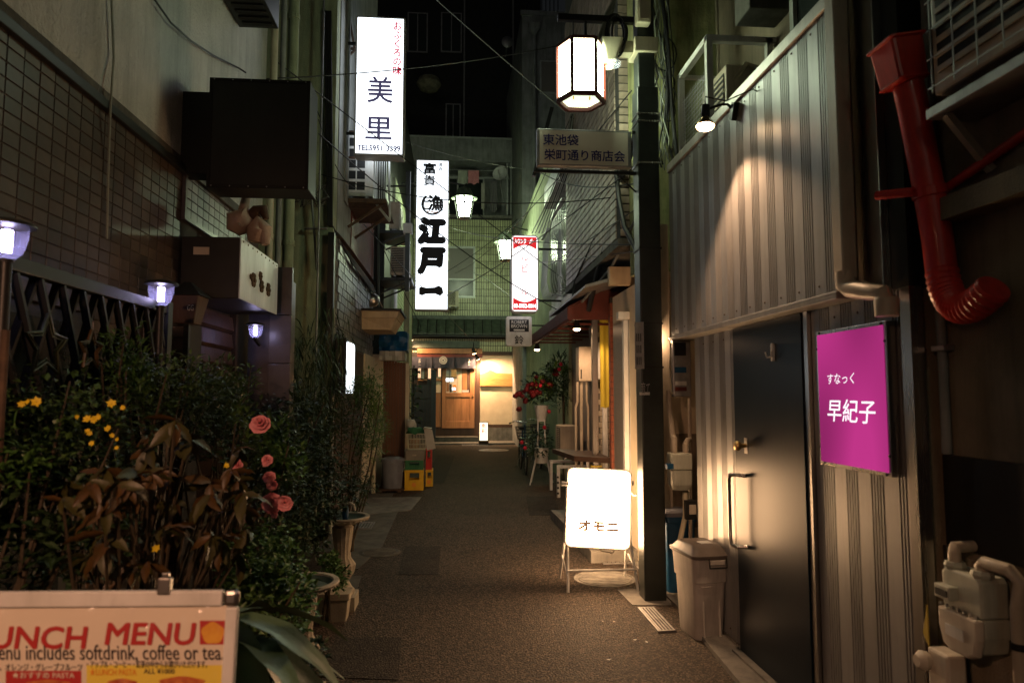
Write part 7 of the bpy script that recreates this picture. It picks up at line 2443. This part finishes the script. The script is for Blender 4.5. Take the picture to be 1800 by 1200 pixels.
def cloth(label, px0, py0, px1, py1, Y, m_, name='folded_cloth', seed=1):
    q = R(px0, py0, px1, py1, Y)
    rnd = random.Random(seed)
    rows = []
    for j in range(5):
        f_ = j / 4
        z = q[2] + (q[3] - q[2]) * f_
        s_ = 1 - .35 * f_ * f_
        cx_ = (q[0] + q[1]) / 2
        rows.append([Vector((cx_ + s_ * (q[1] - q[0]) / 2 * math.cos(a) * (1 + .12 * math.sin(3 * a + j)), Y + .12 + s_ * .12 * math.sin(a) * (1 + .15 * math.cos(4 * a + j)), z + .012 * math.sin(5 * a + j))) for a in [2 * math.pi * k_ / 20 for k_ in range(20)]])
    return MB().loft(rows).build(name, m_, smooth=True, label=label, cat='cloth')


cloth('folded dark green cloth lying across the slotted basket', 713, 752, 745, 762, 11.3, 'cloth_green', seed=2)
cloth('crumpled white plastic bag on top of the crate stack', 712, 738, 731, 754, 11.5, 'cloth_white', 'plastic_bag', 3)
q = R(743, 754, 764, 788, 11.28)
MB().loft([[Vector(v) for v in ((q[0], 11.3, q[3]), (q[1] - .08, 11.3, q[3] - .02), (q[1] - .08, 11.55, q[3] - .02), (q[0], 11.55, q[3]))], [Vector(v) for v in ((q[0] + .02, 11.27, q[3] + .03), (q[1] - .05, 11.27, q[3] + .01), (q[1] - .05, 11.55, q[3] + .01), (q[0] + .02, 11.55, q[3] + .03))]]).add([(q[1] - .10, 11.28, q[3]), (q[1] - .04, 11.26, q[3] - .01), (q[1] + .02, 11.26, q[2]), (q[0] + .07, 11.27, q[2] - .03), (q[0] + .02, 11.28, q[3])], [(0, 1, 2, 3, 4)]).build('draped_cloth', 'cloth_white', label='pale cloth draped over the right side of the slotted basket', cat='cloth')

# ================================================================ menu board (foreground)
MY = 1.62
MBD = thing('menu_board', 'silver framed lunch menu board standing at the lower left', 'menu board', (-.85, MY, 0))
qa = at(421, 1040, Y=MY)
xR, zT = qa.x, at(380, 1037, Y=MY).z
xL = at(-128, 1043, Y=MY).x
tl = Matrix.Rotation(math.radians(-1.2), 3, 'Y')
O_ = Vector((xR, MY, zT))
U_x = (Matrix.Rotation(math.radians(-2.5), 3, 'Z') @ Vector((1, 0, -.004))).normalized()
V_ = Vector((-.0, .10, 1)).normalized()
Nn = U_x.cross(V_)


def mp(a, b_, c=0):
    """a: metres left of the right edge, b_: metres below the top edge, c: out of the face"""
    return O_ - U_x * a - V_ * b_ + Nn * c


BWd = xR - xL
BHt = .98


def mbox(a0, a1, b0, b1, c0, c1):
    b = MB()
    vs = [mp(a, b_, c) for a in (a1, a0) for c in (c0, c1) for b_ in (b1, b0)]
    b.add(vs, [(0, 1, 3, 2), (4, 6, 7, 5), (0, 4, 5, 1), (2, 3, 7, 6), (0, 2, 6, 4), (1, 5, 7, 3)])
    return b


fw = .034
mbox(fw + .001, BWd - fw - .001, 0, fw, -.012, .006).build('frame_rail', 'alu_frame' if 'alu_frame' in M else 'white_metal', MBD, bev=.004)
mbox(fw + .001, BWd - fw - .001, BHt - fw, BHt, -.012, .006).build('frame_rail', 'white_metal', MBD, bev=.004)
mbox(0, fw * .8, fw + .002, BHt - fw, -.012, .006).build('frame_rail', 'white_metal', MBD, bev=.004)
mbox(BWd - fw * .8, BWd, fw + .002, BHt - fw, -.012, .006).build('frame_rail', 'white_metal', MBD, bev=.004)
for a in (0, BWd - fw):
    mbox(a, a + fw, 0, fw + .001, -.014, .008).build('corner_cap', 'steel', MBD, bev=.009)
mbox(fw * .8, BWd - fw * .8, fw, BHt - fw, -.010, -.004).build('poster', 'paper', MBD)
mbox(.150, .178, -.028, .008, -.006, .012).build('clip', 'steel', MBD, bev=.003)
mbox(.156, .172, -.038, -.029, -.003, .007).build('clip_head', 'steel', MBD, bev=.002)


def mtext(s, x0, y0, x1, y1, m_, **k):
    """photo pixel box -> on the board"""
    d = Nn
    def hit(px, py):
        r = CM @ Vector(((px - 900) / FPX, -(py - 600) / FPX, -1))
        P0 = mp(0, 0, -.003)
        tt = (P0 - EYE).dot(d) / r.dot(d)
        return EYE + r * tt
    a, b_, c = hit(x0, y1), hit(x1, y1), hit(x0, y0)
    return lettering(s, MBD, a, b_ - a, c - a, (b_ - a).length, (c - a).length, m_, proud=.001, **k)


mtext('LUNCH', -46, 1101, 155, 1139, 'menu_red', bold=.03, italic=.15)
mtext('MENU', 185, 1095, 345, 1132, 'menu_red', bold=.03, italic=.15)
mtext('This menu includes softdrink, coffee or tea.', -78, 1132, 394, 1163, 'menu_black', bold=.012)
mtext('付きです。オレンジ・グレープフルーツ', -44, 1165, 145, 1178, 'menu_black', bold=.012)
mtext('・アップル・コーヒー・紅茶の中からお選びいただけます。', 153, 1160, 364, 1173, 'menu_black', bold=.012)


def mquad(x0, y0, x1, y1, m_, lift=.0, name='print_band'):
    d = Nn
    P0 = mp(0, 0, -.0035 + lift)
    pts = []
    for (px, py) in ((x0, y1), (x1, y1), (x1, y0), (x0, y0)):
        r = CM @ Vector(((px - 900) / FPX, -(py - 600) / FPX, -1))
        pts.append(EYE + r * ((P0 - EYE).dot(d) / r.dot(d)))
    MB().add(pts, [(0, 1, 2, 3)]).build(name, m_, MBD)


mquad(152, 1168, 392, 1260, 'menu_yellow')
mquad(10, 1178, 143, 1260, 'menu_red')
mtext('★おすすめ PASTA', 22, 1180, 131, 1191, 'paper', bold=.01)
mtext('★LUNCH PASTA', 158, 1173, 240, 1186, 'menu_orange', bold=.02)
mtext('ALL ¥1000', 253, 1174, 307, 1183, 'menu_black', bold=.02)
mquad(351, 1090, 396, 1132, 'menu_red', .0, 'picture')


def mdisc(px, py, rx, ry, m_, lift, name):
    d = Nn
    P0 = mp(0, 0, -.0035 + lift)
    pts = []
    for i in range(24):
        a = -2 * math.pi * i / 24
        wob = 1 + .06 * math.sin(5 * a)
        r = CM @ Vector(((px + rx * wob * math.cos(a) - 900) / FPX, -(py - ry * wob * math.sin(a) - 600) / FPX, -1))
        pts.append(EYE + r * ((P0 - EYE).dot(d) / r.dot(d)))
    MB().add(pts, [tuple(reversed(range(24)))]).build(name, m_, MBD)


mdisc(374, 1112, 20, 19, 'menu_orange_fruit', .0005, 'picture')
for (px, py, rx, ry) in ((85, 1202, 40, 8), (215, 1200, 26, 8), (320, 1198, 40, 10), (-60, 1200, 40, 20)):
    mdisc(px, py, rx, ry, 'menu_food', .0008, 'picture')
# clear film: slightly rippled sheet over the poster
b = MB()
nx, nz = 90, 110
vs = []
from mathutils import noise
for j in range(nz + 1):
    for i in range(nx + 1):
        a = fw * .8 + (BWd - 2 * fw * .8) * i / nx
        c_ = fw + (BHt - 2 * fw) * j / nz
        rip = max(0, noise.noise(Vector((a * 9, c_ * 5, 3)))) * .006 + max(0, noise.noise(Vector((a * 30, c_ * 16, 8)))) * .014
        vs.append(mp(a, c_, .0012 + rip * (0 if i in (0, nx) or j in (0, nz) else 1)))
fs = [(j * (nx + 1) + i, j * (nx + 1) + i + 1, (j + 1) * (nx + 1) + i + 1, (j + 1) * (nx + 1) + i) for j in range(nz) for i in range(nx)]
b.add(vs, fs).build('clear_film', 'film', MBD, smooth=True)
for a in (.05, BWd - .07):
    MB().bar(mp(a, BHt - .02, -.02), mp(a, BHt + .1, -.02) + Vector((0, -.06, 0)), .02).build('leg', 'white_metal', MBD)
    MB().bar(mp(a, .1, -.03), Vector((mp(a, 0).x, MY + .42, 0)), .018).build('leg', 'white_metal', MBD)

# ================================================================ unseen warm lamp added behind the viewer to light the board
t = thing('added_board_lamp', 'warm shaded lamp added behind the viewer to light the board', 'lamp', (-1.6, -.5, 2.3))
MB().box(-1.799, -1.76, -.57, -.43, 2.3, 2.5).build('back_plate', 'black_metal', t, bev=.004)
tube('arm', 'black_metal', t, [(-1.76, -.5, 2.42), (-1.5, -.5, 2.5), (-1.1, -.5, 2.46)], .01, 8)
ld = Vector((.08, 2.1, -1.35)).normalized()
lr = ld.to_track_quat('Z', 'Y').to_matrix()
lp_ = Vector((-1.1, -.5, 2.36))
MB().lathe([(.03, -.08), (.06, -.06), (.09, .06)], lp_, 20, lr, caps=False).build('shade', 'black_metal', t, smooth=True)
MB().lathe([(.05, -.02), (.06, .02), (.04, .045), (.001, .05)], lp_, 18, lr, caps=False).build('bulb', 'g_bulb', t, smooth=True)
lamp('bulb_light', 'SPOT', t, lp_ + ld * .09, 185, (1, .50, .29), .04, aim(ld), 104, 1.0)

t = thing('street_lantern', 'unseen lantern added behind the viewer as greenish fill light', 'lantern', (.5, -2.6, 3.9))  # lantern added out of view for greenish fill light
for z0_, z1_, r0_, r1_, m_, nm in ((3.8, 4.22, .18, .18, 'g_lantern_fill', 'shade'), (4.222, 4.26, .2, .05, 'black_metal', 'cap'), (3.75, 3.798, .12, .19, 'black_metal', 'base')):
    MB().lathe([(r0_, z0_), (r1_, z1_)], (.5, -2.6, 0), 20).build(nm, m_, t, smooth=True)
tube('hanger', 'black_metal', t, [(.5, -2.6, 4.26), (.5, -2.6, 4.6), (1.8, -2.6, 4.6)], .02, 8)
